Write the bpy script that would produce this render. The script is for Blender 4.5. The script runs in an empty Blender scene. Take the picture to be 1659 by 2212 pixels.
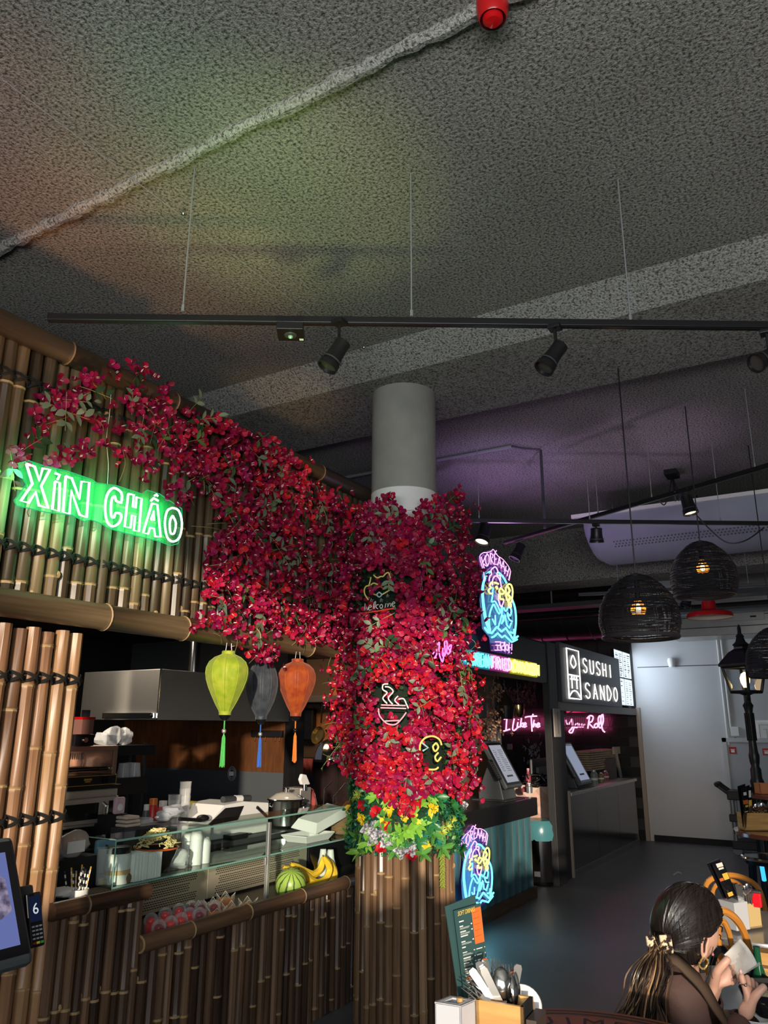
import bpy, bmesh, math, random
import numpy as np
from mathutils import Vector, Matrix

rnd = random.Random(7)
SC = bpy.context.scene
COL = SC.collection
PI = math.pi

# ------------------------------------------------------------------ camera
EYE = Vector((0.0, 0.0, 1.7))
FPX, CX, CY = 1661.0, 829.5, 1106.0

def _unit(px, py):
 return Vector((px - CX, -(py - CY), -FPX)).normalized()

_X = _unit(1860, 1575)                       # room axis along the food counters (away to the right)
_Y = _unit(-2050, 1555)
_Y = (_Y - _X * _X.dot(_Y)).normalized()     # room axis into the kitchens (away to the left)
_Z = _X.cross(_Y)
ROT = Matrix((_X, _Y, _Z))                   # camera space -> room space
cam_d = bpy.data.cameras.new('camera')
cam = bpy.data.objects.new('camera', cam_d)
COL.objects.link(cam)
cam_d.sensor_fit = 'HORIZONTAL'
cam_d.sensor_width = 36.0
cam_d.lens = FPX * 36.0 / 1659.0
cam_d.clip_start = 0.05
cam_d.clip_end = 100
cam.matrix_world = Matrix.Translation(EYE) @ ROT.to_4x4()
SC.camera = cam

def ray(px, py):
 return ROT @ Vector((px - CX, -(py - CY), -FPX))

def at_x(px, py, x):
 r = ray(px, py)
 return EYE + r * (x / r.x)

def at_y(px, py, y):
 r = ray(px, py)
 return EYE + r * (y / r.y)

def at_z(px, py, z):
 r = ray(px, py)
 return EYE + r * ((z - EYE.z) / r.z)

def at_d(px, py, d):
 return EYE + ray(px, py) * (d / FPX)

# ------------------------------------------------------------------ world, daylight, exposure
SC.view_settings.view_transform = 'Standard'
SC.view_settings.look = 'None'
SC.view_settings.exposure = 0.0
SC.view_settings.gamma = 1.0
SC.view_settings.use_curve_mapping = False
world = bpy.data.worlds.new('world')
SC.world = world
world.use_nodes = True
wb = world.node_tree.nodes['Background']
wb.inputs[0].default_value = (0.72, 0.80, 1.0, 1)
wb.inputs[1].default_value = 0.09

def light(name, kind, loc, energy, color=(1, 1, 1), target=None, direction=None, **kw):
 d = bpy.data.lights.new(name, kind)
 d.energy = energy
 d.color = color
 for k, v in kw.items():
  setattr(d, k, v)
 o = bpy.data.objects.new(name, d)
 COL.objects.link(o)
 o.location = loc
 if target is not None:
  direction = Vector(target) - Vector(loc)
 if direction is not None:
  o.rotation_euler = Vector(direction).to_track_quat('-Z', 'Y').to_euler()
 return o

SUN_DIR = Vector((0.84, 0.505, -0.115)).normalized()     # low sun through the shop window behind the camera
light('sun', 'SUN', (-6, -4, 5), 4.6, (1.0, 0.84, 0.65), direction=SUN_DIR, angle=math.radians(1.2))
light('window_skylight', 'AREA', (-2.1, -1.2, 2.2), 150, (0.86, 0.93, 1.0), direction=(1, 0.15, -0.05),
      shape='RECTANGLE', size=4.6, size_y=1.8)
light('pavement_bounce', 'AREA', (-2.1, -1.2, 1.9), 210, (1.0, 0.96, 0.86), direction=(0.42, 0.02, 1),
      shape='RECTANGLE', size=4.6, size_y=1.2)  # unseen lamp added to lift the ceiling, standing for bounced daylight
for nm_, at_, to_, e_, c_, w_ in (('reflection_yellow', (0.9, 0.6, 0.9), (640, 430, 4.2), 300, (0.85, 0.95, 0.30), 26), ('reflection_green', (0.6, 1.0, 0.9), (420, 330, 4.2), 110, (0.45, 1.0, 0.45), 24),
                                  ('reflection_orange', (1.4, 1.5, 1.0), (290, 590, 4.2), 190, (1.0, 0.50, 0.18), 36), ('reflection_amber', (3.2, 1.5, 2.0), (590, 880, 4.1), 90, (1.0, 0.62, 0.25), 24),
                                  ('reflection_red', (0.3, 1.2, 0.9), (20, 330, 4.2), 170, (1.0, 0.32, 0.20), 26), ('reflection_violet', (4.8, 1.0, 1.2), (1060, 1010, 4.2), 230, (0.62, 0.42, 1.0), 30), ('reflection_mauve', (6.5, -0.5, 1.0), (1350, 960, 4.2), 150, (0.80, 0.55, 0.85), 34)):
 light(nm_, 'SPOT', at_, e_, c_, target=at_z(*to_), spot_size=math.radians(w_), spot_blend=1.0, shadow_soft_size=0.15)  # unseen spots added, standing in for sunlight reflected onto the ceiling
light('reflection_wall', 'SPOT', (9.6, 1.6, 0.35), 42, (1.0, 0.72, 0.45), target=at_x(1440, 1690, 13.3), spot_size=math.radians(42), spot_blend=1.0, shadow_soft_size=0.3)  # unseen spot added for the warm glow reflected on the white wall
light('kitchen_fill', 'AREA', (4.2, 5.2, 2.58), 16, (1.0, 0.86, 0.70), direction=(0, 0, -1), shape='RECTANGLE', size=1.6, size_y=0.3)  # unseen area light added to brighten the kitchen and hood
light('rear_kitchen_lamp', 'AREA', (8.0, 6.2, 2.55), 22, (1.0, 0.66, 0.36), direction=(0.5, 0, -1), shape='RECTANGLE', size=0.8, size_y=0.8)

# ------------------------------------------------------------------ mesh helpers

class MB:
 def __init__(self):
  self.v, self.f, self.m = [], [], []
  self.cur = 0

 def mat(self, i):
  self.cur = i
  return self

 def add(self, vs, fs):
  b = len(self.v)
  self.v += [tuple(p) for p in vs]
  self.f += [tuple(i + b for i in q) for q in fs]
  self.m += [self.cur] * len(fs)
  return self

 def box(self, a, b):
  x0, y0, z0 = a
  x1, y1, z1 = b
  vs = [(x0, y0, z0), (x1, y0, z0), (x1, y1, z0), (x0, y1, z0), (x0, y0, z1), (x1, y0, z1), (x1, y1, z1), (x0, y1, z1)]
  return self.add(vs, [(0, 3, 2, 1), (4, 5, 6, 7), (0, 1, 5, 4), (1, 2, 6, 5), (2, 3, 7, 6), (3, 0, 4, 7)])

 def obox(self, o, ex, ey, ez):
  """box from corner o with edge vectors"""
  o, ex, ey, ez = Vector(o), Vector(ex), Vector(ey), Vector(ez)
  vs = [o, o + ex, o + ex + ey, o + ey, o + ez, o + ex + ez, o + ex + ey + ez, o + ey + ez]
  return self.add(vs, [(0, 3, 2, 1), (4, 5, 6, 7), (0, 1, 5, 4), (1, 2, 6, 5), (2, 3, 7, 6), (3, 0, 4, 7)])

 def poly(self, pts, thick=None):
  """flat polygon; thick: a vector that gives it depth"""
  n = len(pts)
  pts = [Vector(p) for p in pts]
  if thick is None:
   return self.add(pts, [tuple(range(n))])
  t = Vector(thick)
  vs = pts + [p + t for p in pts]
  fs = [tuple(range(n)), tuple(reversed(range(n, 2 * n)))]
  fs += [(i, i + n, (i + 1) % n + n, (i + 1) % n) for i in range(n)]
  return self.add(vs, fs)

 def tube(self, pts, r, seg=6, closed=False, caps=True):
  pts = [Vector(p) for p in pts]
  n = len(pts)
  rs = list(r) if isinstance(r, (list, tuple)) else [r] * n
  vs, fs = [], []
  prev = None
  for i, p in enumerate(pts):
   if closed:
    t = pts[(i + 1) % n] - pts[i - 1]
   else:
    t = pts[min(i + 1, n - 1)] - pts[max(i - 1, 0)]
   if t.length < 1e-9:
    t = Vector((0, 0, 1))
   t.normalize()
   if prev is None:
    ref = Vector((0, 0, 1)) if abs(t.z) < 0.9 else Vector((1, 0, 0))
    u = t.cross(ref).normalized()
   else:
    u = (prev - t * prev.dot(t))
    u = u.normalized() if u.length > 1e-6 else t.orthogonal().normalized()
   prev = u
   w = t.cross(u)
   for k in range(seg):
    a = 2 * PI * k / seg
    vs.append(p + (u * math.cos(a) + w * math.sin(a)) * rs[i])
  m = n if closed else n - 1
  for i in range(m):
   j = (i + 1) % n
   for k in range(seg):
    l = (k + 1) % seg
    fs.append((i * seg + k, i * seg + l, j * seg + l, j * seg + k))
  if caps and not closed:
   fs.append(tuple(reversed(range(seg))))
   fs.append(tuple(range((n - 1) * seg, n * seg)))
  return self.add(vs, fs)

 def lathe(self, prof, c=(0, 0, 0), seg=20, axis=None, cap0=False, cap1=False):
  c = Vector(c)
  if axis is None:
   fx, fy, fz = Vector((1, 0, 0)), Vector((0, 1, 0)), Vector((0, 0, 1))
  else:
   fz = Vector(axis).normalized()
   fx = fz.orthogonal().normalized()
   fy = fz.cross(fx)
  vs, fs = [], []
  for r, z in prof:
   for k in range(seg):
    a = 2 * PI * k / seg
    vs.append(c + fx * (r * math.cos(a)) + fy * (r * math.sin(a)) + fz * z)
  for i in range(len(prof) - 1):
   for k in range(seg):
    l = (k + 1) % seg
    fs.append((i * seg + k, i * seg + l, (i + 1) * seg + l, (i + 1) * seg + k))
  if cap0:
   fs.append(tuple(reversed(range(seg))))
  if cap1:
   fs.append(tuple(range((len(prof) - 1) * seg, len(prof) * seg)))
  return self.add(vs, fs)

 def ball(self, c, r, seg=12, rings=8, sc=(1, 1, 1)):
  prof = [(max(math.sin(PI * i / rings), 1e-4) * r, -math.cos(PI * i / rings) * r) for i in range(rings + 1)]
  b = len(self.v)
  self.lathe(prof, (0, 0, 0), seg)
  for i in range(b, len(self.v)):
   x, y, z = self.v[i]
   self.v[i] = (x * sc[0] + c[0], y * sc[1] + c[1], z * sc[2] + c[2])
  return self

 def xform(self, M):
  self.v = [tuple(M @ Vector(p)) for p in self.v]
  return self

 def mesh(self, name, mats, smooth=True):
  me = bpy.data.meshes.new(name)
  me.from_pydata(self.v, [], self.f)
  for m in (mats if isinstance(mats, (list, tuple)) else [mats]):
   me.materials.append(m)
  if any(self.m):
   me.polygons.foreach_set('material_index', self.m)
  if smooth:
   try:
    me.shade_smooth()
    me.set_sharp_from_angle(angle=math.radians(38))
   except Exception:
    pass
  me.update()
  return me

 def build(self, name, mats, parent=None, smooth=True, bevel=0, loc=None):
  return link(name, self.mesh(name, mats, smooth), parent, bevel, loc)

def link(name, data, parent=None, bevel=0, loc=None):
 o = bpy.data.objects.new(name, data)
 COL.objects.link(o)
 if parent is not None:
  o.parent = parent
  o.matrix_parent_inverse = parent_inv(parent)
 if loc is not None:
  o.location = loc
 if bevel:
  b = o.modifiers.new('bevel', 'BEVEL')
  b.width = bevel
  b.segments = 2
  b.limit_method = 'ANGLE'
  b.angle_limit = math.radians(50)
 return o

def parent_inv(p):
 """children of things are written in room coordinates"""
 m = Matrix.Translation(p.location) @ p.rotation_euler.to_matrix().to_4x4()
 q = p.parent
 if q is not None:
  m = q.matrix_parent_inverse.inverted() @ m if False else m
 return m.inverted()

def tag(o, label=None, cat=None, group=None, kind=None):
 for k, v in (('label', label), ('category', cat), ('group', group), ('kind', kind)):
  if v:
   o[k] = v
 return o

GROUPS = {'track_spotlight': 'spotlights on the ceiling rails', 'wicker_pendant': 'black wicker pendant lamps', 'silk_lantern': 'silk lanterns under the bamboo beam', 'menu_screen': 'lit menu screens of the sushi stall',
          'bentwood_chair': 'orange bentwood chairs', 'napkin_stack': 'napkin stacks in the display case', 'cup_stack': 'bagged foam cups in the display case', 'plate_stack': 'cardboard plates in the display case',
          'track_rail': 'black ceiling light rails', 'order_kiosk': 'order kiosks', 'squeeze_bottle': 'white squeeze bottles', 'cutlery_caddy': 'wooden cutlery caddies', 'knife': 'cutlery in the caddies', 'fork': 'cutlery in the caddies', 'spoon': 'cutlery in the caddies',
          'safety_sign': 'red stickers on the grey door', 'paper_bag_pile': 'kraft paper bag piles', 'blossom_garland': 'blossom garlands in the stall'}

def thing(name, label, cat, loc=(0, 0, 0), group=None):
 group = group or GROUPS.get(name)
 o = bpy.data.objects.new(name, None)
 COL.objects.link(o)
 o.location = loc
 o.empty_display_size = 0.05
 return tag(o, label, cat, group)

def kids(o):
 return [c for c in bpy.data.objects if c.parent == o]

def dup(root, delta, label=None, ch=None):
 """copy of a thing with its parts and sub-parts, moved by delta"""
 ch = ch or CH
 r = root.copy()
 COL.objects.link(r)
 r.location = root.location + Vector(delta)
 if label:
  r['label'] = label

 def rec(src, dst):
  for c in ch.get(src.name, ()):
   k = c.copy()
   COL.objects.link(k)
   k.parent = dst
   rec(c, k)
 rec(root, r)
 return r

CH = {}

def note(root):
 """remember the children of a prototype for dup()"""
 def rec(o):
  CH[o.name] = [c for c in COL.objects if c.parent == o]
  for c in CH[o.name]:
   rec(c)
 rec(root)

def basis(o, ex, ey):
 ex = Vector(ex).normalized()
 ez = ex.cross(Vector(ey)).normalized()
 ey = ez.cross(ex)
 m = Matrix((ex, ey, ez)).transposed().to_4x4()
 return Matrix.Translation(Vector(o)) @ m

def text(name, body, size, o, ex, ey, m, parent=None, ext=0.001, outline=0, align='LEFT', xs=1.0, shear=0, space=1.0, line=1.0):
 c = bpy.data.curves.new(name, 'FONT')
 c.body = body
 c.size = size
 c.align_x = align
 c.shear = shear
 c.space_character = space
 c.space_line = line
 c.resolution_u = 3
 if outline:
  c.fill_mode = 'NONE'
  c.bevel_depth = outline
  c.bevel_resolution = 1
 else:
  c.extrude = ext
 c.materials.append(m)
 tmp = bpy.data.objects.new('tmp_text', c)
 COL.objects.link(tmp)
 me = bpy.data.meshes.new_from_object(tmp)
 bpy.data.objects.remove(tmp)
 bpy.data.curves.remove(c)
 me.name = name
 ob = bpy.data.objects.new(name, me)
 COL.objects.link(ob)
 ob.matrix_world = basis(o, ex, ey) @ Matrix.Diagonal((xs, 1, 1, 1))
 if parent is not None:
  mw = ob.matrix_world.copy()
  ob.parent = parent
  ob.matrix_parent_inverse = parent_inv(parent)
  ob.matrix_basis = mw
 return ob

def smooth_path(pts, n=4):
 """Catmull-Rom through 2-D or 3-D points"""
 P = [Vector(p) for p in pts]
 if len(P) < 3:
  return P
 out = []
 for i in range(len(P) - 1):
  p0, p1, p2, p3 = P[max(i - 1, 0)], P[i], P[i + 1], P[min(i + 2, len(P) - 1)]
  for k in range(n):
   t = k / n
   out.append(0.5 * ((2 * p1) + (p2 - p0) * t + (2 * p0 - 5 * p1 + 4 * p2 - p3) * t * t + (3 * p1 - p0 - 3 * p2 + p3) * t ** 3))
 out.append(P[-1])
 return out

# ------------------------------------------------------------------ materials

def nodes(name):
 m = bpy.data.materials.new(name)
 m.use_nodes = True
 nt = m.node_tree
 b = nt.nodes['Principled BSDF']
 return m, nt, b

def rgba(c):
 return (c[0], c[1], c[2], 1)

def M(name, col, rough=0.5, metal=0.0, var=None, bump=None, emit=None, trans=0.0, ior=1.45, alpha=1.0, coat=0.0, spec=0.5, sheen=0, sss=0, stretch=(1, 1, 1), objrand=0.0):
 """var: (second colour, scale, contrast); bump: (scale, distance)"""
 m, nt, b = nodes(name)
 N, L = nt.nodes, nt.links
 b.inputs['Base Color'].default_value = rgba(col)
 b.inputs['Roughness'].default_value = rough
 b.inputs['Metallic'].default_value = metal
 b.inputs['IOR'].default_value = ior
 b.inputs['Specular IOR Level'].default_value = spec
 b.inputs['Transmission Weight'].default_value = trans
 b.inputs['Alpha'].default_value = alpha
 b.inputs['Coat Weight'].default_value = coat
 b.inputs['Sheen Weight'].default_value = sheen
 if sss:
  b.inputs['Subsurface Weight'].default_value = sss
  b.inputs['Subsurface Radius'].default_value = (0.02, 0.008, 0.004)
  b.inputs['Subsurface Scale'].default_value = 0.5
 if emit:
  b.inputs['Emission Color'].default_value = rgba(emit[0])
  b.inputs['Emission Strength'].default_value = emit[1]
 if var or bump:
  tc = N.new('ShaderNodeTexCoord')
  mp = N.new('ShaderNodeMapping')
  mp.inputs['Scale'].default_value = stretch
  L.new(tc.outputs['Object'], mp.inputs['Vector'])
  out = mp.outputs['Vector']
 csock = None
 if var:
  n = N.new('ShaderNodeTexNoise')
  n.inputs['Scale'].default_value = var[1]
  n.inputs['Detail'].default_value = 6
  L.new(out, n.inputs['Vector'])
  r = N.new('ShaderNodeValToRGB')
  k = var[2] if len(var) > 2 else 0.25
  r.color_ramp.elements[0].position = 0.5 - k
  r.color_ramp.elements[1].position = 0.5 + k
  r.color_ramp.elements[0].color = rgba(var[0])
  r.color_ramp.elements[1].color = rgba(col)
  L.new(n.outputs['Fac'], r.inputs['Fac'])
  csock = r.outputs['Color']
 if objrand:
  oi = N.new('ShaderNodeObjectInfo')
  hs = N.new('ShaderNodeHueSaturation')
  mr = N.new('ShaderNodeMapRange')
  mr.inputs['To Min'].default_value = 1 - objrand
  mr.inputs['To Max'].default_value = 1 + objrand
  L.new(oi.outputs['Random'], mr.inputs['Value'])
  L.new(mr.outputs['Result'], hs.inputs['Value'])
  if csock is not None:
   L.new(csock, hs.inputs['Color'])
  else:
   hs.inputs['Color'].default_value = rgba(col)
  csock = hs.outputs['Color']
 if csock is not None:
  L.new(csock, b.inputs['Base Color'])
 if bump:
  n2 = N.new('ShaderNodeTexNoise')
  n2.inputs['Scale'].default_value = bump[0]
  n2.inputs['Detail'].default_value = 5
  L.new(out, n2.inputs['Vector'])
  bp = N.new('ShaderNodeBump')
  bp.inputs['Strength'].default_value = 1.0
  bp.inputs['Distance'].default_value = bump[1]
  L.new(n2.outputs['Fac'], bp.inputs['Height'])
  L.new(bp.outputs['Normal'], b.inputs['Normal'])
 return m

def translucent(m, f):
 nt = m.node_tree
 b = nt.nodes['Principled BSDF']
 tr = nt.nodes.new('ShaderNodeBsdfTranslucent')
 mx = nt.nodes.new('ShaderNodeMixShader')
 mx.inputs[0].default_value = f
 nt.links.new(b.inputs['Base Color'].links[0].from_socket, tr.inputs[0])
 nt.links.new(b.outputs[0], mx.inputs[1])
 nt.links.new(tr.outputs[0], mx.inputs[2])
 nt.links.new(mx.outputs[0], nt.nodes['Material Output'].inputs[0])
 return m

def glow(name, col, strength):
 m, nt, b = nodes(name)
 nt.nodes.remove(b)
 e = nt.nodes.new('ShaderNodeEmission')
 e.inputs[0].default_value = rgba(col)
 e.inputs[1].default_value = strength
 nt.links.new(e.outputs[0], nt.nodes['Material Output'].inputs[0])
 return m

def thin_glass(name, tint=(0.93, 0.98, 0.96), refl=0.12, rough=0.0):
 m, nt, b = nodes(name)
 N, L = nt.nodes, nt.links
 N.remove(b)
 t = N.new('ShaderNodeBsdfTransparent')
 t.inputs[0].default_value = rgba(tint)
 g = N.new('ShaderNodeBsdfGlossy')
 g.inputs['Roughness'].default_value = rough
 f = N.new('ShaderNodeFresnel')
 f.inputs[0].default_value = 1.5
 a = N.new('ShaderNodeMath')
 a.operation = 'MULTIPLY_ADD'
 a.inputs[1].default_value = 0.8
 a.inputs[2].default_value = refl * 0.2
 a.use_clamp = True
 L.new(f.outputs[0], a.inputs[0])
 ge = N.new('ShaderNodeNewGeometry')       # the pane's inner faces only let light through
 fr = N.new('ShaderNodeMath')
 fr.operation = 'SUBTRACT'
 fr.inputs[0].default_value = 1.0
 L.new(ge.outputs['Backfacing'], fr.inputs[1])
 k = N.new('ShaderNodeMath')
 k.operation = 'MULTIPLY'
 L.new(a.outputs[0], k.inputs[0])
 L.new(fr.outputs[0], k.inputs[1])
 x = N.new('ShaderNodeMixShader')
 L.new(k.outputs[0], x.inputs[0])
 L.new(t.outputs[0], x.inputs[1])
 L.new(g.outputs[0], x.inputs[2])
 L.new(x.outputs[0], N['Material Output'].inputs[0])
 return m

def film(name, col, alpha, rough=0.15):
 """clear plastic: part transparent, part glossy white"""
 m, nt, b = nodes(name)
 N, L = nt.nodes, nt.links
 b.inputs['Base Color'].default_value = rgba(col)
 b.inputs['Roughness'].default_value = rough
 t = N.new('ShaderNodeBsdfTransparent')
 lw = N.new('ShaderNodeLayerWeight')
 lw.inputs[0].default_value = 0.35
 mm = N.new('ShaderNodeMath')
 mm.operation = 'MULTIPLY_ADD'
 mm.inputs[1].default_value = 0.55
 mm.inputs[2].default_value = alpha
 mm.use_clamp = True
 L.new(lw.outputs['Facing'], mm.inputs[0])
 x = N.new('ShaderNodeMixShader')
 L.new(mm.outputs[0], x.inputs[0])
 L.new(t.outputs[0], x.inputs[1])
 L.new(b.outputs[0], x.inputs[2])
 L.new(x.outputs[0], N['Material Output'].inputs[0])
 return m

def bamboo(name, dark, mid, pale, rough=0.38):
 m, nt, b = nodes(name)
 N, L = nt.nodes, nt.links
 b.inputs['Roughness'].default_value = rough
 tc = N.new('ShaderNodeTexCoord')
 oi = N.new('ShaderNodeObjectInfo')
 ad = N.new('ShaderNodeVectorMath')
 ad.operation = 'ADD'
 L.new(tc.outputs['Object'], ad.inputs[0])
 L.new(oi.outputs['Random'], ad.inputs[1])
 mp = N.new('ShaderNodeMapping')
 mp.inputs['Scale'].default_value = (60, 60, 2.2)
 L.new(ad.outputs[0], mp.inputs['Vector'])
 n = N.new('ShaderNodeTexNoise')
 n.inputs['Scale'].default_value = 1.0
 n.inputs['Detail'].default_value = 5
 L.new(mp.outputs[0], n.inputs['Vector'])
 mp2 = N.new('ShaderNodeMapping')
 mp2.inputs['Scale'].default_value = (9, 9, 1.6)
 L.new(ad.outputs[0], mp2.inputs['Vector'])
 n2 = N.new('ShaderNodeTexNoise')
 n2.inputs['Scale'].default_value = 1.0
 n2.inputs['Detail'].default_value = 3
 L.new(mp2.outputs[0], n2.inputs['Vector'])
 s = N.new('ShaderNodeMath')
 s.operation = 'MULTIPLY_ADD'
 s.inputs[1].default_value = 0.45
 L.new(n.outputs['Fac'], s.inputs[0])
 q = N.new('ShaderNodeMath')
 q.operation = 'MULTIPLY_ADD'
 q.inputs[1].default_value = 0.55
 L.new(n2.outputs['Fac'], q.inputs[0])
 h = N.new('ShaderNodeMath')
 h.operation = 'MULTIPLY_ADD'
 h.inputs[1].default_value = 0.5
 h.inputs[2].default_value = -0.25
 L.new(oi.outputs['Random'], h.inputs[0])
 L.new(h.outputs[0], q.inputs[2])
 L.new(q.outputs[0], s.inputs[2])
 r = N.new('ShaderNodeValToRGB')
 r.color_ramp.elements[0].position = 0.2
 r.color_ramp.elements[0].color = rgba(dark)
 r.color_ramp.elements[1].position = 0.85
 r.color_ramp.elements[1].color = rgba(pale)
 e = r.color_ramp.elements.new(0.5)
 e.color = rgba(mid)
 L.new(s.outputs[0], r.inputs['Fac'])
 L.new(r.outputs['Color'], b.inputs['Base Color'])
 bp = N.new('ShaderNodeBump')
 bp.inputs['Strength'].default_value = 0.4
 bp.inputs['Distance'].default_value = 0.002
 L.new(n.outputs['Fac'], bp.inputs['Height'])
 L.new(bp.outputs['Normal'], b.inputs['Normal'])
 return m

BLACK = M('black_metal', (0.012, 0.012, 0.014), 0.38, 0.2)
BLACK_M = M('black_matt', (0.010, 0.010, 0.011), 0.7)
BLACK_GLOSS = M('black_gloss', (0.008, 0.008, 0.010), 0.12)
STEEL = M('brushed_steel', (0.66, 0.63, 0.58), 0.42, 0.8, bump=(40, 0.0006), stretch=(1, 1, 14))
CHROME = M('chrome', (0.8, 0.8, 0.8), 0.16, 1.0)
WHITE = M('white_plastic', (0.82, 0.82, 0.80), 0.4)
PAPER = M('white_paper', (0.85, 0.84, 0.81), 0.8)
GREY = M('grey_plastic', (0.22, 0.23, 0.25), 0.45)
DGREY = M('dark_grey', (0.045, 0.047, 0.052), 0.5)
GLASS = thin_glass('clear_glass')
GLASS_EDGE = M('green_glass_edge', (0.20, 0.42, 0.36), 0.15)
PLASTIC = film('clear_plastic', (0.9, 0.92, 0.92), 0.16)
BAM_LIGHT = bamboo('bamboo_tan', (0.020, 0.013, 0.007), (0.078, 0.050, 0.027), (0.20, 0.13, 0.065))
BAM_BEAM = bamboo('bamboo_beam_tan', (0.07, 0.045, 0.022), (0.15, 0.10, 0.052), (0.27, 0.18, 0.09))
BAM_SCREEN = bamboo('bamboo_reddish', (0.09, 0.045, 0.022), (0.24, 0.12, 0.06), (0.42, 0.24, 0.11))
BAM_DARK = bamboo('bamboo_espresso', (0.024, 0.014, 0.009), (0.080, 0.044, 0.026), (0.19, 0.11, 0.06), 0.34)
RING = M('bamboo_ring', (0.36, 0.24, 0.11), 0.6)
RING_D = M('bamboo_ring_dark', (0.20, 0.12, 0.06), 0.6)
WOOD = M('light_wood', (0.62, 0.36, 0.12), 0.45, var=((0.42, 0.22, 0.07), 5, 0.2), stretch=(1, 1, 9))
WOOD_B = M('bentwood_orange', (0.60, 0.26, 0.045), 0.3, var=((0.45, 0.17, 0.03), 8, 0.3), coat=0.5)
RED = M('red_plastic', (0.45, 0.008, 0.01), 0.3)

# ------------------------------------------------------------------ room shell

def struct(name, mb, mats, parent=None, smooth=False, bevel=0):
 o = mb.build(name, mats, parent, smooth, bevel)
 if parent is None:
  o['kind'] = 'structure'
 return o

FLOOR = M('poured_floor', (0.145, 0.138, 0.148), 0.42, var=((0.11, 0.106, 0.115), 3.0, 0.3), bump=(60, 0.0006))
struct('floor', MB().box((-2.2, -7, -0.1), (14, 9, 0)), FLOOR)

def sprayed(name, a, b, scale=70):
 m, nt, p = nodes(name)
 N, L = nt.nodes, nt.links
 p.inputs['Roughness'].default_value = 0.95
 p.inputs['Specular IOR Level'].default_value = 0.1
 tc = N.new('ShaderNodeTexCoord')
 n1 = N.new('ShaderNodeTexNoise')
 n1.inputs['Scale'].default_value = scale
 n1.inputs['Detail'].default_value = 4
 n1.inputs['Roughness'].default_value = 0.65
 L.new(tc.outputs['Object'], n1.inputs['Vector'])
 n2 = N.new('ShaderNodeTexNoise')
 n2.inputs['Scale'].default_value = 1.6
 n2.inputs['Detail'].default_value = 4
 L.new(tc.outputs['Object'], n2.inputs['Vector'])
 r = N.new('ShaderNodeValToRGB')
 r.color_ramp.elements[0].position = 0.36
 r.color_ramp.elements[0].color = rgba([c * 0.22 for c in a])  # low spots of the bump darkened in the colour, like shade in pits
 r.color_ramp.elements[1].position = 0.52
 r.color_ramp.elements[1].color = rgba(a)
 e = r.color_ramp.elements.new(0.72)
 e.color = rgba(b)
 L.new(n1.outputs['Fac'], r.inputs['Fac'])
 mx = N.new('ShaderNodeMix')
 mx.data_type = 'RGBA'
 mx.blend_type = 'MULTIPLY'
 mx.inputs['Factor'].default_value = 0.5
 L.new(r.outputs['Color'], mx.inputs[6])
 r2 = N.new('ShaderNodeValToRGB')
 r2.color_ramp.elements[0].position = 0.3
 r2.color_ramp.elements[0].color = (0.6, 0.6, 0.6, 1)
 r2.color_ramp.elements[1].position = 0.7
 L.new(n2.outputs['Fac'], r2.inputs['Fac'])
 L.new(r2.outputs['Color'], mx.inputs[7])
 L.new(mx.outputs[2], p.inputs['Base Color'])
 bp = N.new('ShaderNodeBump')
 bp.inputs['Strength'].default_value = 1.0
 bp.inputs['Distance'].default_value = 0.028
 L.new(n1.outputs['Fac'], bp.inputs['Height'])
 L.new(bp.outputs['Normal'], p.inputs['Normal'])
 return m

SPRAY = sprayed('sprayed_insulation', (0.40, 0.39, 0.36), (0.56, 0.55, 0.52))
SPRAY_L = sprayed('sprayed_insulation_pale', (0.56, 0.55, 0.53), (0.68, 0.67, 0.65), 75)  # paler mix; on the sloping band it paints in the window light
ZC, ZB = 4.2, 4.08           # flat soffit and the shallow drop beam that the column carries
XB0, XB1, XB2, XEND = 4.02, 4.27, 5.18, 9.6
Y0, Y1 = -7.0, 9.0
ceil = MB()
prof = [(-2.2, ZC), (XB0, ZC), (XB1, ZB), (XB2, ZB), (XB2 + 0.02, ZC), (XEND, ZC), (XEND + 0.05, 3.52), (10.2, 3.52), (10.22, ZC), (14, ZC), (14, 4.5), (-2.2, 4.5)]
n = len(prof)
for i in range(n):
 (xa, za), (xb, zb) = prof[i], prof[(i + 1) % n]
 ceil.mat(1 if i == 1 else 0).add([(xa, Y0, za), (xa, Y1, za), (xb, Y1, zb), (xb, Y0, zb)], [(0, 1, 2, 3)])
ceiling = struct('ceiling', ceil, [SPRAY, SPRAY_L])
bead = MB()
pts = [(2.05 + rnd.uniform(-0.006, 0.006), y, ZC - 0.002) for y in np.arange(-7, 9, 0.05)]
bead.tube(pts, [0.032 + rnd.uniform(-0.008, 0.008) for _ in pts], 7)
struct('joint_bead', bead, SPRAY_L, ceiling, True)

PLASTER = M('grey_plaster', (0.35, 0.35, 0.35), 0.8)
fw = MB()
XF = -2.2
for (ya, yb, za, zb) in ((-7, -3.9, 0, 4.2), (1.25, 9, 0, 4.2), (-3.9, 1.25, 0, 1.58), (-3.9, 1.25, 3.30, 4.2), (-2.78, -2.72, 1.58, 3.30), (-1.20, -1.14, 1.58, 3.30)):
 fw.box((XF - 0.2, ya, za), (XF, yb, zb))
struct('wall_window', fw, PLASTER)
struct('wall_right', MB().box((-2.2, -7.2, 0), (14, -7, 4.2)), PLASTER)

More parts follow.
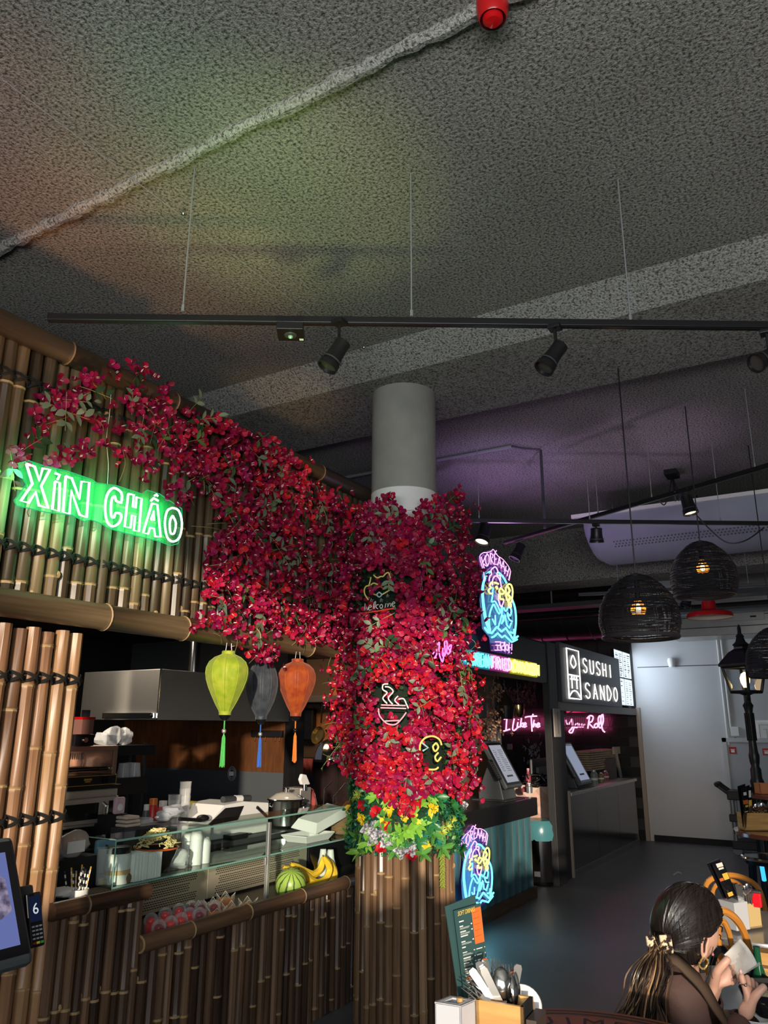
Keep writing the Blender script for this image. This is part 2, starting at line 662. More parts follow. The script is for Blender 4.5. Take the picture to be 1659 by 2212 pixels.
WALLW = M('white_wall', (0.62, 0.62, 0.63), 0.75, var=((0.55, 0.55, 0.56), 1.2, 0.3))
XW = 13.3
wb_ = struct('wall_back', MB().box((XW, -7, 0), (XW + 0.2, 3.13, 4.2)), WALLW)
struct('panel_seam', MB().box((XW - 0.004, 1.66, 2.66), (XW + 0.01, 3.05, 2.672)), DGREY, wb_)
struct('baseboard_back', MB().box((XW - 0.02, -7, 0), (XW + 0.01, 3.0, 0.09)), BLACK_M)
DOORG = M('grey_door', (0.42, 0.43, 0.45), 0.6)
d1 = struct('door_1', MB().box((XW - 0.03, 0.75, 0.02), (XW + 0.01, 1.80, 2.02 - 0.52)), DOORG)
for ya, yb in ((1.80, 1.86), (0.69, 0.75)):
 struct('door_frame', MB().box((XW - 0.05, ya, 0.0), (XW + 0.01, yb, 1.56)), WALLW, d1)
struct('door_frame', MB().box((XW - 0.05, 0.69, 1.50), (XW + 0.01, 1.86, 1.56)), WALLW, d1)
for za, zb in ((0.55, 0.57), (0.72, 0.735)):
 struct('door_groove', MB().box((XW - 0.034, 0.95, za), (XW, 1.65, zb)), DGREY, d1)
struct('door_handle', MB().tube([(XW - 0.03, 1.06, 1.0), (XW - 0.09, 1.06, 1.0), (XW - 0.09, 1.2, 1.0)], 0.012), CHROME, d1)

TRIM = M('pale_timber_trim', (0.42, 0.34, 0.27), 0.55)
struct('trim_1', MB().box((XW - 0.05, 3.06, 0), (XW + 0.0, 3.12, 2.02)), TRIM)
for (px, py, lab) in ((1583, 1621, 'red fire safety pictogram sticker on the grey door, left one'), (1655, 1624, 'red fire safety pictogram sticker cut by the right picture edge')):
 c = at_x(px, py, XW - 0.035)
 t = thing('safety_sign', lab, 'sign', c)
 MB().box((c.x, c.y - 0.05, c.z - 0.05), (c.x + 0.004, c.y + 0.05, c.z + 0.05)).build('plate', RED, t, False)
 MB().box((c.x - 0.002, c.y - 0.025, c.z - 0.03), (c.x, c.y + 0.025, c.z + 0.004)).box((c.x - 0.002, c.y - 0.03, c.z + 0.01), (c.x, c.y + 0.03, c.z + 0.02)).build('pictogram', WHITE, t, False)
a, b = at_x(1631, 1556, XW), at_x(1668, 1605, XW)
t = thing('framed_plan', 'framed floor plan hanging on the white wall above the door', 'picture', (XW, b.y, b.z))
MB().box((XW - 0.02, b.y, b.z), (XW - 0.001, a.y, a.z)).build('frame', M('alu_frame', (0.6, 0.6, 0.62), 0.35, 0.6), t, False)
MB().box((XW - 0.024, b.y + 0.03, b.z + 0.03), (XW - 0.019, a.y - 0.03, a.z - 0.03)).build('sheet', PAPER, t, False)
pl = MB()
cy, cz = (a.y + b.y) / 2 - 0.05, (a.z + b.z) / 2
for (y0, z0, y1, z1) in ((-.1, -.1, .1, -.095), (-.1, .095, .1, .1), (-.1, -.1, -.095, .1), (.095, -.1, .1, .1), (0, -.1, .005, .03), (-.1, .03, .05, .035)):
 pl.box((XW - 0.026, cy + y0, cz + z0), (XW - 0.0235, cy + y1, cz + z1))
pl.build('plan_lines', GREY, t, False)
c = at_x(1452, 1432, XW)
t = thing('wall_sensor', 'small white motion sensor on the white wall above the seam', 'sensor', c)
MB().lathe([(0.045, 0), (0.06, 0.1), (0.05, 0.14)], (XW - 0.06, c.y, c.z - 0.07), 14, cap0=True, cap1=True).build('housing', WHITE, t)
MB().box((XW - 0.03, c.y - 0.03, c.z - 0.05), (XW, c.y + 0.03, c.z + 0.05)).build('mount', WHITE, t, False)
c = at_x(1588, 1580, XW)
t = thing('junction_box', 'white junction box at the foot of the wall conduit', 'box', c)
MB().box((XW - 0.05, c.y - 0.06, c.z - 0.07), (XW, c.y + 0.06, c.z + 0.07)).build('case', WHITE, t, False, 0.006)
MB().box((XW - 0.012, c.y - 0.01, c.z - 0.12), (XW, c.y + 0.02, c.z - 0.09)).build('socket', DGREY, t, False)
t = thing('wall_conduit', 'pair of white vertical conduits on the white wall', 'pipe', (XW, c.y, 2))
for i, dy in enumerate((0.05, 0.11)):
 MB().tube([(XW - 0.025, c.y + dy, 3.2), (XW - 0.025, c.y + dy, c.z + (0.06 if i == 0 else -0.2))], 0.018, 8).build('pipe', WHITE, t)

# ------------------------------------------------------------------ round column
CXY = Vector((4.62, 2.60))
CONC = M('raw_concrete', (0.36, 0.35, 0.33), 0.85, var=((0.24, 0.235, 0.22), 4, 0.3), bump=(25, 0.003))
WPAINT = M('white_paint', (0.78, 0.78, 0.78), 0.6)
colm = struct('column', MB().lathe([(0.235, 0), (0.235, ZB)], (CXY.x, CXY.y, 0), 40), CONC, None, True)
zp = at_d(870, 1012, 4.95).z
struct('painted_collar', MB().lathe([(0.237, 2.4), (0.2375, zp)], (CXY.x, CXY.y, 0), 40), WPAINT, colm, True)

# ------------------------------------------------------------------ ceiling-hung ducts, beams and dark services
FABRIC = M('grey_fabric', (0.33, 0.36, 0.42), 0.9, var=((0.27, 0.30, 0.36), 3, 0.3))
t = thing('fabric_air_duct', 'long pale grey fabric air duct under the ceiling with white rail', 'air duct', (8, 0, 3.9))
hd = MB()
P = []
for k in range(15):
 a = PI * k / 14
 P.append((8.0 + 0.62 - 0.62 * math.cos(a), 3.9 - 0.42 * math.sin(a)))
ys = [2.36, 2.30, 2.2, -3]
vs, fs = [], []
for j, y in enumerate(ys):
 s = (0.55, 0.86, 1, 1)[j]
 for (x, z) in P:
  vs.append((8.62 + (x - 8.62) * s, y, 3.9 + (z - 3.9) * s))
m = len(P)
for j in range(3):
 for k in range(m - 1):
  fs.append((j * m + k, j * m + k + 1, (j + 1) * m + k + 1, (j + 1) * m + k))
fs.append(tuple(range(m)))
hd.add(vs, fs)
hd.build('duct_skin', FABRIC, t)
MB().box((7.97, -3, 3.89), (8.01, 2.4, 3.93)).build('rail', WHITE, t, False)
perf = MB()
for i in range(46):
 for j in range(3):
  y = 2.0 - i * 0.035 - (j % 2) * 0.017
  a = math.radians(40 + j * 4)
  x, z = 8.62 - 0.625 * math.cos(a), 3.9 - 0.425 * math.sin(a)
  perf.add([(x, y, z), (x, y + 0.012, z), (x + 0.006, y + 0.012, z - 0.012), (x + 0.006, y, z - 0.012)], [(0, 1, 2, 3)])
tag(perf.build('perforation', DGREY, t, False), kind='stuff')

DUCTM = M('dark_spiral_duct', (0.10, 0.10, 0.105), 0.35, 0.9)
GALV = M('galvanised_duct', (0.48, 0.46, 0.44), 0.35, 0.6, var=((0.36, 0.35, 0.34), 6, 0.3))
t = thing('spiral_duct', 'dark round spiral duct above the stalls behind the wicker lamps', 'duct', (11.8, 3, 3.36))
MB().tube([(11.8, 9, 3.36), (11.8, 2.75, 3.36)], 0.36, 24).build('pipe', DUCTM, t)
for i in range(16):
 if i % 4 == 0:
  MB().tube([(11.8, 2.9 + i * 0.4, 3.72), (11.8, 2.9 + i * 0.4, ZC)], 0.012, 5).build('hanger', GREY, t)
 MB().tube([(11.8 + 0.365 * math.cos(a), 2.9 + i * 0.4, 3.36 + 0.365 * math.sin(a)) for a in np.linspace(0, 2 * PI, 20, False)], 0.008, 4, True).build('seam_ring', DUCTM, t)
t = thing('metal_duct_box', 'shiny rectangular metal ventilation box above the white wall', 'duct', (12.6, 1.6, 3.3))
A, B = at_x(1440, 1290, 12.6), at_x(1645, 1368, 12.6)
MB().box((12.6, -2.5, B.z), (13.25, 2.35, 3.74)).build('body', GALV, t, False, 0.01)
for z in (B.z + 0.12, B.z + 0.28, 3.68):
 MB().box((12.592, -2.5, z), (12.6, 2.35, z + 0.012)).build('seam', DGREY, t, False)
MB().box((12.585, 1.0, B.z + 0.2), (12.6, 1.75, B.z + 0.52)).build('access_panel', GALV, t, False, 0.004)
for (y, z) in ((1.15, 0.24), (1.6, 0.24), (1.15, 0.46)):
 MB().box((12.575, y - 0.04, B.z + z), (12.587, y + 0.04, B.z + z + 0.025)).build('latch', BLACK, t, False)
t = thing('cable_tray', 'dark cable tray hanging below the sprayed concrete beam', 'cable tray', (10.5, 0, 3.4))
MB().box((10.3, -3, 3.30), (10.6, 7, 3.36)).build('tray', DGREY, t, False)
for y in np.arange(-2, 7, 1.1):
 MB().tube([(10.45, y, 3.3), (10.45, y, ZC)], 0.012).build('hanger', GREY, t)
t = thing('service_pipe', 'black service pipe running under the cable tray', 'pipe', (11, 0, 3.2))
MB().tube([(10.9, -3, 3.26), (10.9, 7, 3.26)], 0.03, 8).build('pipe', BLACK, t)
t = thing('service_pipe', 'thick grey service pipe behind the dark round duct', 'pipe', (12, 0, 3.3))
MB().tube([(12.4, -3, 3.40), (12.4, 7, 3.40)], 0.05, 8).build('pipe', GREY, t)

# ------------------------------------------------------------------ bamboo

def pole_mesh(name, L, r, mats, seed, seg=9, node=(0.22, 0.42), lumps=True):
 """one cane along +z from its foot, with swollen nodes"""
 g = random.Random(seed)
 mb = MB()
 prof = [(r * 0.98, 0)]
 rings = []
 z = g.uniform(0.05, 0.35)
 while z < L - 0.04:
  rings.append(z)
  z += g.uniform(*node)
 for z in rings:
  prof += [(r * 0.97, z - 0.016), (r * 1.05, z - 0.006), (r * 1.0, z), (r * 1.08, z + 0.005), (r * 0.97, z + 0.014)]
 prof.append((r * 0.95, L))
 mb.lathe(prof, (0, 0, 0), seg, cap0=True, cap1=True)
 k = len(prof) - 1
 for i in range(len(rings)):
  row = 1 + i * 5
  for q in (row + 1, row + 2):
   for s in range(seg):
    mb.m[q * seg + s] = 1
 if lumps:
  for z in rings:
   if g.random() < 0.3:
    a = g.uniform(0, 2 * PI)
    mb.mat(1).ball((r * 0.9 * math.cos(a), r * 0.9 * math.sin(a), z + 0.01), r * 0.42, 6, 4, (1, 1, 1.5))
 ph = g.uniform(0, 6)
 bow = 0.0025
 mb.v = [(x + bow * math.sin(z * 1.7 + ph), y + bow * math.cos(z * 1.3 + ph), z) for x, y, z in mb.v]
 return mb.mesh(name, mats)

def pole_row(root, xs, y, z0, L, r, mats, seed, nvar=5, node=(0.22, 0.42), name='cane', wob=0.004):
 vars_ = [pole_mesh(name, L, r, mats, seed + i, node=node) for i in range(nvar)]
 out = []
 for i, x in enumerate(xs):
  o = link(name, vars_[(i * 3 + seed) % nvar if i % 4 else rnd.randrange(nvar)], root)
  yy = y(i) if callable(y) else y
  zz = z0(i) if callable(z0) else z0
  o.location = (x + rnd.uniform(-wob, wob), yy + rnd.uniform(-wob, wob), zz + rnd.uniform(-0.012, 0.012))
  o.rotation_euler = (rnd.uniform(-0.004, 0.004), rnd.uniform(-0.004, 0.004), rnd.uniform(0, 6.28))
  out.append(o)
 return out

ROPE = M('tarred_rope', (0.012, 0.011, 0.010), 0.8)

def lashing(root, xs, y, z, r, pitch):
 mb = MB()
 for i in range(len(xs)):
  x = xs[i]
  for k in range(2):
   for s in (-1, 1):
    pts = []
    for q in range(6):
     t = q / 5
     px = x - pitch * 0.5 + pitch * t
     bulge = r * math.sin(PI * t) ** 0.5 + 0.004
     pts.append((px, y - bulge - 0.002, z + s * (0.022 - 0.044 * t) + k * 0.008))
    mb.tube(pts, 0.0036, 4, caps=False)
 for x in xs:
  mb.ball((x + pitch * 0.5, y - 0.012, z), 0.011, 6, 4)
 return mb.build('lashing', ROPE, root)

YB = 3.08          # plane of the bamboo shop front
ztop = at_y(485, 918, YB).z
zbot = 2.17
t = thing('bamboo_wall_panel', 'upper panel of tied vertical bamboo canes behind the green neon sign', 'wall panel', (1.5, YB, zbot))
xs = [1.50 + i * 0.0705 for i in range(62)]
pole_row(t, xs, YB + 0.03, zbot, ztop - zbot - 0.02, 0.0325, [BAM_LIGHT, RING], 11, node=(0.25, 0.5))
for zz in (at_y(50, 818, YB).z, at_y(200, 1215, YB).z):
 lashing(t, xs, YB + 0.03, zz, 0.0325, 0.0705)
MB().box((1.2, YB + 0.075, zbot), (6.3, YB + 0.09, ztop)).build('backing_board', BLACK_M, t, False)

def big_pole(name, label, cat, a, b, r, mats, seed, half=False, node=(0.45, 0.75)):
 a, b = Vector(a), Vector(b)
 L = (b - a).length
 o = link(name, pole_mesh(name, L, r, mats, seed, seg=18, node=node, lumps=False))
 o.location = a
 o.rotation_euler = (b - a).to_track_quat('Z', 'Y').to_euler()
 return tag(o, label, cat)

big_pole('bamboo_top_rail', 'dark thick bamboo rail along the top of the cane wall under the ceiling', 'bamboo pole', (1.2, YB - 0.02, ztop - 0.03), (6.3, YB - 0.02, ztop - 0.03), 0.058, [bamboo('bamboo_blackened', (0.010, 0.007, 0.005), (0.026, 0.016, 0.010), (0.06, 0.038, 0.022), 0.5), RING_D], 5)
bz = (at_y(200, 1307, YB - 0.06).z + at_y(200, 1350, YB - 0.06).z) / 2
big_pole('bamboo_beam', 'thick tan bamboo beam across the shop front under the cane wall', 'bamboo pole', (0.9, YB - 0.06, bz), (6.2, YB - 0.06, bz), 0.062, [BAM_BEAM, RING], 23, node=(0.5, 0.62))

sx = [1.86 + i * 0.073 for i in range(8)]
t = thing('bamboo_screen', 'tall screen of thick reddish canes tied with black rope at left edge', 'screen', (2.1, YB, 0))
zs = at_y(190, 1370, YB).z
pole_row(t, sx, YB + 0.01, 0.0, zs, 0.033, [BAM_SCREEN, RING], 31, node=(0.28, 0.5))
for p in ((150, 1470), (80, 1770)):
 lashing(t, sx, YB + 0.01, at_y(*p, YB).z, 0.033, 0.073)
MB().box((1.6, YB + 0.06, 0), (2.40, YB + 0.075, zs - 0.05)).build('backing_board', BLACK_M, t, False)

RY = 3.05
hz = (at_y(118, 1955, RY).z + at_y(118, 1985, RY).z) / 2
t = thing('bamboo_counter_front', 'higher counter front of dark bamboo canes beside the order kiosk', 'counter', (2.6, RY, 0))
xs = [2.385 + i * 0.052 for i in range(10)]
pole_row(t, xs, RY + 0.01, 0, hz - 0.02, 0.025, [BAM_DARK, RING], 41, node=(0.3, 0.55))
r_ = link('bamboo_rail', pole_mesh('bamboo_rail', at_y(317, 1925, RY).x - 2.36, 0.038, [BAM_DARK, RING_D], 44, 16, (0.3, 0.4), False), t)
r_.location = (2.36, RY - 0.005, hz)
r_.rotation_euler = (0, PI / 2, 0)
MB().box((2.37, RY + 0.04, 0), (2.90, RY + 0.06, hz - 0.03)).build('backing_board', BLACK_M, t, False)

lz = at_y(530, 1982, RY).z
lz = (at_y(300, 2022, RY).z + at_y(300, 2058, RY).z) / 2
t = thing('bamboo_counter_front', 'long low counter front of dark bamboo canes left of the flowered column', 'counter', (3.8, RY, 0))
xs = [2.915 + i * 0.0585 for i in range(33)]
pole_row(t, xs, RY + 0.015, 0, lz - 0.02, 0.0275, [BAM_DARK, RING], 51, nvar=7, node=(0.26, 0.6))
r_ = link('bamboo_rail', pole_mesh('bamboo_rail', 5.0 - 2.87, 0.040, [BAM_DARK, RING], 54, 18, (0.42, 0.55), False), t)
r_.location = (2.87, RY - 0.005, lz)
r_.rotation_euler = (0, PI / 2, 0)
MB().lathe([(0.038, 0), (0.040, 0.004), (0.030, 0.004), (0.030, 0)], (2.864, RY - 0.005, lz), 16, (1, 0, 0)).build('cut_end', RING, t)
MB().box((2.90, RY + 0.05, 0), (5.0, RY + 0.07, lz - 0.03)).build('backing_board', BLACK_M, t, False)

t = thing('column_cladding', 'ring of dark tan bamboo canes around the foot of the column', 'cladding', (CXY.x, CXY.y, 0))
RC = 0.292
vars_ = [pole_mesh('cane', 1.15, 0.0262, [BAM_DARK, RING], 70 + i, node=(0.25, 0.6)) for i in range(7)]
BAM_COL = bamboo('bamboo_column_tan', (0.060, 0.034, 0.020), (0.20, 0.115, 0.062), (0.40, 0.25, 0.14), 0.32)
for v in vars_:
 v.materials[0] = BAM_COL
nc = 36
for i in range(nc):
 a = 2 * PI * i / nc
 o = link('cane', vars_[rnd.randrange(7)], t)
 o.location = (CXY.x + RC * math.cos(a), CXY.y + RC * math.sin(a), rnd.uniform(-0.02, 0))
 o.rotation_euler = (0, 0, rnd.uniform(0, 6))

# ------------------------------------------------------------------ green neon sign XIN CHAO
N_GREEN = glow('neon_green', (0.58, 1.0, 0.72), 3.2)
ACRYL_G = film('green_lit_acrylic', (0.01, 0.32, 0.11), 0.05)
YS = YB - 0.07
t = thing('neon_sign', 'bright green neon sign XIN CHAO on the bamboo wall', 'neon sign', at_y(215, 1085, YS))
tl, tr = at_y(52, 1090, YS), at_y(392, 1170, YS)

def pxy(pts, y):
 return [at_y(px, py, y) for px, py in pts]

LET = {   # outline tubes, measured on the sign itself
 'X': [[(57, 1002), (75, 1008), (85, 1038), (92, 1012), (108, 1014), (89, 1050), (104, 1098), (84, 1092), (77, 1063), (62, 1086), (45, 1082), (70, 1045), (57, 1002)]],
 'I': [[(119, 1040), (129, 1043), (127, 1104), (113, 1100), (119, 1040)], [(119, 1022), (129, 1026), (124, 1036)]],
 'N': [[(142, 1029), (155, 1033), (172, 1078), (176, 1040), (193, 1042), (187, 1118), (172, 1112), (154, 1060), (150, 1110), (136, 1106), (142, 1029)]],
 'C': [[(263, 1082), (262, 1064), (245, 1054), (231, 1070), (227, 1100), (232, 1128), (245, 1137), (258, 1128), (262, 1112), (250, 1108), (246, 1118), (240, 1112), (241, 1080), (248, 1072), (251, 1082), (263, 1086)]],
 'H': [[(277, 1067), (289, 1069), (287, 1095), (293, 1097), (295, 1074), (306, 1077), (300, 1148), (289, 1146), (292, 1115), (285, 1113), (282, 1140), (269, 1138), (277, 1067)]],
 'A': [[(328, 1088), (340, 1090), (347, 1160), (335, 1159), (333, 1142), (324, 1140), (320, 1153), (309, 1151), (328, 1088)], [(326, 1122), (332, 1104), (333, 1124), (326, 1122)], [(326, 1082), (332, 1076), (337, 1079), (342, 1082)], [(334, 1071), (338, 1068), (341, 1072)]],
 'O': [[(372, 1097), (386, 1103), (393, 1130), (388, 1160), (374, 1170), (361, 1160), (356, 1130), (361, 1104), (372, 1097)], [(373, 1114), (380, 1130), (376, 1152), (368, 1150), (367, 1126), (373, 1114)]],
}
for k, paths in LET.items():
 mb = MB()
 for p in paths:
  if k in 'CO':
   p = [(q.x, q.y) for q in smooth_path([(x, y) for x, y in p], 3)]
  mb.tube(pxy(p, YS), 0.0058, 6)
 mb.build('letter_' + k.lower(), N_GREEN, t)
rim = [(40, 1000), (66, 994), (95, 1004), (150, 1017), (203, 1035), (212, 1042), (225, 1044), (255, 1048), (310, 1066), (322, 1058), (348, 1066), (396, 1098), (398, 1140), (388, 1174), (372, 1178), (345, 1168), (270, 1150), (236, 1140), (222, 1130), (200, 1122), (186, 1126), (160, 1112), (105, 1106), (70, 1098), (40, 1092), (34, 1080), (60, 1046)]
pl_ = MB()
pl_.poly([p + Vector((0, 0.012, 0)) for p in pxy(rim, YS)], (0, 0.006, 0))
pl_.build('acrylic_plate', ACRYL_G, t, False)
MB().tube([p + Vector((0, 0.012, 0)) for p in pxy(rim, YS)], 0.0024, 5, True).build('plate_edge', glow('green_edge_glow', (0.05, 0.8, 0.30), 0.7), t)
wp = pxy([(232, 1046), (234, 1000), (230, 950), (236, 900), (240, 850)], YS + 0.05)
MB().tube(smooth_path(wp, 4), 0.0015, 4).build('hanging_wire', WHITE, t)
light('green_neon_light', 'AREA', at_y(215, 1085, YS - 0.03), 8, (0.10, 1.0, 0.36), direction=(0, 1, 0), shape='RECTANGLE', size=0.95, size_y=0.25)
light('green_neon_front', 'AREA', at_y(215, 1085, YS - 0.12), 3.0, (0.10, 1.0, 0.36), direction=(0.15, -1, 0.3), shape='RECTANGLE', size=0.95, size_y=0.25)

# ------------------------------------------------------------------ silk lanterns
def lantern(px, ptop, pbot, pyc, d, wpx, label, col, col2, tass, em, prof):
 c = at_y(px, pyc, d)
 d = (c - EYE).dot(ROT @ Vector((0, 0, -1)))
 h = (at_d(px, ptop, d) - at_d(px, pbot, d)).length
 R = wpx * d / FPX / 2
 z1 = c.z + h * 0.5
 t = thing('silk_lantern', label, 'lantern', (c.x, c.y, z1))
 nr = 10
 m = translucent(M('silk_' + tass[0], col, 0.55, var=(col2, 26, 0.16), sheen=0.3), em)
 mb = MB()
 rows, vs, fs = [], [], []
 seg = nr * 4
 for (f, q) in prof:
  for k in range(seg):
   a = 2 * PI * k / seg
   sag = 1 - 0.055 * math.sin(PI * (k % 4) / 4) * min(1, f * 1.5)
   vs.append((c.x + R * f * sag * math.cos(a), c.y + R * f * sag * math.sin(a), z1 - h * q))
 for i in range(len(prof) - 1):
  for k in range(seg):
   l = (k + 1) % seg
   fs.append((i * seg + k, i * seg + l, (i + 1) * seg + l, (i + 1) * seg + k))
 mb.add(vs, fs).build('silk_shade', m, t)
 rb = m
 for k in range(nr):
  a = 2 * PI * k / nr
  MB().tube([(c.x + R * f * 1.0 * math.cos(a), c.y + R * f * 1.0 * math.sin(a), z1 - h * q) for f, q in prof], 0.0022, 4).build('rib', rb, t)
 f0, f1 = prof[0][0], prof[-1][0]
 MB().lathe([(R * f0, 0), (R * f0 * 1.03, 0.018), (R * f0 * 0.9, 0.022)], (c.x, c.y, z1 - 0.004), 20).build('top_ring', m, t)
 MB().lathe([(R * f1 * 1.02, 0), (R * f1 * 1.04, 0.02)], (c.x, c.y, z1 - h - 0.016), 20).build('bottom_ring', m, t)
 zb = z1 - h - 0.016
 MB().lathe([(0.001, -0.03), (0.016, -0.026), (0.028, -0.012), (0.032, 0)], (c.x, c.y, zb), 16, cap0=True).build('black_cup', BLACK_GLOSS, t)
 tm = M('tassel_' + tass[0], tass[1], 0.7, var=([q * 0.7 for q in tass[1]], 60, 0.2), stretch=(6, 6, 1))
 MB().tube([(c.x, c.y, zb - 0.03), (c.x, c.y, zb - 0.075)], 0.004, 6).build('cord', tm, t)
 MB().ball((c.x, c.y, zb - 0.085), 0.013, 10, 8).build('bead', tass[2], t)
 tz = MB()
 g = random.Random(int(px))
 for k in range(26):
  a, q = g.uniform(0, 6.28), g.uniform(0, 0.013)
  tz.tube([(c.x, c.y, zb - 0.097), (c.x + q * 0.6 * math.cos(a), c.y + q * 0.6 * math.sin(a), zb - 0.12), (c.x + q * math.cos(a), c.y + q * math.sin(a), zb - 0.262 - g.uniform(0, 0.012))], 0.0024, 4)
 tag(tz.build('tassel', tm, t), kind='stuff')
 hk = MB()
 for s in (-1, 1):
  hk.tube([(c.x + s * R * f0 * 0.7, c.y, z1 + 0.014), (c.x + s * 0.012, c.y, z1 + 0.11), (c.x, max(c.y, YB - 0.06), bz - 0.05)], 0.0016, 4)
 hk.build('hanger_wire', STEEL, t)
 return t

drop = [(0.30, 0.0), (0.34, 0.015), (0.62, 0.06), (0.86, 0.14), (0.98, 0.24), (1.0, 0.33), (0.95, 0.45), (0.83, 0.58), (0.66, 0.72), (0.46, 0.87), (0.30, 0.97), (0.27, 1.0)]
oval = [(0.30, 0.0), (0.36, 0.03), (0.62, 0.12), (0.86, 0.25), (0.98, 0.38), (1.0, 0.48), (0.95, 0.60), (0.82, 0.73), (0.62, 0.86), (0.42, 0.96), (0.33, 1.0)]
DL = 2.985
lantern(490, 1413, 1535, 1475, DL, 94, 'lime green silk lantern with a green tassel, leftmost of three hanging', (0.55, 0.62, 0.05), (0.36, 0.50, 0.02), ('green', (0.08, 0.52, 0.10), STEEL), 0.35, drop)
lantern(567, 1420, 1546, 1483, DL + 0.10, 70, 'charcoal blue silk lantern with a blue tassel hanging between two others', (0.055, 0.065, 0.08), (0.025, 0.032, 0.045), ('blue', (0.02, 0.14, 0.60), STEEL), 0.15, oval)
lantern(641, 1428, 1537, 1485, DL, 84, 'orange red silk lantern with an orange tassel, nearest the column', (0.55, 0.11, 0.015), (0.38, 0.05, 0.01), ('orange', (0.80, 0.20, 0.01), BLACK_GLOSS), 0.35, drop)

# ------------------------------------------------------------------ bougainvillea and plant band
def bract_mesh(g):
 """vertices/faces/materials of one bougainvillea head: three folded bracts and a pale floret"""
 vs, fs, ms = [], [], []
 a0 = g.uniform(0, 6.28)
 for k in range(3):
  a = a0 + k * 2 * PI / 3 + g.uniform(-0.25, 0.25)
  L, W = g.uniform(0.026, 0.034), g.uniform(0.011, 0.015)
  up = g.uniform(0.25, 0.9)
  ca, sa = math.cos(a), math.sin(a)
  b = len(vs)
  rows = [(0.0, 0.15, 0), (0.38, 0.95, 0.5), (0.72, 0.75, 0.9), (1.0, 0.03, 1.0)]
  for (t, w, u) in rows:
   d = L * t * (1 - 0.25 * up * t)
   h = L * up * t * (1.1 - 0.35 * t)
   for s, f in ((-1, 0.004), (0, 0.0), (1, 0.004)):
    x, y = d, s * W * w
    vs.append((x * ca - y * sa, x * sa + y * ca, h + f * w))
  for r in range(3):
   for c in range(2):
    i = b + r * 3 + c
    fs.append((i, i + 1, i + 4, i + 3))
    ms.append(0)
 b = len(vs)
 for k in range(2):
  a = g.uniform(0, 6.28)
  x, y = 0.005 * math.cos(a), 0.005 * math.sin(a)
  q = len(vs)
  vs += [(x - .0018, y, 0.004), (x + .0018, y, 0.004), (x, y + .002, 0.021), (x, y - .002, 0.019)]
  fs += [(q, q + 1, q + 2), (q, q + 1, q + 3)]
  ms += [1, 1]
 return np.array(vs), fs, ms

def leaf_mesh(L, W, g, fold=0.2):
 vs = []
 for (t, w) in ((0, 0.06), (0.25, 0.8), (0.55, 1.0), (0.8, 0.6), (1, 0.03)):
  z = -0.18 * L * t * t
  for s in (-1, 0, 1):
   vs.append((L * t, s * W * w, z + (fold * W * w if s else 0)))
 fs = [(r * 3 + c, r * 3 + c + 1, r * 3 + c + 4, r * 3 + c + 3) for r in range(4) for c in range(2)]
 return np.array(vs), fs, [0] * len(fs)

def np_mesh(name, tmpl, mats_, mats4, midx=None):
 """many transformed copies of templates in one mesh. mats4: list of (template index, 4x4 array, material shift)"""
 V, F, MI = [], [], []
 base = 0
 for ti, A, sh in mats4:
  v, f, m = tmpl[ti]
  V.append(v @ A[:3, :3].T + A[:3, 3])
  F += [tuple(i + base for i in q) for q in f]
  MI += [sh if k == 0 else len(mats_) - 1 for k in m]
  base += len(v)
 me = bpy.data.meshes.new(name)
 me.from_pydata(np.concatenate(V).tolist() if V else [], [], F)
 for m in mats_:
  me.materials.append(m)
 me.polygons.foreach_set('material_index', MI)
 me.shade_smooth()
 me.update()
 return me

def petal_mat(name, c, c2):
 return translucent(M(name, c, 0.5, var=(c2, 30, 0.3), spec=0.3), 0.25)

PET = [petal_mat('bract_crimson', (0.56, 0.012, 0.075), (0.40, 0.006, 0.045)), petal_mat('bract_magenta', (0.40, 0.008, 0.095), (0.28, 0.005, 0.06)),
       petal_mat('bract_scarlet', (0.70, 0.016, 0.030), (0.52, 0.010, 0.025)), petal_mat('bract_shaded', (0.30, 0.006, 0.05), (0.20, 0.004, 0.035))]  # shade and sun on the blossoms painted as darker and brighter bracts
FLORET = M('floret_white', (0.8, 0.75, 0.65), 0.5)
LEAFG = [M('leaf_greygreen', (0.15, 0.20, 0.13), 0.5), M('leaf_dark', (0.022, 0.055, 0.022), 0.4), M('leaf_mid', (0.075, 0.16, 0.045), 0.45)]
STEM = M('stem_green', (0.20, 0.22, 0.07), 0.6)
gg = random.Random(99)
TF = [bract_mesh(gg) for _ in range(8)]
TL = [leaf_mesh(gg.uniform(0.04, 0.055), gg.uniform(0.011, 0.015), gg) for _ in range(4)]
FM = []
for k in range(4):
 for i in range(4):
  v, f, m_ = TF[i * 2 + k % 2]
  me = bpy.data.meshes.new('flower')
  me.from_pydata(v.tolist(), [], f)
  me.materials.append(PET[k])
  me.materials.append(FLORET)
  me.polygons.foreach_set('material_index', m_)
  me.shade_smooth()
  FM.append(me)
LM = []
for k in range(3):
 for i in range(4):
  v, f, m_ = TL[i]
  me = bpy.data.meshes.new('leaf')
  me.from_pydata(v.tolist(), [], f)
  me.materials.append(LEAFG[k])
  me.shade_smooth()
  LM.append(me)

def inside(px, py, poly):
 c = False
 j = len(poly) - 1
 for i in range(len(poly)):
  xi, yi = poly[i]
  xj, yj = poly[j]
  if (yi > py) != (yj > py) and px < (xj - xi) * (py - yi) / (yj - yi) + xi:
   c = not c
  j = i
 return c

YW = YB - 0.03     # flowers are fixed to the cane wall

def hit_wall(px, py):
 p = at_y(px, py, YW)
 return p, Vector((0, -1, 0))

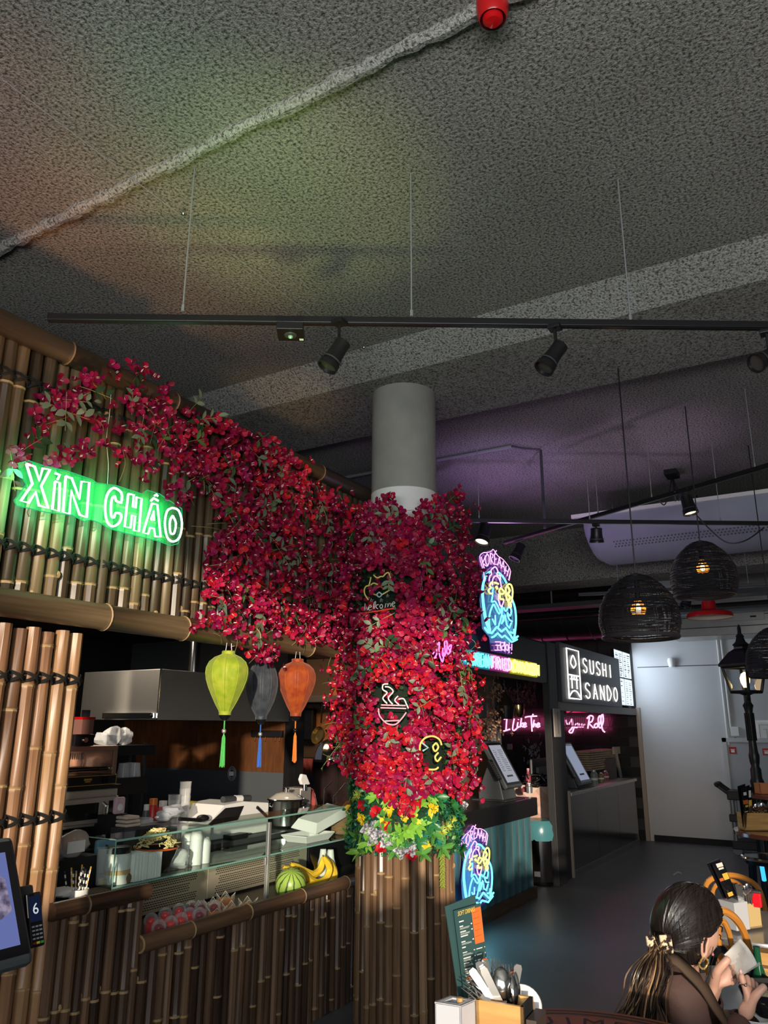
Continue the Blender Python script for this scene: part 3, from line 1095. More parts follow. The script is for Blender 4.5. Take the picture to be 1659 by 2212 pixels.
def hit_col(px, py, R):
 r = ray(px, py)
 a = r.x ** 2 + r.y ** 2
 b = -2 * (r.x * CXY.x + r.y * CXY.y)
 c = CXY.x ** 2 + CXY.y ** 2 - R * R
 D = b * b - 4 * a * c
 if D < 0:
  s = -b / (2 * a)
  p = EYE + r * s
  n_ = Vector((p.x - CXY.x, p.y - CXY.y, 0)).normalized()
  p = Vector((CXY.x + n_.x * R, CXY.y + n_.y * R, p.z))
  return p, n_
 s = (-b - math.sqrt(D)) / (2 * a)
 p = EYE + r * s
 return p, Vector((p.x - CXY.x, p.y - CXY.y, 0)).normalized()

def rot_to(nrm, g, spread):
 d = (Vector(nrm) + Vector((g.gauss(0, spread), g.gauss(0, spread), g.gauss(0, spread)))).normalized()
 q = d.to_track_quat('Z', 'Y').to_matrix() @ Matrix.Rotation(g.uniform(0, 6.28), 3, 'Z')
 return q

def garland(name, label, pts, seed, nleaf, colw, up=False):
 """pts: list of (position, outward normal). The 300 outermost/nearest heads are parts, the rest one mass."""
 g = random.Random(seed)
 c0 = sum((p for p, n_ in pts), Vector()) / len(pts)
 root = thing(name, label, 'artificial plant', c0)
 inv = Matrix.Translation(-c0)
 items = []
 for p, n_ in pts:
  out = abs(g.gauss(0, 0.055))
  pos = p + n_ * (out + 0.015)
  dark = 3 if out < 0.02 and g.random() < 0.5 else g.choices(range(4), colw(p))[0]  # heads deep in the mass often take the dark colour, as painted shade
  s = g.uniform(0.95, 1.5)
  q = rot_to(n_ + Vector((0, 0, g.uniform(-0.25, 0.15))), g, 0.45)
  items.append((out, pos, q, s, dark, g.randrange(4)))
 items.sort(key=lambda i: -i[0])
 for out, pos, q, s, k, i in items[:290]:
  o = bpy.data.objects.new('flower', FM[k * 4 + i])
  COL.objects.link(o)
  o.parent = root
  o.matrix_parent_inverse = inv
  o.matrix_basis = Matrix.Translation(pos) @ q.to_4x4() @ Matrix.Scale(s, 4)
 rest = []
 for out, pos, q, s, k, i in items[290:]:
  A = np.array(Matrix.Translation(pos) @ q.to_4x4() @ Matrix.Scale(s, 4))
  rest.append((i * 2 + k % 2, A, k))
 if rest:
  o = link('flower_mass', np_mesh('flower_mass', TF, PET + [FLORET], rest), root)
  o.matrix_parent_inverse = inv
  o['kind'] = 'stuff'
 st = MB()
 n_l = 0
 while n_l < nleaf:
  p, n_ = pts[g.randrange(len(pts))]
  base = p + n_ * g.uniform(0.05, 0.13)
  tdir = Vector((g.gauss(0, 1), g.gauss(0, 0.4), g.gauss(0, 1)))
  tdir = (tdir - n_ * tdir.dot(n_) + n_ * 0.25).normalized()
  k = g.choices((0, 1, 2), (5, 3, 2))[0]
  ln = g.uniform(0.07, 0.13)
  st.tube([base - tdir * ln * 0.6, base, base + tdir * ln + Vector((0, 0, -0.01))], 0.0016, 3, caps=False)
  side = tdir.cross(n_).normalized()
  for j in range(g.choice((3, 4, 5))):
   f = (j // 2) / 2.2
   d = (tdir * 0.7 + side * (1 if j % 2 else -1) * 0.9 + n_ * g.uniform(-0.1, 0.4)).normalized() if j < 4 else tdir
   pos = base + tdir * ln * (0.25 + f)
   z = (n_ + Vector((0, 0, 0.2))).normalized()
   y = z.cross(d).normalized()
   z = d.cross(y)
   o = bpy.data.objects.new('leaf', LM[k * 4 + g.randrange(4)])
   COL.objects.link(o)
   o.parent = root
   o.matrix_parent_inverse = inv
   o.matrix_basis = Matrix.Translation(pos) @ Matrix((d, y, z)).transposed().to_4x4() @ Matrix.Scale(g.uniform(0.8, 1.3), 4)
   n_l += 1
 for _ in range(max(8, len(pts) // 25)):
  p, n_ = pts[g.randrange(len(pts))]
  a = p + n_ * 0.05
  v = Vector((g.gauss(0, 0.09), 0, g.gauss(-0.03, 0.07)))
  st.tube(smooth_path([a, a + v * 0.5 + n_ * g.uniform(0.02, 0.07), a + v + n_ * 0.03], 3), 0.0017, 3, caps=False)
 s_ = st.build('stems', STEM, root)
 s_.matrix_parent_inverse = inv
 s_['kind'] = 'stuff'
 return root

def fill(poly, n_, hit, seed, wt=None):
 g = random.Random(seed)
 x0, x1 = min(p[0] for p in poly), max(p[0] for p in poly)
 y0, y1 = min(p[1] for p in poly), max(p[1] for p in poly)
 out = []
 while len(out) < n_:
  px, py = g.uniform(x0, x1), g.uniform(y0, y1)
  if inside(px, py, poly) and (wt is None or g.random() < wt(px, py)):
   out.append(hit(px, py))
 return out

def along(path, n_, hit, seed, w=12):
 g = random.Random(seed)
 P = smooth_path([(x, y) for x, y in path], 6)
 out = []
 for _ in range(n_):
  p = P[g.randrange(len(P))]
  out.append(hit(p.x + g.gauss(0, w), p.y + g.gauss(0, w)))
 return out

vine = along([(30, 985), (60, 930), (110, 880), (150, 835), (210, 815), (270, 812), (330, 860), (370, 900), (420, 930)], 95, hit_wall, 1, 14) + \
 along([(110, 990), (170, 975), (250, 985), (300, 1020), (350, 1050), (390, 1090)], 60, hit_wall, 2, 11) + \
 along([(250, 850), (300, 900), (330, 960), (380, 1000), (420, 1030)], 90, hit_wall, 3, 20) + \
 along([(85, 860), (160, 900), (240, 930)], 40, hit_wall, 4, 12)
garland('bougainvillea_vine', 'thin trailing bougainvillea vine above and around the green neon sign', vine, 5, 70, lambda p: (2, 5, 0, 5))

mass = [(385, 905), (470, 915), (560, 950), (640, 1000), (690, 1065), (760, 1110), (800, 1130), (800, 1400), (720, 1400), (660, 1405), (600, 1385), (540, 1350), (470, 1310), (425, 1290), (430, 1190), (470, 1150), (440, 1085), (385, 1020), (350, 960)]
ring_ = []
pts = fill(mass, 1750, hit_wall, 6, lambda x, y: 0.55 if (x < 460 and y < 1080) else 1)
pts += along([(405, 1355), (460, 1345), (520, 1370), (560, 1400)], 70, hit_wall, 7, 14)
pts += along([(500, 1380), (540, 1405), (570, 1435)], 45, hit_wall, 8, 10)
garland('bougainvillea_mass', 'dense crimson bougainvillea spread over the bamboo wall left of the column', pts, 9, 190, lambda p: (6, 3, 2, 2))

RFL = 0.335
up_ = [(745, 1100), (800, 1095), (850, 1075), (880, 1130), (910, 1085), (950, 1075), (978, 1050), (1000, 1120), (1005, 1190), (1030, 1250), (1015, 1330), (1005, 1420), (740, 1420), (735, 1250)]

def clear(x, y):      # the little neon figures keep a gap in the blossoms
 for x0, y0, x1, y1 in ((783, 1236, 862, 1332), (812, 1474, 886, 1572), (903, 1590, 958, 1664)):
  if x0 < x < x1 and y0 < y < y1:
   return 0.10
 return 1

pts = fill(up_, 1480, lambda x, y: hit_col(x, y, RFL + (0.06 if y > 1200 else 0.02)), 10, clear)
garland('bougainvillea_garland', 'dark crimson bougainvillea wrapped around the upper half of the column', pts, 11, 110, lambda p: (4, 5, 1, 4))  # darker bract mix paints in the shade higher up the column
lo_ = [(740, 1410), (1005, 1410), (1022, 1500), (1012, 1570), (1018, 1620), (1005, 1690), (985, 1735), (960, 1700), (905, 1715), (885, 1760), (860, 1745), (830, 1720), (800, 1690), (765, 1680), (735, 1600), (722, 1560), (730, 1480)]
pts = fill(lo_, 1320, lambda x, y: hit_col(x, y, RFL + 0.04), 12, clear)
garland('bougainvillea_garland', 'bright sunlit red bougainvillea on the lower half of the column', pts, 13, 110, lambda p: (5, 3, 5, 1))  # brighter bract mix paints in the sun on the lower column

band = thing('plant_band', 'green mat of mixed artificial plants around the column under red blossoms', 'artificial plant', (CXY.x, CXY.y, 1.0))
g = random.Random(21)
G1 = M('box_leaf_green', (0.025, 0.13, 0.05), 0.4, var=((0.012, 0.07, 0.03), 20, 0.3))
G2 = M('fern_green', (0.09, 0.28, 0.05), 0.4)
G3 = M('bright_leaf', (0.20, 0.45, 0.05), 0.4)
GY = M('yellow_leaf', (0.75, 0.55, 0.02), 0.5)
GL = M('lime_moss', (0.45, 0.55, 0.08), 0.6)
GW = M('silver_leaf', (0.62, 0.64, 0.66), 0.45, var=((0.10, 0.10, 0.14), 55, 0.1))
GT = M('teal_leaf', (0.02, 0.20, 0.14), 0.45)
bt, bb_ = at_d(870, 1690, 4.6).z, at_d(870, 1848, 4.6).z
small = [(leaf_mesh(0.022, 0.008, g)) for _ in range(4)]
lst = []
for i in range(5200):
 a = g.uniform(0, 2 * PI)
 z = g.uniform(bb_ - 0.01, bt + 0.03)
 R = 0.315 + abs(g.gauss(0, 0.02))
 n_ = Vector((math.cos(a), math.sin(a), 0.0))
 q = rot_to(n_ + Vector((0, 0, 0.25)), g, 0.5) @ Matrix.Rotation(-PI / 2, 3, 'Y')
 A = np.array(Matrix.Translation((CXY.x + n_.x * R, CXY.y + n_.y * R, z)) @ q.to_4x4() @ Matrix.Scale(g.uniform(0.8, 1.4), 4))
 lst.append((g.randrange(4), A, g.choices((0, 1, 2), (6, 1, 2))[0]))
tag(link('box_leaf_mat', np_mesh('box_leaf_mat', small, [G1, G2, GT, G1], lst), band), kind='stuff')
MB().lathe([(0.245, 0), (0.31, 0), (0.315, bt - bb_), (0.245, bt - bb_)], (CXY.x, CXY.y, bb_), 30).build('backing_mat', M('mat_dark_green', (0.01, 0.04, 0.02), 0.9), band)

zu = at_d(870, 1190, 4.75).z
lst = []
for i in range(2600):
 a, z = g.uniform(0, 2 * PI), g.uniform(bt, zu)
 n_ = Vector((math.cos(a), math.sin(a), 0.0))
 R = 0.335 + abs(g.gauss(0, 0.02))
 q = rot_to(n_ + Vector((0, 0, 0.25)), g, 0.5) @ Matrix.Rotation(-PI / 2, 3, 'Y')
 lst.append((g.randrange(4), np.array(Matrix.Translation((CXY.x + n_.x * R, CXY.y + n_.y * R, z)) @ q.to_4x4() @ Matrix.Scale(g.uniform(1, 1.7), 4)), g.choices((0, 1, 2), (8, 1, 1))[0]))
gl_ = bpy.data.objects['bougainvillea_garland']
tag(link('leaf_mat', np_mesh('leaf_mat', small, [LEAFG[1], LEAFG[2], G1, G1], lst), gl_), kind='stuff')
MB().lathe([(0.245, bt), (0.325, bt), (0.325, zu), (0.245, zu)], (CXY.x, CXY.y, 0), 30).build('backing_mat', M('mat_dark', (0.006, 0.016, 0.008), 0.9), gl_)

def tuft_mesh(name, nl, L, W, m, spread, g):
 tm = leaf_mesh(L, W, g, 0.35)
 l_ = []
 for k in range(nl):
  a = 2 * PI * k / nl * 2.4 + g.uniform(-.2, .2)
  e = g.uniform(spread * 0.4, spread)
  d = Vector((math.cos(a) * math.sin(e), math.sin(a) * math.sin(e), math.cos(e)))
  q = d.to_track_quat('X', 'Z').to_matrix().to_4x4()
  l_.append((0, np.array(q @ Matrix.Scale(g.uniform(0.75, 1.1), 4)), 0))
 return np_mesh(name, [tm], [m, m], l_)

def place_tuft(name, me, px, py, out=0.03, s=1.0, R=0.335):
 p, n_ = hit_col(px, py, R)
 o = link(name, me, band)
 q = rot_to(n_ + Vector((0, 0, 0.1)), g, 0.12)
 o.matrix_basis = Matrix.Translation(p + n_ * out) @ q.to_4x4() @ Matrix.Scale(s, 4)
 return o

T_FERN = tuft_mesh('fern_tuft', 12, 0.075, 0.012, G2, 1.35, g)
T_BR = tuft_mesh('bright_rosette', 9, 0.085, 0.014, G3, 1.3, g)
T_DK = tuft_mesh('dark_rosette', 10, 0.07, 0.016, M('deep_leaf', (0.03, 0.17, 0.045), 0.35), 1.35, g)
T_YE = tuft_mesh('yellow_sprig', 22, 0.028, 0.007, GY, 1.5, g)
T_LI = tuft_mesh('lime_sprig', 34, 0.04, 0.004, GL, 1.5, g)
T_WH = tuft_mesh('silver_rosette', 9, 0.062, 0.020, GW, 1.45, g)
T_RD = tuft_mesh('red_blossom', 14, 0.042, 0.017, PET[2], 1.35, g)
T_TE = tuft_mesh('teal_grass', 26, 0.06, 0.003, GT, 1.3, g)
T_VA = tuft_mesh('croton_leaf', 5, 0.07, 0.016, GY, 1.3, g)
for me, name, spots, s in ((T_RD, 'red_blossom', ((838, 1785), (790, 1738), (828, 1832), (818, 1752), (888, 1846), (900, 1735)), 1.0),
                           (T_YE, 'yellow_sprig', ((852, 1738), (868, 1752), (874, 1768), (786, 1765), (893, 1760), (918, 1825), (790, 1775), (945, 1805), (846, 1745), (935, 1745)), 1.0),
                           (T_LI, 'lime_sprig', ((776, 1722), (960, 1785), (950, 1795), (968, 1775), (780, 1715)), 1.1),
                           (T_BR, 'bright_rosette', ((915, 1718), (905, 1735), (800, 1820), (845, 1722), (866, 1800), (880, 1790), (785, 1840), (898, 1780), (820, 1715)), 1.0),
                           (T_DK, 'dark_rosette', ((940, 1722), (870, 1815), (770, 1700), (900, 1815), (990, 1830), (980, 1755), (800, 1700), (925, 1780), (985, 1840), (968, 1740)), 1.0),
                           (T_WH, 'silver_rosette', ((805, 1790), (818, 1800), (812, 1815), (878, 1745), (868, 1838), (885, 1830), (838, 1815), (990, 1740)), 0.9),
                           (T_FERN, 'fern_tuft', ((845, 1800), (930, 1800), (950, 1830), (770, 1770), (780, 1810), (855, 1835), (830, 1770), (910, 1845), (985, 1770), (760, 1800)), 0.95),
                           (T_TE, 'teal_grass', ((925, 1770), (935, 1790), (915, 1800), (940, 1815), (975, 1760)), 1.0),
                           (T_VA, 'croton_leaf', ((832, 1760), (842, 1766), (896, 1768), (925, 1745), (765, 1740)), 0.85)):
 for (px, py) in spots:
  place_tuft(name, me, px, py, 0.02, s * g.uniform(0.85, 1.15))
hs = MB()
p0, n0 = hit_col(955, 1842, 0.36)
for k in range(90):
 f = k / 90
 a = k * 2.4
 c_ = Vector((p0.x, p0.y, p0.z - f * 0.19))
 d = Vector((math.cos(a), math.sin(a), -0.7)) * 0.020
 hs.tube([c_, c_ + d * 0.6, c_ + d], [0.002, 0.004, 0.0006], 4)
tag(hs.build('hanging_sedum', M('sedum', (0.30, 0.36, 0.06), 0.6), band), kind='stuff')

def neon_fig(label, figs, R, edge=None):
 p = hit_col(*figs[0][1][0], R)[0]
 t = thing('neon_sign', label, 'neon sign', p)
 for nm, path, m, r, sm in [(f + (0.0045, True))[:5] if len(f) == 3 else f for f in figs]:
  P = [hit_col(x, y, R)[0] for x, y in (smooth_path(path, 4) if sm else [Vector(q) for q in path])] if False else [hit_col(q[0], q[1], R)[0] for q in (smooth_path([Vector((x, y)) for x, y in path], 4) if sm else path)]
  MB().tube(P, r, 6).build(nm, m, t)
 return t

TY = M('neon_tube_yellow', (0.80, 0.66, 0.18), 0.35)
TR = M('neon_tube_red', (0.55, 0.06, 0.03), 0.35)
TW = M('neon_tube_white', (0.85, 0.82, 0.82), 0.35)
TP = M('neon_tube_pink', (0.85, 0.45, 0.55), 0.35)
TB = M('neon_tube_blue', (0.35, 0.60, 0.70), 0.35)
TGY = M('neon_tube_clear', (0.42, 0.42, 0.42), 0.3)

def z1(x, y):      # position on the close-up of the cat sign -> photograph
 return (760 + x / 11.85, 1220 + y / 11.85)

RS = RFL + 0.165
neon_fig('small unlit neon cat sign above the word welcome among dark blossoms', [
 ('cat_outline', [z1(490, 320), z1(440, 515), z1(370, 550), z1(325, 620), z1(330, 750), z1(425, 900)], TY),
 ('cat_face', [z1(440, 520), z1(495, 600), z1(455, 690), z1(520, 740), z1(640, 775)], TY),
 ('cat_ears', [z1(560, 265), z1(650, 335), z1(740, 300), z1(800, 300), z1(870, 225), z1(940, 205), z1(990, 340)], TY),
 ('cat_cheek', [z1(780, 760), z1(900, 690), z1(985, 620), z1(945, 500), z1(1030, 430)], TY),
 ('cat_eye', [z1(485, 520), z1(560, 470), z1(665, 505)], TY), ('cat_eye', [z1(780, 490), z1(870, 420), z1(990, 435)], TY),
 ('cat_mouth', [z1(570, 640), z1(650, 595), z1(730, 560), z1(800, 600), z1(880, 575)], TR),
 ('cat_bell', [z1(700, 700), z1(640, 765), z1(700, 825), z1(765, 765), z1(700, 700)], TB),
 ('underline', [z1(200, 1245), z1(640, 1190), z1(1080, 1115)], TR),
 ('letter_w', [z1(340, 990), z1(325, 1170), z1(385, 1080), z1(395, 1165), z1(440, 1060)], TGY, 0.003, False),
 ('letter_e', [z1(440, 1110), z1(500, 1070), z1(470, 1035), z1(430, 1090), z1(440, 1160), z1(500, 1150)], TGY, 0.003, True),
 ('letter_l', [z1(575, 1120), z1(610, 950), z1(580, 960), z1(555, 1050), z1(560, 1130)], TGY, 0.003, True),
 ('letter_c', [z1(690, 1020), z1(640, 1030), z1(620, 1090), z1(670, 1130)], TGY, 0.003, True),
 ('letter_o', [z1(760, 1010), z1(715, 1060), z1(750, 1120), z1(790, 1060), z1(760, 1010)], TGY, 0.003, True),
 ('letter_m', [z1(850, 1100), z1(870, 990), z1(915, 1000), z1(915, 1080), z1(960, 980), z1(1000, 990), z1(995, 1070)], TGY, 0.003, False),
 ('letter_e', [z1(1030, 1020), z1(1100, 980), z1(1075, 945), z1(1030, 1000), z1(1045, 1060), z1(1110, 1050)], TGY, 0.003, True),
 ('star', [z1(500, 860), z1(530, 960), z1(455, 890), z1(560, 890), z1(470, 960), z1(500, 860)], TGY, 0.002, False),
 ('star', [z1(750, 860), z1(785, 950), z1(700, 895), z1(800, 890), z1(720, 955), z1(750, 860)], TGY, 0.002, False),
 ('star', [z1(910, 750), z1(945, 830), z1(865, 785), z1(965, 780), z1(885, 835), z1(910, 750)], TGY, 0.002, False),
], RS)

def z2(x, y):
 return (700 + x / 4.253, 1440 + y / 4.253)

neon_fig('pale pink unlit neon noodle bowl with rising steam among sunlit blossoms', [
 ('steam', [z2(590, 160), z2(545, 165), z2(540, 210), z2(580, 240), z2(540, 290), z2(580, 340)], TW),
 ('steam', [z2(560, 185), z2(600, 190), z2(635, 230), z2(590, 290), z2(630, 345)], TW),
 ('steam', [z2(680, 270), z2(650, 310), z2(690, 350)], TW),
 ('noodle_arc', [z2(685, 300), z2(730, 295), z2(755, 340), z2(775, 385)], TW),
 ('bowl_rim', [z2(525, 352), z2(750, 358)], TP), ('bowl_rim', [z2(520, 378), z2(755, 385)], TP),
 ('bowl_side', [z2(500, 385), z2(510, 450), z2(560, 510), z2(600, 530), z2(660, 530), z2(720, 470), z2(755, 420)], TP),
 ('bowl_foot', [z2(560, 500), z2(690, 495)], TP),
], RS)
neon_fig('round yellow winking face neon sign low on the column', [
 ('face_ring', [z2(880, 770), z2(885, 710), z2(930, 655), z2(1000, 640), z2(1060, 670), z2(1080, 720)], TY, 0.006, True),
 ('face_ring', [z2(960, 945), z2(1020, 945), z2(1050, 925)], TY, 0.006, True),
 ('wink', [z2(900, 700), z2(955, 745), z2(905, 775)], TB, 0.006, False),
 ('eye', [z2(1030, 700), z2(1000, 735), z2(1020, 778), z2(1050, 740), z2(1030, 700)], TY, 0.006, True),
 ('mouth', [z2(1050, 790), z2(1020, 830), z2(1040, 870), z2(1075, 830)], TY, 0.006, True),
], RS)
N_PINK = glow('neon_pink', (1.0, 0.16, 0.75), 2.6)

def z3(x, y):
 return (940 + x / 5.925, 1160 + y / 5.925)

neon_fig('glowing pink handwritten neon word half hidden by blossoms at the column side', [
 ('letter_stroke', [z3(-30, 1500), z3(10, 1440), z3(20, 1500), z3(-10, 1550), z3(15, 1540)], N_PINK),
 ('letter_stroke', [z3(30, 1380), z3(55, 1350), z3(50, 1480), z3(95, 1600), z3(110, 1480)], N_PINK),
 ('letter_stroke', [z3(100, 1420), z3(95, 1520), z3(130, 1500), z3(120, 1350), z3(150, 1340), z3(150, 1460)], N_PINK),
 ('letter_stroke', [z3(140, 1460), z3(170, 1500), z3(200, 1430), z3(205, 1380), z3(170, 1420), z3(200, 1470)], N_PINK),
], RS + 0.02)

# ------------------------------------------------------------------ bamboo-front kitchen
def span(pl, pt, pr, pb, y):
 """room-axis rectangle (x0, z0, x1, z1) that a picture rectangle covers on the plane y"""
 cx_, cy_ = (pl + pr) / 2, (pt + pb) / 2
 return at_y(pl, cy_, y).x, at_y(cx_, pb, y).z, at_y(pr, cy_, y).x, at_y(cx_, pt, y).z

def spanx(pl, pt, pr, pb, x):
 """(y0, z0, y1, z1) on the plane x"""
 cx_, cy_ = (pl + pr) / 2, (pt + pb) / 2
 return at_x(pr, cy_, x).y, at_x(cx_, pb, x).z, at_x(pl, cy_, x).y, at_x(cx_, pt, x).z

COPPER = M('copper_sheet', (0.42, 0.17, 0.07), 0.42, 0.75, var=((0.22, 0.085, 0.035), 9, 0.3), stretch=(1, 3, 0.6))
DARKW = M('dark_wall_paint', (0.060, 0.068, 0.078), 0.7)
XC = 6.3
ye = at_x(619, 1600, XC).y
kw = struct('wall_kitchen_end', MB().box((XC, ye, 0), (XC + 0.1, 7.3, 2.7)), DARKW)
zc0, zc1 = at_x(560, 1667, XC).z, at_x(560, 1536, XC).z
struct('copper_panel', MB().box((XC - 0.012, ye + 0.01, zc0), (XC, 7.3, zc1)), COPPER, kw)
struct('wall_kitchen_rear', MB().box((0.5, 7.2, 0), (XC, 7.3, 2.7)), BLACK_M)
struct('ceiling_kitchen', MB().box((0.5, YB + 0.1, 2.62), (9.2, 7.3, 2.7)), BLACK_M)
struct('trim_2', MB().box((XC - 0.03, ye - 0.14, 0), (XC + 0.1, ye, 2.62)), BLACK)
t = thing('bamboo_rear_screen', 'dim row of bamboo canes far behind the steel extractor hood', 'screen', (4, 7.1, 0.9))
pole_row(t, [2.9 + i * 0.105 for i in range(24)], 7.12, 0.9, 1.62, 0.045, [BAM_LIGHT, RING], 91, 3)

XH = 4.55
yn, yf = at_x(343, 1500, XH).y, at_x(178, 1500, XH).y
zh0, zh1 = at_x(343, 1555, XH).z, at_x(345, 1445, XH).z
t = thing('extractor_hood', 'brushed steel kitchen extractor hood with a pipe to the ceiling', 'extractor hood', (5.2, yn, zh0))
MB().box((XH, yn, zh0), (XC - 0.02, yf, zh1)).build('hood_body', STEEL, t, False, 0.004)
g0 = at_x(228, 1540, XH).y
MB().box((XH - 0.035, yn + 0.02, zh0 + 0.012), (XH, g0, zh0 + 0.055)).build('grease_channel', CHROME, t, False, 0.004)
MB().ball((XH - 0.03, yn + 0.03, zh0 + 0.03), 0.014, 8, 6).build('drain_knob', BLACK, t)
MB().box((XH - 0.002, yn - 0.004, zh0), (XH + 0.006, yn + 0.006, zh1)).build('corner_seam', CHROME, t, False)
px_ = at_y(420, 1430, yn + 0.25)
MB().tube([(px_.x, yn + 0.25, zh1), (px_.x, yn + 0.25, 2.62)], 0.055, 18).build('flue_pipe', CHROME, t)
MB().box((XH + 0.08, yn + 0.08, zh0 - 0.002), (XC - 0.1, yf - 0.08, zh0 + 0.004)).build('filter', BLACK, t, False)

t = thing('work_counter', 'dark kitchen work counter behind the glass display', 'counter', (4, 4.2, 0))
MB().box((2.75, 3.83, 0.90), (6.2, 4.75, 0.935)).build('worktop', DGREY, t, False, 0.004)
MB().box((2.8, 3.86, 0), (6.15, 4.7, 0.90)).build('cabinet', BLACK_M, t, False)

YM = 4.12
x0, z0, x1, z1 = span(100, 1708, 250, 1800, YM)
z0 += 0.03
t = thing('microwave', 'steel microwave with black glass door behind the cane screen', 'microwave', ((x0 + x1) / 2, YM, z0))
MB().box((x0, YM, z0), (x1, YM + 0.42, z1)).build('body', STEEL, t, False, 0.006)
xd = x1 - (x1 - x0) * 0.20
MB().box((x0 + 0.01, YM - 0.022, z0 + 0.02), (x1 - 0.005, YM, z1 - 0.045)).build('door', STEEL, t, False, 0.004)
MB().box((x0 + 0.05, YM - 0.026, z0 + 0.045), (xd - 0.055, YM - 0.02, z1 - 0.075)).build('window', BLACK_GLOSS, t, False, 0.002)
MB().tube([(xd - 0.022, YM - 0.024, z0 + 0.05), (xd - 0.022, YM - 0.055, z0 + 0.065), (xd - 0.022, YM - 0.055, z1 - 0.095), (xd - 0.022, YM - 0.024, z1 - 0.08)], 0.011, 8).build('handle', CHROME, t)
MB().box((xd + 0.02, YM - 0.026, z0 + 0.045), (x1 - 0.03, YM - 0.02, z1 - 0.07)).build('keypad', BLACK_GLOSS, t, False)
kb = MB()
for i in range(9):
 kb.box((xd + 0.058, YM - 0.028, z0 + 0.055 + i * 0.0115), (xd + 0.072, YM - 0.026, z0 + 0.061 + i * 0.0115))
kb.build('keys', WHITE, t, False)
for dx in (0.04, x1 - x0 - 0.05):
 MB().box((x0 + dx, YM + 0.02, z0 - 0.025), (x0 + dx + 0.03, YM + 0.06, z0)).build('foot', BLACK, t, False)
zm0 = z0 - 0.025
t = thing('appliance_shelf', 'black steel rack carrying the microwave and toaster grill', 'shelf', (x0, YM, 0))
MB().box((x0 - 0.1, YM - 0.02, zm0 - 0.03), (x1 + 0.02, YM + 0.45, zm0)).build('lower_board', BLACK, t, False)
MB().box((x0 - 0.1, YM - 0.01, z1 + 0.006), (x1 + 0.02, YM + 0.45, z1 + 0.022)).build('upper_board', BLACK, t, False)
for xx in (x1 + 0.02, x0 - 0.12):
 MB().box((xx, YM + 0.40, 0.937), (xx + 0.03, YM + 0.45, 1.8)).build('upright', BLACK, t, False)
zt0 = z1 + 0.024
_, zb_, xr, zt1 = span(100, 1612, 252, 1690, YM)
t = thing('toaster_grill', 'open fronted steel toaster grill with black control strip above the microwave', 'grill', (x0, YM, zt0))
tm_ = MB()
tm_.box((x0, YM + 0.30, zt0), (xr, YM + 0.32, zt1)).box((x0, YM, zt1 - 0.03), (xr, YM + 0.3, zt1)).box((xr - 0.03, YM, zt0 + 0.06), (xr, YM + 0.3, zt1 - 0.03)).box((x0, YM, zt0 + 0.06), (x0 + 0.03, YM + 0.3, zt1 - 0.03))
tm_.build('casing', M('warm_steel', (0.60, 0.42, 0.33), 0.35, 0.9), t, False, 0.003)
MB().box((x0, YM - 0.012, zt0), (xr, YM + 0.3, zt0 + 0.062)).build('control_strip', BLACK, t, False, 0.003)
gold = M('gold_line', (0.62, 0.42, 0.10), 0.35, 0.7)
fr = MB()
for (a, b) in (((x0, zt0 + 0.002), (xr, zt0 + 0.006)), ((x0, zt0 + 0.056), (xr, zt0 + 0.060)), ((xr - 0.006, zt0), (xr - 0.002, zt0 + 0.06))):
 fr.box((a[0], YM - 0.0145, a[1]), (b[0], YM - 0.0115, b[1]))
fr.build('gold_border', gold, t, False)
MB().box((x0 + (xr - x0) * 0.48, YM - 0.0145, zt0 + 0.032), (x0 + (xr - x0) * 0.60, YM - 0.012, zt0 + 0.044)).box((x0 + (xr - x0) * 0.50, YM - 0.0145, zt0 + 0.022), (x0 + (xr - x0) * 0.58, YM - 0.012, zt0 + 0.029)).build('badge', gold, t, False)
MB().lathe([(0.022, 0), (0.02, 0.018)], (x0 + (xr - x0) * 0.80, YM - 0.012, zt0 + 0.032), 14, (0, -1, 0), cap1=True).build('knob', BLACK_GLOSS, t)
gr = MB()
for i in range(26):
 xx = x0 + 0.04 + i * (xr - x0 - 0.08) / 25
 gr.tube([(xx, YM + 0.28, zt1 - 0.05), (xx, YM + 0.28, zt1 - 0.09)], 0.003, 4)
for zz in (zt0 + 0.09, zt0 + 0.105):
 gr.tube([(x0 + 0.03, YM + 0.02, zz), (xr - 0.03, YM + 0.02, zz)], 0.005, 6)
for i in range(16):
 xx = x0 + 0.04 + i * (xr - x0 - 0.08) / 15
 gr.tube([(xx, YM + 0.02, zt0 + 0.098), (xx, YM + 0.28, zt0 + 0.098)], 0.0025, 4)
gr.build('wire_rack', CHROME, t)
zt = zt1
a = span(150, 1590, 192, 1612, YM + 0.1)
t = thing('gas_lighter_box', 'small black appliance with a steel dial on top of the toaster grill', 'appliance', (a[0], YM, zt))
MB().box((a[0], YM + 0.05, zt), (a[2], YM + 0.28, zt + 0.07)).build('body', BLACK, t, False, 0.004)
MB().lathe([(0.02, 0), (0.016, 0.014)], ((a[0] + a[2]) / 2, YM + 0.05, zt + 0.035), 12, (0, -1, 0), cap1=True).build('dial', CHROME, t)
a = span(165, 1565, 190, 1592, YM + 0.15)
t = thing('red_topped_box', 'small box with red lid on the black appliance by the screen', 'box', (a[0], YM, zt + 0.07))
MB().box((a[0], YM + 0.1, zt + 0.07), (a[2], YM + 0.2, zt + 0.16)).build('body', M('smoke_plastic', (0.25, 0.12, 0.10), 0.3), t, False)
MB().box((a[0] - 0.005, YM + 0.095, zt + 0.16), (a[2] + 0.005, YM + 0.205, zt + 0.175)).build('lid', RED, t, False)

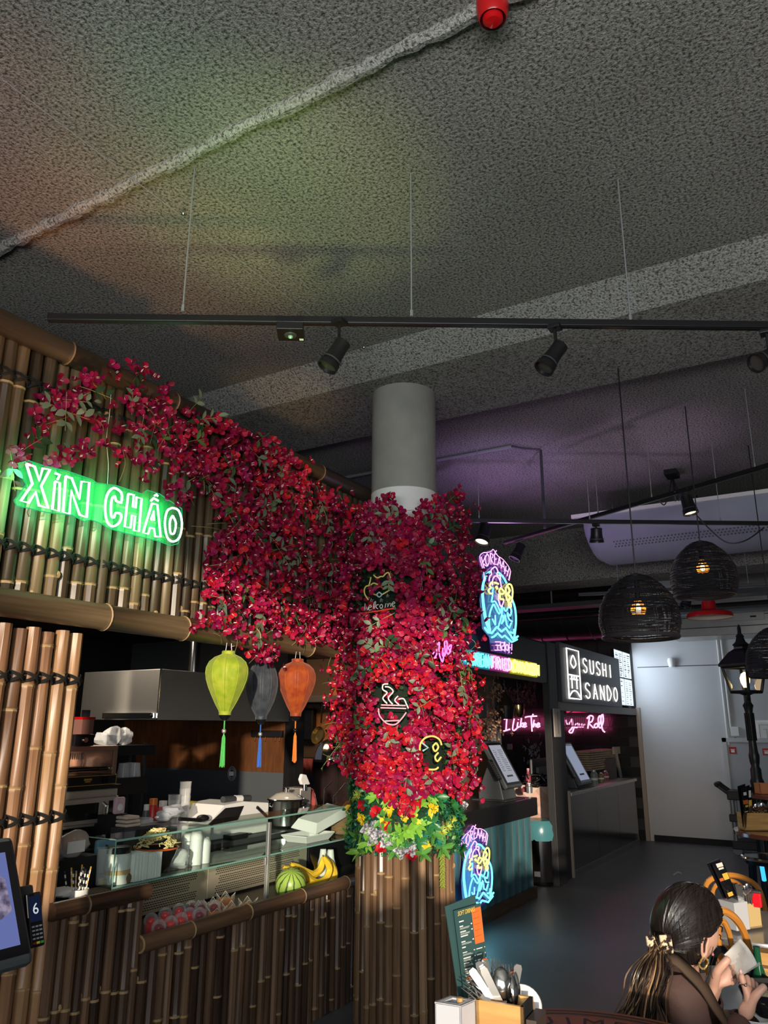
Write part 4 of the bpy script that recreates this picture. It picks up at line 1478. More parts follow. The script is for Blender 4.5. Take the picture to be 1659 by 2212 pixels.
ys_ = 4.75
A = span(240, 1607, 336, 1632, ys_)
t = thing('wall_shelf', 'black two-tier kitchen shelf holding plastic cups beside the toaster grill', 'shelf', (A[0], ys_, 1.3))
B = span(240, 1680, 320, 1690, ys_)
MB().box((A[0], ys_, A[1]), (A[2], ys_ + 0.32, A[3] - 0.01)).build('upper_shelf', BLACK, t, False)
MB().box((A[0], ys_, B[3] - 0.12), (B[2], ys_ + 0.32, B[3])).build('lower_shelf', BLACK, t, False)
for xx in (A[0] + 0.45, A[0] + 0.6):
 MB().box((xx, ys_ + 0.30, 0.94), (xx + 0.02, ys_ + 0.32, A[3])).build('upright', DGREY, t, False)
MB().box((A[0], ys_ + 0.32, 0.93), (A[2] + 0.1, ys_ + 0.34, A[3] - 0.02)).build('back_panel', BLACK_M, t, False)

def lumpy(c, r, sc, seed, amp=0.18):
 g = random.Random(seed)
 mb = MB().ball((0, 0, 0), 1, 12, 9)
 out = []
 ph = [g.uniform(0, 6) for _ in range(6)]
 for x, y, z in mb.v:
  k = 1 + amp * math.sin(4 * x + ph[0]) * math.cos(3 * y + ph[1]) + amp * 0.7 * math.sin(6 * z + ph[2] + 3 * x)
  out.append((c[0] + x * r * sc[0] * k, c[1] + y * r * sc[1] * k, c[2] + z * r * sc[2] * k))
 mb.v = out
 return mb

for i, (px, py, r, lab) in enumerate(((222, 1587, 0.055, 'crumpled clear plastic bag on the shelf, first left of two round bags'), (245, 1588, 0.075, 'round clear plastic bag of lids in the middle of the upper shelf'), (268, 1592, 0.07, 'round clear plastic bag of lids at right on the upper shelf'))):
 c = at_y(px, py, ys_ + 0.15)
 o = lumpy((c.x, c.y, A[3] - 0.01 + r * 0.85), r, (1, 1, 0.9), i + 5).build('plastic_bag', PLASTIC)
 tag(o, lab, 'bag')
 o.data.materials[0] = film('bag_film_%d' % i, (0.85, 0.86, 0.88), 0.4, 0.3)
cup = film('cup_plastic', (0.85, 0.87, 0.9), 0.35)
for i, (px, lab) in enumerate(((266, 'upturned clear plastic cup at left on the lower shelf'), (290, 'clear plastic cup pair at right on the lower shelf'), (279, 'clear plastic cup between two others on the lower shelf'))):
 c = at_y(px, 1672, ys_ + 0.1 + 0.05 * (i == 2))
 o = MB().lathe([(0.05, 0), (0.038, 0.10), (0.036, 0.10), (0.047, 0.002)], (c.x, c.y, B[3]), 16).build('plastic_cup', cup)
 tag(o, lab, 'cup')

WARM_LIT_T = M('warm_lit_herringbone_tile', (0.46, 0.20, 0.075), 0.3, var=((0.36, 0.15, 0.055), 8, 0.3), objrand=0.25)  # same tile as the mauve one, with warm light painted into the colour
MAUVE_T = M('mauve_herringbone_tile', (0.16, 0.125, 0.125), 0.35, objrand=0.25)

def herringbone(root, name, o, eu, ev, w, h, tl, tw, m, gap=0.006):
 """individual tiles laid in herringbone on the rectangle o + u*eu + v*ev, proud of a grout plane"""
 o, eu, ev = Vector(o), Vector(eu), Vector(ev)
 nrm = eu.cross(ev).normalized()
 me = MB().obox((-tl / 2 + gap / 2, -tw / 2 + gap / 2, 0), (tl - gap, 0, 0), (0, tw - gap, 0), (0, 0, 0.006)).mesh('tile', m, False)
 s = math.sqrt(0.5)
 cnt = 0
 n_ = int((w + h) / tw) + 4
 for i in range(-n_, n_):
  for j in range(-n_, n_):
   for k in range(2):
    if k == 0:
     a, b, ang = i * tw + j * tl, i * tw - j * tl, 0
     ca, cb = a + tl / 2, b + tw / 2
    else:
     a, b, ang = i * tw + j * tl, i * tw - j * tl, PI / 2
     ca, cb = a - tw / 2, b + tl / 2
    u, v = (ca - cb) * s, (ca + cb) * s
    if not (tl * 0.3 < u < w - tl * 0.3 and tl * 0.3 < v < h - tl * 0.3):
     continue
    ob = bpy.data.objects.new(name, me)
    COL.objects.link(ob)
    ob.parent = root
    ob.matrix_parent_inverse = parent_inv(root)
    ob.matrix_basis = basis(o + eu * u + ev * v, eu, ev) @ Matrix.Rotation(ang + PI / 4, 4, 'Z')
    cnt += 1
    if cnt > 290:
     return

XT = 9.05
a = spanx(640, 1440, 765, 1700, XT)
wt = struct('wall_tiled', MB().box((XT, 3.92, 0), (XT + 0.1, 7.2, 2.62)), M('dark_grout', (0.10, 0.07, 0.05), 0.8))
herringbone(wt, 'tile', (XT, a[2], 1.42), (0, -1, 0), (0, 0, 1), a[2] - a[0], 0.78, 0.34, 0.085, WARM_LIT_T)
t = thing('dark_cabinet', 'black low kitchen cabinets beyond the opening beside the flowered column', 'cabinet', (8.8, 6, 0))
zb1 = at_x(700, 1640, 8.6).z
MB().box((8.45, 5.2, zb1 - 0.03), (XT - 0.002, 7.1, zb1)).build('worktop', BLACK, t, False)
MB().box((8.5, 5.2, 0), (XT - 0.002, 7.1, zb1 - 0.03)).build('cabinet', M('wine_dark', (0.022, 0.012, 0.013), 0.4), t, False)
for dy in (0.55, 1.1, 1.6):
 MB().box((8.49, 5.2 + dy, 0.1), (8.5, 5.21 + dy, zb1 - 0.06)).build('door_gap', BLACK_M, t, False)
a = spanx(638, 1530, 676, 1602, 8.95)
t = thing('wall_screen', 'switched-off black monitor mounted on the warm lit herringbone wall', 'monitor', (8.95, a[0], a[1]))
MB().box((8.95, a[0], a[1]), (9.04, a[2], a[3])).build('bezel', BLACK, t, False, 0.03)
MB().box((8.944, a[0] + 0.03, a[1] + 0.03), (8.952, a[2] - 0.03, a[3] - 0.03)).build('panel', BLACK_GLOSS, t, False)
a = at_x(660, 1518, 8.8)
b = at_x(750, 1518, 8.8)
t = thing('utensil_rail', 'black rail with hooks high on the warm lit tiled wall', 'rail', (8.8, b.y, a.z))
MB().box((8.72, b.y - 0.3, a.z), (8.95, a.y + 0.3, a.z + 0.09)).build('hood_edge', DGREY, t, False, 0.01)
MB().tube([(8.78, b.y - 0.3, a.z - 0.02), (8.78, a.y + 0.3, a.z - 0.02)], 0.012, 6).build('rail', BLACK, t)

def ladle(px, pt, pb, lab, m, pan):
 a, b = at_x(px, pt, 8.76), at_x(px - 6, pb, 8.76)
 t = thing('pan' if pan else 'ladle', lab, 'pan' if pan else 'utensil', a)
 MB().tube([a, a * 0.4 + b * 0.6], 0.012, 6).build('handle', BLACK, t)
 if pan:
  MB().lathe([(0.001, 0.0), (0.10, 0), (0.12, 0.05), (0.117, 0.05), (0.097, 0.006)], b, 16, (-1, 0.25, 0.3)).build('pan_body', m, t)
 else:
  MB().lathe([(0.001, -0.05), (0.04, -0.03), (0.055, 0.0), (0.052, 0.0), (0.037, -0.026)], b, 12).build('bowl', m, t)

ladle(697, 1520, 1590, 'black pan with gold band hanging by its handle, left of two', M('gold_pan', (0.30, 0.24, 0.10), 0.3, 0.8), True)
ladle(716, 1520, 1576, 'long handled steel ladle hanging beside the black pan', CHROME, False)
ladle(727, 1520, 1588, 'long handled dark spoon hanging nearest the blossoms', BLACK, False)
c = at_x(713, 1622, 8.65)
t = thing('pot_lid_dome', 'shiny dome cover standing on the dark cabinet top', 'dome cover', (c.x, c.y, zb1))
MB().lathe([(0.20, 0), (0.195, 0.06), (0.17, 0.14), (0.12, 0.21), (0.05, 0.25), (0.001, 0.26)], (c.x, c.y, zb1), 20).build('dome', CHROME, t)
MB().ball((c.x, c.y, zb1 + 0.28), 0.025, 8, 6).build('knob', BLACK, t)
a, b = at_x(652, 1640, 8.42), at_x(675, 1672, 8.42)
TOWEL = M('maroon_towel', (0.26, 0.055, 0.06), 0.9, var=((0.16, 0.03, 0.035), 30, 0.2))
mb = MB()
n = 9
for j in range(2):
 for i in range(n):
  yy = a.y + (b.y - a.y) * i / (n - 1)
  mb.v.append((8.43 - 0.012 * math.sin(i * 1.9) - 0.03 * (j == 1) * 0.2, yy, a.z + 0.01 if j == 0 else b.z - 0.012 * math.sin(i)))
for i in range(n - 1):
 mb.f.append((i, i + 1, n + i + 1, n + i))
 mb.m.append(0)
tw = mb.build('towel', TOWEL)
sm = tw.modifiers.new('thick', 'SOLIDIFY')
sm.thickness = 0.008
tag(tw, 'maroon checked towel hanging from the edge of the dark cabinet', 'towel')
a, b = at_x(543, 1582, XC - 0.05), at_x(609, 1588, XC - 0.05)
t = thing('magnet_bar', 'black magnetic tool bar with copper hooks on the copper wall', 'rail', (XC, b.y, b.z))
MB().box((XC - 0.06, b.y, b.z - 0.02), (XC - 0.012, a.y, a.z + 0.02)).build('bar', BLACK, t, False, 0.004)
for f in (0.12, 0.45, 0.78, 0.92):
 y = a.y + (b.y - a.y) * f
 MB().tube([(XC - 0.04, y, b.z - 0.02), (XC - 0.045, y, b.z - 0.06), (XC - 0.06, y, b.z - 0.055)], 0.004, 5).build('hook', COPPER, t)
c = at_x(501, 1671, XC - 0.03)
t = thing('socket_plug', 'grey cable coil plugged into the dark wall under the copper', 'cable', c)
for r in (0.05, 0.035):
 MB().tube([(XC - 0.03, c.y + r * math.cos(q), c.z + r * 1.3 * math.sin(q)) for q in np.linspace(0, 2 * PI, 14, False)], 0.008, 5, True).build('coil', GREY, t)
MB().box((XC - 0.05, c.y - 0.02, c.z - 0.02), (XC, c.y + 0.02, c.z + 0.02)).build('plug', WHITE, t, False)

# ------------------------------------------------------------------ glass display case
YD = 3.35
zt_ = at_y(250, 1815, YD).z
zs_ = at_y(245, 1917, YD).z
xl, xr_ = at_y(247, 1860, YD).x, 5.60
DECK = at_y(300, 1990, 3.6).z - 0.0
DECK = 0.64
t = thing('glass_display_case', 'long glass food display case on top of the low bamboo counter', 'display case', (4, YD, DECK))
MB().box((xl, YD, zt_ - 0.008), (xr_, YD + 0.22, zt_)).build('top_glass', thin_glass('top_glass', (0.80, 0.88, 0.85), 0.2), t, False)
MB().box((xl, YD - 0.004, zt_ - 0.009), (xr_, YD + 0.001, zt_ + 0.001)).build('top_glass_edge', GLASS_EDGE, t, False)
xp = at_y(577, 1880, YD).x
MB().box((xl, YD + 0.002, zs_ - 0.03), (xp - 0.006, YD + 0.006, zt_ - 0.008)).build('front_pane', GLASS, t, False)
MB().box((xp + 0.02, YD + 0.002, DECK + 0.01), (xr_, YD + 0.006, zt_ - 0.008)).build('front_pane', GLASS, t, False)
pane = MB().poly([(xl, YD, zt_ - 0.004), (xl, YD + 0.22, zt_ - 0.004), (xl, YD + 0.46, zs_), (xl, YD, zs_)], (0.006, 0, 0))
pane.build('end_pane', GLASS, t, False)
for p, q in (((xl, YD, zt_), (xl, YD + 0.22, zt_)), ((xl, YD + 0.22, zt_), (xl, YD + 0.46, zs_)), ((xl, YD, zs_ - 0.03), (xl, YD, zt_))):
 MB().tube([p, q], 0.0035, 5).build('glass_edge', GLASS_EDGE, t)
MB().box((xl, YD, zs_ - 0.008), (xr_, YD + 0.42, zs_)).build('shelf_glass', thin_glass('shelf_glass', (0.72, 0.80, 0.78), 0.3), t, False)
MB().box((xl, YD - 0.002, zs_ - 0.009), (xr_, YD + 0.001, zs_ + 0.001)).build('shelf_glass_edge', GLASS_EDGE, t, False)
MB().box((xp - 0.002, YD - 0.004, DECK - 0.05), (xp + 0.022, YD + 0.020, zt_ - 0.03)).build('post', M('satin_alu', (0.72, 0.73, 0.74), 0.35, 0.8), t, False, 0.003)
MB().box((xp - 0.022, YD - 0.003, zs_ - 0.06), (xp, YD + 0.016, zs_ - 0.012)).build('clamp', M('satin_alu_2', (0.70, 0.71, 0.72), 0.35, 0.8), t, False, 0.003)
YP = 3.66
MB().box((xl - 0.05, RY + 0.07, DECK - 0.03), (xr_, YP, DECK)).build('deck', M('dark_steel_deck', (0.16, 0.145, 0.13), 0.35, 0.7), t, False)
MB().box((xl - 0.1, YP - 0.04, zs_ - 0.04), (xr_, YP + 0.12, zs_ - 0.01)).build('steel_lip', STEEL, t, False, 0.003)
PANEL = M('vent_panel_steel', (0.66, 0.60, 0.46), 0.42, 0.55)
xdv = at_y(448, 1900, YP).x
pan_x = [(xl - 0.1, xdv - 0.004), (xdv + 0.004, xdv + 1.05)]
for (xa, xb) in pan_x:
 p = MB().box((xa, YP, DECK + 0.015), (xb, YP + 0.02, zs_ - 0.05)).build('vent_panel', PANEL, t, False, 0.002)
 hol = MB()
 H_ = zs_ - 0.05 - DECK - 0.015
 for b_ in range(3):
  zc = DECK + 0.015 + H_ * (0.2 + 0.27 * b_)
  for r_i in range(4):
   z = zc + (r_i - 1.5) * 0.0125
   x = xa + 0.07 + (0.03 if b_ == 1 else 0) + (r_i % 2) * 0.009
   while x < xb - 0.10 - (0.06 if b_ == 1 else 0):
    hol.box((x, YP - 0.0008, z - 0.0025), (x + 0.013, YP + 0.001, z + 0.0025))
    x += 0.0185
 tag(hol.build('vent_slot', BLACK_M, p, False), kind='stuff')
 MB().box((xa + 0.05, YP - 0.002, zs_ - 0.053), (xb - 0.09, YP + 0.001, zs_ - 0.044)).build('top_slot', BLACK_M, p, False)  # black strip for the slot along the panel's upper edge
MB().box((xdv + 1.06, YP - 0.01, DECK), (xr_, YP + 0.02, zs_ - 0.05)).build('dark_end_panel', BLACK, t, False)
MB().box((xl - 0.1, YP + 0.021, 0.05), (xr_, YP + 0.10, zs_ - 0.045)).build('cooler_body', BLACK_M, t, False)
MB().box((xl - 0.05, RY + 0.08, 0.05), (xr_, YP, DECK - 0.03)).build('cooler_base', BLACK_M, t, False)
MB().box((2.40, YD - 0.03, 0), (xl - 0.1, YP + 0.1, at_y(140, 1907, YP).z - 0.02)).build('side_cabinet', BLACK_M, t, False)

# ---- on the glass shelf
ZS = zs_ + 0.001

def on_shelf(px, y):
 return at_y(px, 1880, y)

c = on_shelf(214, YD + 0.10)
t = thing('glass_beaker', 'empty clear beaker at the left end of the glass shelf', 'beaker', (c.x + 0.03, c.y, ZS))
MB().lathe([(0.034, 0.002), (0.042, 0.17), (0.045, 0.175), (0.0405, 0.17), (0.032, 0.006)], (c.x + 0.03, c.y, ZS), 20, cap0=True).build('glass', PLASTIC, t)
MB().lathe([(0.031, 0), (0.033, 0.02)], (c.x + 0.03, c.y, ZS + 0.006), 16, cap1=True, cap0=True).build('dregs', M('straw_yellow', (0.6, 0.45, 0.15), 0.5), t)
c = on_shelf(250, YD + 0.075)
t = thing('storage_jar', 'white labelled jar with a black lid beside the clear beaker', 'jar', (c.x + 0.01, c.y, ZS))
MB().lathe([(0.062, 0), (0.064, 0.01), (0.064, 0.135), (0.056, 0.145)], (c.x + 0.01, c.y, ZS), 24, cap0=True, cap1=True).build('jar_body', WHITE, t)
MB().lathe([(0.060, 0.145), (0.061, 0.172), (0.057, 0.175)], (c.x + 0.01, c.y, ZS), 24, cap1=True).build('lid', BLACK, t)
MB().lathe([(0.0648, 0.045), (0.0648, 0.068)], (c.x + 0.01, c.y, ZS), 24).build('label_band', M('label_tan', (0.62, 0.42, 0.20), 0.6), t)
MB().ball((c.x + 0.03, c.y - 0.057, ZS + 0.025), 0.028, 10, 8, (1, 0.25, 0.9)).build('seed_picture', M('seed_brown', (0.30, 0.20, 0.09), 0.7, var=((0.12, 0.07, 0.03), 140, 0.2)), t)
for i, (px, h, lab) in enumerate(((290, 0.135, 'tall stack of white paper napkins next to the jar'), (320, 0.125, 'second stack of white napkins beside the black noodle bowl'))):
 c = on_shelf(px, YD + 0.06)
 t = thing('napkin_stack', lab, 'napkins', (c.x, c.y, ZS))
 k = 26
 mb = MB()
 for q in range(k):
  j = rnd.uniform(-0.0016, 0.0016)
  mb.box((c.x - 0.047 + q * 0.0036 + 0.0004, c.y - 0.05 + j, ZS + abs(j)), (c.x - 0.047 + (q + 1) * 0.0036 - 0.0004, c.y + 0.06 + j, ZS + h + j * 2))
 tag(mb.build('napkin', PAPER, t, False), kind='stuff')
 MB().box((c.x - 0.046, c.y - 0.048, ZS + 0.002), (c.x + 0.046, c.y + 0.058, ZS + h - 0.003)).build('core', PAPER, t, False)
c = on_shelf(352, YD + 0.12)
t = thing('noodle_bowl', 'black bowl with an orange rim heaped with yellow noodles', 'bowl', (c.x - 0.06, c.y, ZS))
cc = (c.x - 0.06, c.y, ZS)
MB().lathe([(0.045, 0), (0.075, 0.03), (0.105, 0.09), (0.118, 0.13), (0.112, 0.13), (0.10, 0.09), (0.07, 0.035)], cc, 28, cap0=True).build('bowl', BLACK_GLOSS, t)
MB().tube([(cc[0] + 0.117 * math.cos(a), cc[1] + 0.117 * math.sin(a), ZS + 0.131) for a in np.linspace(0, 2 * PI, 28, False)], 0.005, 5, True).build('rim', M('orange_rim', (0.60, 0.12, 0.03), 0.3), t)
nd = MB()
g = random.Random(3)
for k in range(150):
 a, q = g.uniform(0, 6.28), g.uniform(0, 0.10)
 b0 = Vector((cc[0] + q * math.cos(a), cc[1] + q * math.sin(a), ZS + 0.135 + 0.085 * (1 - (q / 0.105) ** 2)))
 nd.tube(smooth_path([b0 + Vector((g.uniform(-.025, .025), g.uniform(-.025, .025), g.uniform(-.012, .012))) for _ in range(4)], 3), 0.0026, 4, caps=False)
tag(nd.build('noodles', M('noodle_yellow', (0.92, 0.74, 0.34), 0.5), t), kind='stuff')
c = on_shelf(382, YD + 0.10)
o = tag(lumpy((c.x, c.y, ZS + 0.055), 0.06, (1.0, 1.0, 0.95), 12).build('plastic_bag', film('bag_clear', (0.92, 0.93, 0.93), 0.5, 0.2)), 'clear bag of round plastic lids between bowl and white foam stacks', 'bag')
for i, (px, h, yy, lab) in enumerate(((420, 0.175, 0.13, 'tall bagged column of white foam cups, left of two'), (438, 0.135, 0.13, 'short bagged column of white foam cups, right of two'), (403, 0.16, 0.2, 'half hidden column of white foam cups behind the clear bag'))):
 c = on_shelf(px, YD + yy)
 t = thing('cup_stack', lab, 'cups', (c.x, c.y, ZS))
 MB().lathe([(0.036, 0)] + [(0.036 + 0.0015 * (q % 2), 0.01 + q * (h - 0.03) / 12) for q in range(13)] + [(0.030, h - 0.008), (0.016, h), (0.001, h + 0.002)], (c.x, c.y, ZS), 18, cap0=True).build('cups', M('foam_white_%d' % i, (0.86, 0.86, 0.85), 0.5), t)
 MB().lathe([(0.039, 0), (0.039, h - 0.02), (0.025, h + 0.006)], (c.x, c.y, ZS), 14).build('wrapper', PLASTIC, t)
c = at_y(228, 1828, YD + 0.34)
t = thing('blue_sachet', 'pale blue rounded sachet standing behind the beaker', 'packet', (c.x, c.y, ZS))
A = span(210, 1813, 250, 1845, YD + 0.34)
MB().box((A[0], YD + 0.34, ZS), (A[2], YD + 0.37, A[3])).build('pouch', M('sky_blue', (0.20, 0.42, 0.60), 0.4), t, False, 0.012)
MB().lathe([(0.001, 0), (0.012, 0)], ((A[0] + A[2]) / 2, YD + 0.339, A[3] - 0.04), 10, (0, -1, 0)).build('print_mark', BLACK, t)
c = on_shelf(690, YD + 0.14)
A = span(640, 1765, 735, 1812, YD + 0.14)
t = thing('foam_clamshell', 'open white foam takeaway box lying on the right half of the glass shelf', 'takeaway box', ((A[0] + A[2]) / 2, YD + 0.14, ZS))
x0, x1 = A[0], A[2]
FOAM = M('foam_white', (0.88, 0.88, 0.87), 0.55)

def tray(o, ex, ey, ez, d):
 o, ex, ey, ez = Vector(o), Vector(ex), Vector(ey), Vector(ez)
 k = 0.12
 rim = [o, o + ex, o + ex + ey, o + ey]
 bot = [o + ex * k + ey * k - ez * d, o + ex * (1 - k) + ey * k - ez * d, o + ex * (1 - k) + ey * (1 - k) - ez * d, o + ex * k + ey * (1 - k) - ez * d]
 mb = MB()
 mb.add(rim + bot, [(4, 5, 6, 7)] + [(i, (i + 1) % 4, (i + 1) % 4 + 4, i + 4) for i in range(4)])
 return mb

lw = (x1 - x0)
for nm, mb in (('base_tray', tray((x0, YD + 0.05, ZS + 0.05), (lw * 0.62, 0, 0), (0, 0.22, 0), (0, 0, 1), 0.045)),
               ('lid', tray((x0 + lw * 0.15, YD + 0.03, ZS + 0.06), (lw * 0.85, 0, 0.10), (0, 0.22, 0.03), (-0.12, 0, 1), -0.05))):
 o = mb.build(nm, FOAM, t, False)
 s_ = o.modifiers.new('thick', 'SOLIDIFY')
 s_.thickness = 0.006
for i, (px, yy, n_p, r, lab) in enumerate(((742, 0.14, 12, 0.10, 'front stack of brown cardboard plates behind the foam box'), (764, 0.24, 14, 0.10, 'rear stack of brown cardboard bowls beside the column'))):
 c = on_shelf(px, YD + yy)
 t = thing('plate_stack', lab, 'plates', (c.x, c.y, ZS))
 for k in range(n_p):
  z = ZS + k * 0.0105
  MB().lathe([(r * 0.72, 0.001), (r * 0.80, 0.005), (r, 0.016), (r * 0.985, 0.0185), (r * 0.78, 0.009)], (c.x + rnd.uniform(-.003, .003), c.y, z), 22, cap0=True).build('plate', M('card_%d_%d' % (i, k), (0.52, 0.33, 0.17), 0.8), t)
# ---- on the lower deck
REDJ = M('red_jelly', (0.75, 0.03, 0.025), 0.2)
DARKJ = M('cherry_dark', (0.22, 0.012, 0.02), 0.2)
cupm = film('dome_plastic', (0.95, 0.9, 0.9), 0.04, 0.05)
spots = [(325, 2003, 0), (342, 2018, 1), (356, 1990, 0), (368, 2010, 0), (386, 1980, 0), (390, 2002, 0), (408, 1990, 0), (412, 1974, 2), (434, 1974, 1), (430, 1990, 2), (462, 1972, 2)]
where = ['at the left end of the row', 'nearest the bamboo rail, second from left', 'in the back row, second from left', 'in the front row, third from left', 'in the back row beside a silver dome', 'in the middle of the front row', 'front row, right of the middle', 'back row under a shiny dome', 'back row, second from the jelly boxes', 'front row close to the jelly boxes', 'at the right end of the row']
for i, (px, py, kind) in enumerate(spots):
 c = at_z(px, py, DECK + 0.05)
 c.z = DECK
 t = thing('jelly_cup', 'clear domed cup of %s jelly %s' % ('bright red' if kind == 0 else 'dark cherry' if kind == 2 else 'frosted red', where[i]), 'dessert cup', c, 'domed jelly cups')
 MB().lathe([(0.026, 0.002), (0.033, 0.062), (0.0325, 0.066), (0.001, 0.072)], c, 16, cap0=True).build('jelly', REDJ if kind != 2 else DARKJ, t)
 MB().lathe([(0.028, 0), (0.036, 0.072)], c, 16).build('cup', cupm, t)
 MB().lathe([(0.038, 0.072), (0.0385, 0.076), (0.037, 0.09), (0.029, 0.107), (0.014, 0.117), (0.001, 0.119)], c, 16).build('dome_lid', cupm, t)
 MB().ball((c.x, c.y, DECK + 0.078), 0.024, 10, 6, (1, 1, 0.8)).build('topping', DARKJ if kind else REDJ, t)
spots = [(428, 1970, 'left'), (460, 1962, 'second'), (487, 1948, 'rear middle'), (467, 1978, 'front middle'), (500, 1970, 'fourth'), (535, 1960, 'rightmost')]
names = ['at the left end of the group', 'second from the left', 'at the back of the group', 'closest to the rail', 'left of the last one', 'at the right end near the post']
OJ = M('orange_jelly', (0.85, 0.28, 0.03), 0.3)
bx_ = film('box_plastic', (0.8, 0.85, 0.8), 0.02, 0.05)
for i, (px, py, _) in enumerate(spots):
 c = at_z(px, py, DECK + 0.045)
 c.z = DECK
 t = thing('jelly_box', 'clear box of orange jelly with open flaps %s' % names[i], 'dessert box', c, 'orange jelly boxes')
 s = 0.04
 MB().box((c.x - s * .8, c.y - s * .8, DECK + 0.003), (c.x + s * .8, c.y + s * .8, DECK + 0.066)).build('jelly', OJ, t, False)
 mb = MB()
 for dx, dy in ((1, 0), (-1, 0), (0, 1), (0, -1)):
  px_, py_ = -dy, dx
  q = [(c.x + dx * s * .85 + px_ * s * .85, c.y + dy * s * .85 + py_ * s * .85, DECK), (c.x + dx * s * .85 - px_ * s * .85, c.y + dy * s * .85 - py_ * s * .85, DECK),
             (c.x + dx * s + -px_ * s, c.y + dy * s - py_ * s, DECK + 0.095), (c.x + dx * s, c.y + dy * s, DECK + 0.062), (c.x + dx * s + px_ * s, c.y + dy * s + py_ * s, DECK + 0.095)]
  mb.add(q, [(0, 1, 2, 3, 4)])
 mb.build('box', bx_, t, False)
 e = MB()
 for dx, dy in ((1, 0), (-1, 0), (0, 1), (0, -1)):
  px_, py_ = -dy, dx
  e.tube([(c.x + dx * s - px_ * s, c.y + dy * s - py_ * s, DECK + 0.095), (c.x + dx * s, c.y + dy * s, DECK + 0.062), (c.x + dx * s + px_ * s, c.y + dy * s + py_ * s, DECK + 0.095)], 0.0016, 4)
 e.build('flap_edge', M('flap_edge_%d' % i, (0.75, 0.72, 0.55), 0.3), t)

def melon_mat():
 m, nt, b = nodes('watermelon_rind')
 N, L = nt.nodes, nt.links
 tc = N.new('ShaderNodeTexCoord')
 sx_ = N.new('ShaderNodeSeparateXYZ')
 L.new(tc.outputs['Object'], sx_.inputs[0])
 at = N.new('ShaderNodeMath')
 at.operation = 'ARCTAN2'
 L.new(sx_.outputs[1], at.inputs[0])
 L.new(sx_.outputs[0], at.inputs[1])
 nz = N.new('ShaderNodeTexNoise')
 nz.inputs['Scale'].default_value = 26
 nz.inputs['Detail'].default_value = 5
 L.new(tc.outputs['Object'], nz.inputs['Vector'])
 ma = N.new('ShaderNodeMath')
 ma.operation = 'MULTIPLY_ADD'
 ma.inputs[1].default_value = 11
 L.new(at.outputs[0], ma.inputs[0])
 m2 = N.new('ShaderNodeMath')
 m2.operation = 'MULTIPLY'
 m2.inputs[1].default_value = 3.4
 L.new(nz.outputs['Fac'], m2.inputs[0])
 L.new(m2.outputs[0], ma.inputs[2])
 sn = N.new('ShaderNodeMath')
 sn.operation = 'SINE'
 L.new(ma.outputs[0], sn.inputs[0])
 r = N.new('ShaderNodeValToRGB')
 r.color_ramp.elements[0].position = 0.62
 r.color_ramp.elements[0].color = (0.34, 0.50, 0.09, 1)
 r.color_ramp.elements[1].position = 0.9
 r.color_ramp.elements[1].color = (0.035, 0.10, 0.02, 1)
 L.new(sn.outputs[0], r.inputs['Fac'])
 L.new(r.outputs['Color'], b.inputs['Base Color'])
 b.inputs['Roughness'].default_value = 0.35
 return m

c = at_y(628, 1915, RY + 0.19)
RM = 38 / FPX * 4.05
t = thing('watermelon', 'round striped watermelon behind the bamboo rail', 'watermelon', (c.x, c.y, DECK + RM))
o = MB().ball((0, 0, 0), RM * 1.05, 28, 20, (1, 1, 1.0)).build('rind', melon_mat())
o.parent = t
o.rotation_euler = (0.35, -0.45, 0)
MB().tube([(c.x - 0.025, c.y - 0.02, DECK + RM * 2.02), (c.x - 0.03, c.y - 0.025, DECK + RM * 2.1)], 0.006, 6).build('stalk', STEM, t)
BAN = M('banana_yellow', (0.80, 0.58, 0.03), 0.45, var=((0.72, 0.50, 0.05), 20, 0.3))
BANT = M('banana_brown', (0.22, 0.14, 0.05), 0.7)
t = thing('banana_bunch', 'bunch of ripe yellow bananas leaning against the watermelon', 'bananas', at_y(680, 1900, RY + 0.33))
bans = [[(612, 1872), (640, 1885), (665, 1893), (690, 1880), (698, 1850)], [(628, 1866), (655, 1880), (680, 1888), (700, 1868)], [(699, 1850), (712, 1875), (702, 1900), (675, 1912), (655, 1918)],
  [(703, 1852), (722, 1880), (718, 1905), (695, 1925)], [(646, 1878), (670, 1900), (690, 1910), (672, 1925)], [(615, 1880), (640, 1900), (660, 1925), (685, 1928)]]
for i, b in enumerate(bans):
 P = smooth_path([at_y(x, y, RY + 0.30 - 0.025 * (i % 3) + 0.03 * (i == 1)) for x, y in b], 4)
 n = len(P)
 rs = [0.024 * min(1, 0.35 + 2.2 * min(k, n - 1 - k) / (n - 1) * 2) for k in range(n)]
 bo = MB().tube(P, rs, 7).build('banana', BAN, t)
 MB().tube([P[0], P[0] + (P[0] - P[1]).normalized() * 0.012], 0.006, 6).build('tip', BANT, bo)
for i, (px, yy, lab) in enumerate(((697, 0.42, 'white squeeze bottle behind the bananas'), (713, 0.36, 'white squeeze bottle with a black print right of the bananas'))):
 c = at_y(px, 1890, RY + yy)
 t = thing('squeeze_bottle', lab, 'bottle', (c.x, c.y, DECK))
 MB().lathe([(0.036, 0), (0.038, 0.01), (0.038, 0.11), (0.028, 0.145), (0.022, 0.20), (0.020, 0.203)], (c.x, c.y, DECK), 18, cap0=True, cap1=True).build('bottle_body', WHITE, t)
 MB().box((c.x + 0.002, c.y - 0.041, DECK + 0.05), (c.x + 0.016, c.y - 0.033, DECK + 0.085)).build('print_mark', BLACK, t, False)
c = at_y(170, 1925, RY + 0.16)
t = thing('straw_cup', 'bunch of striped paper straws standing behind the higher bamboo rail', 'straws', c)
zc = at_y(170, 1945, RY + 0.16).z - 0.06
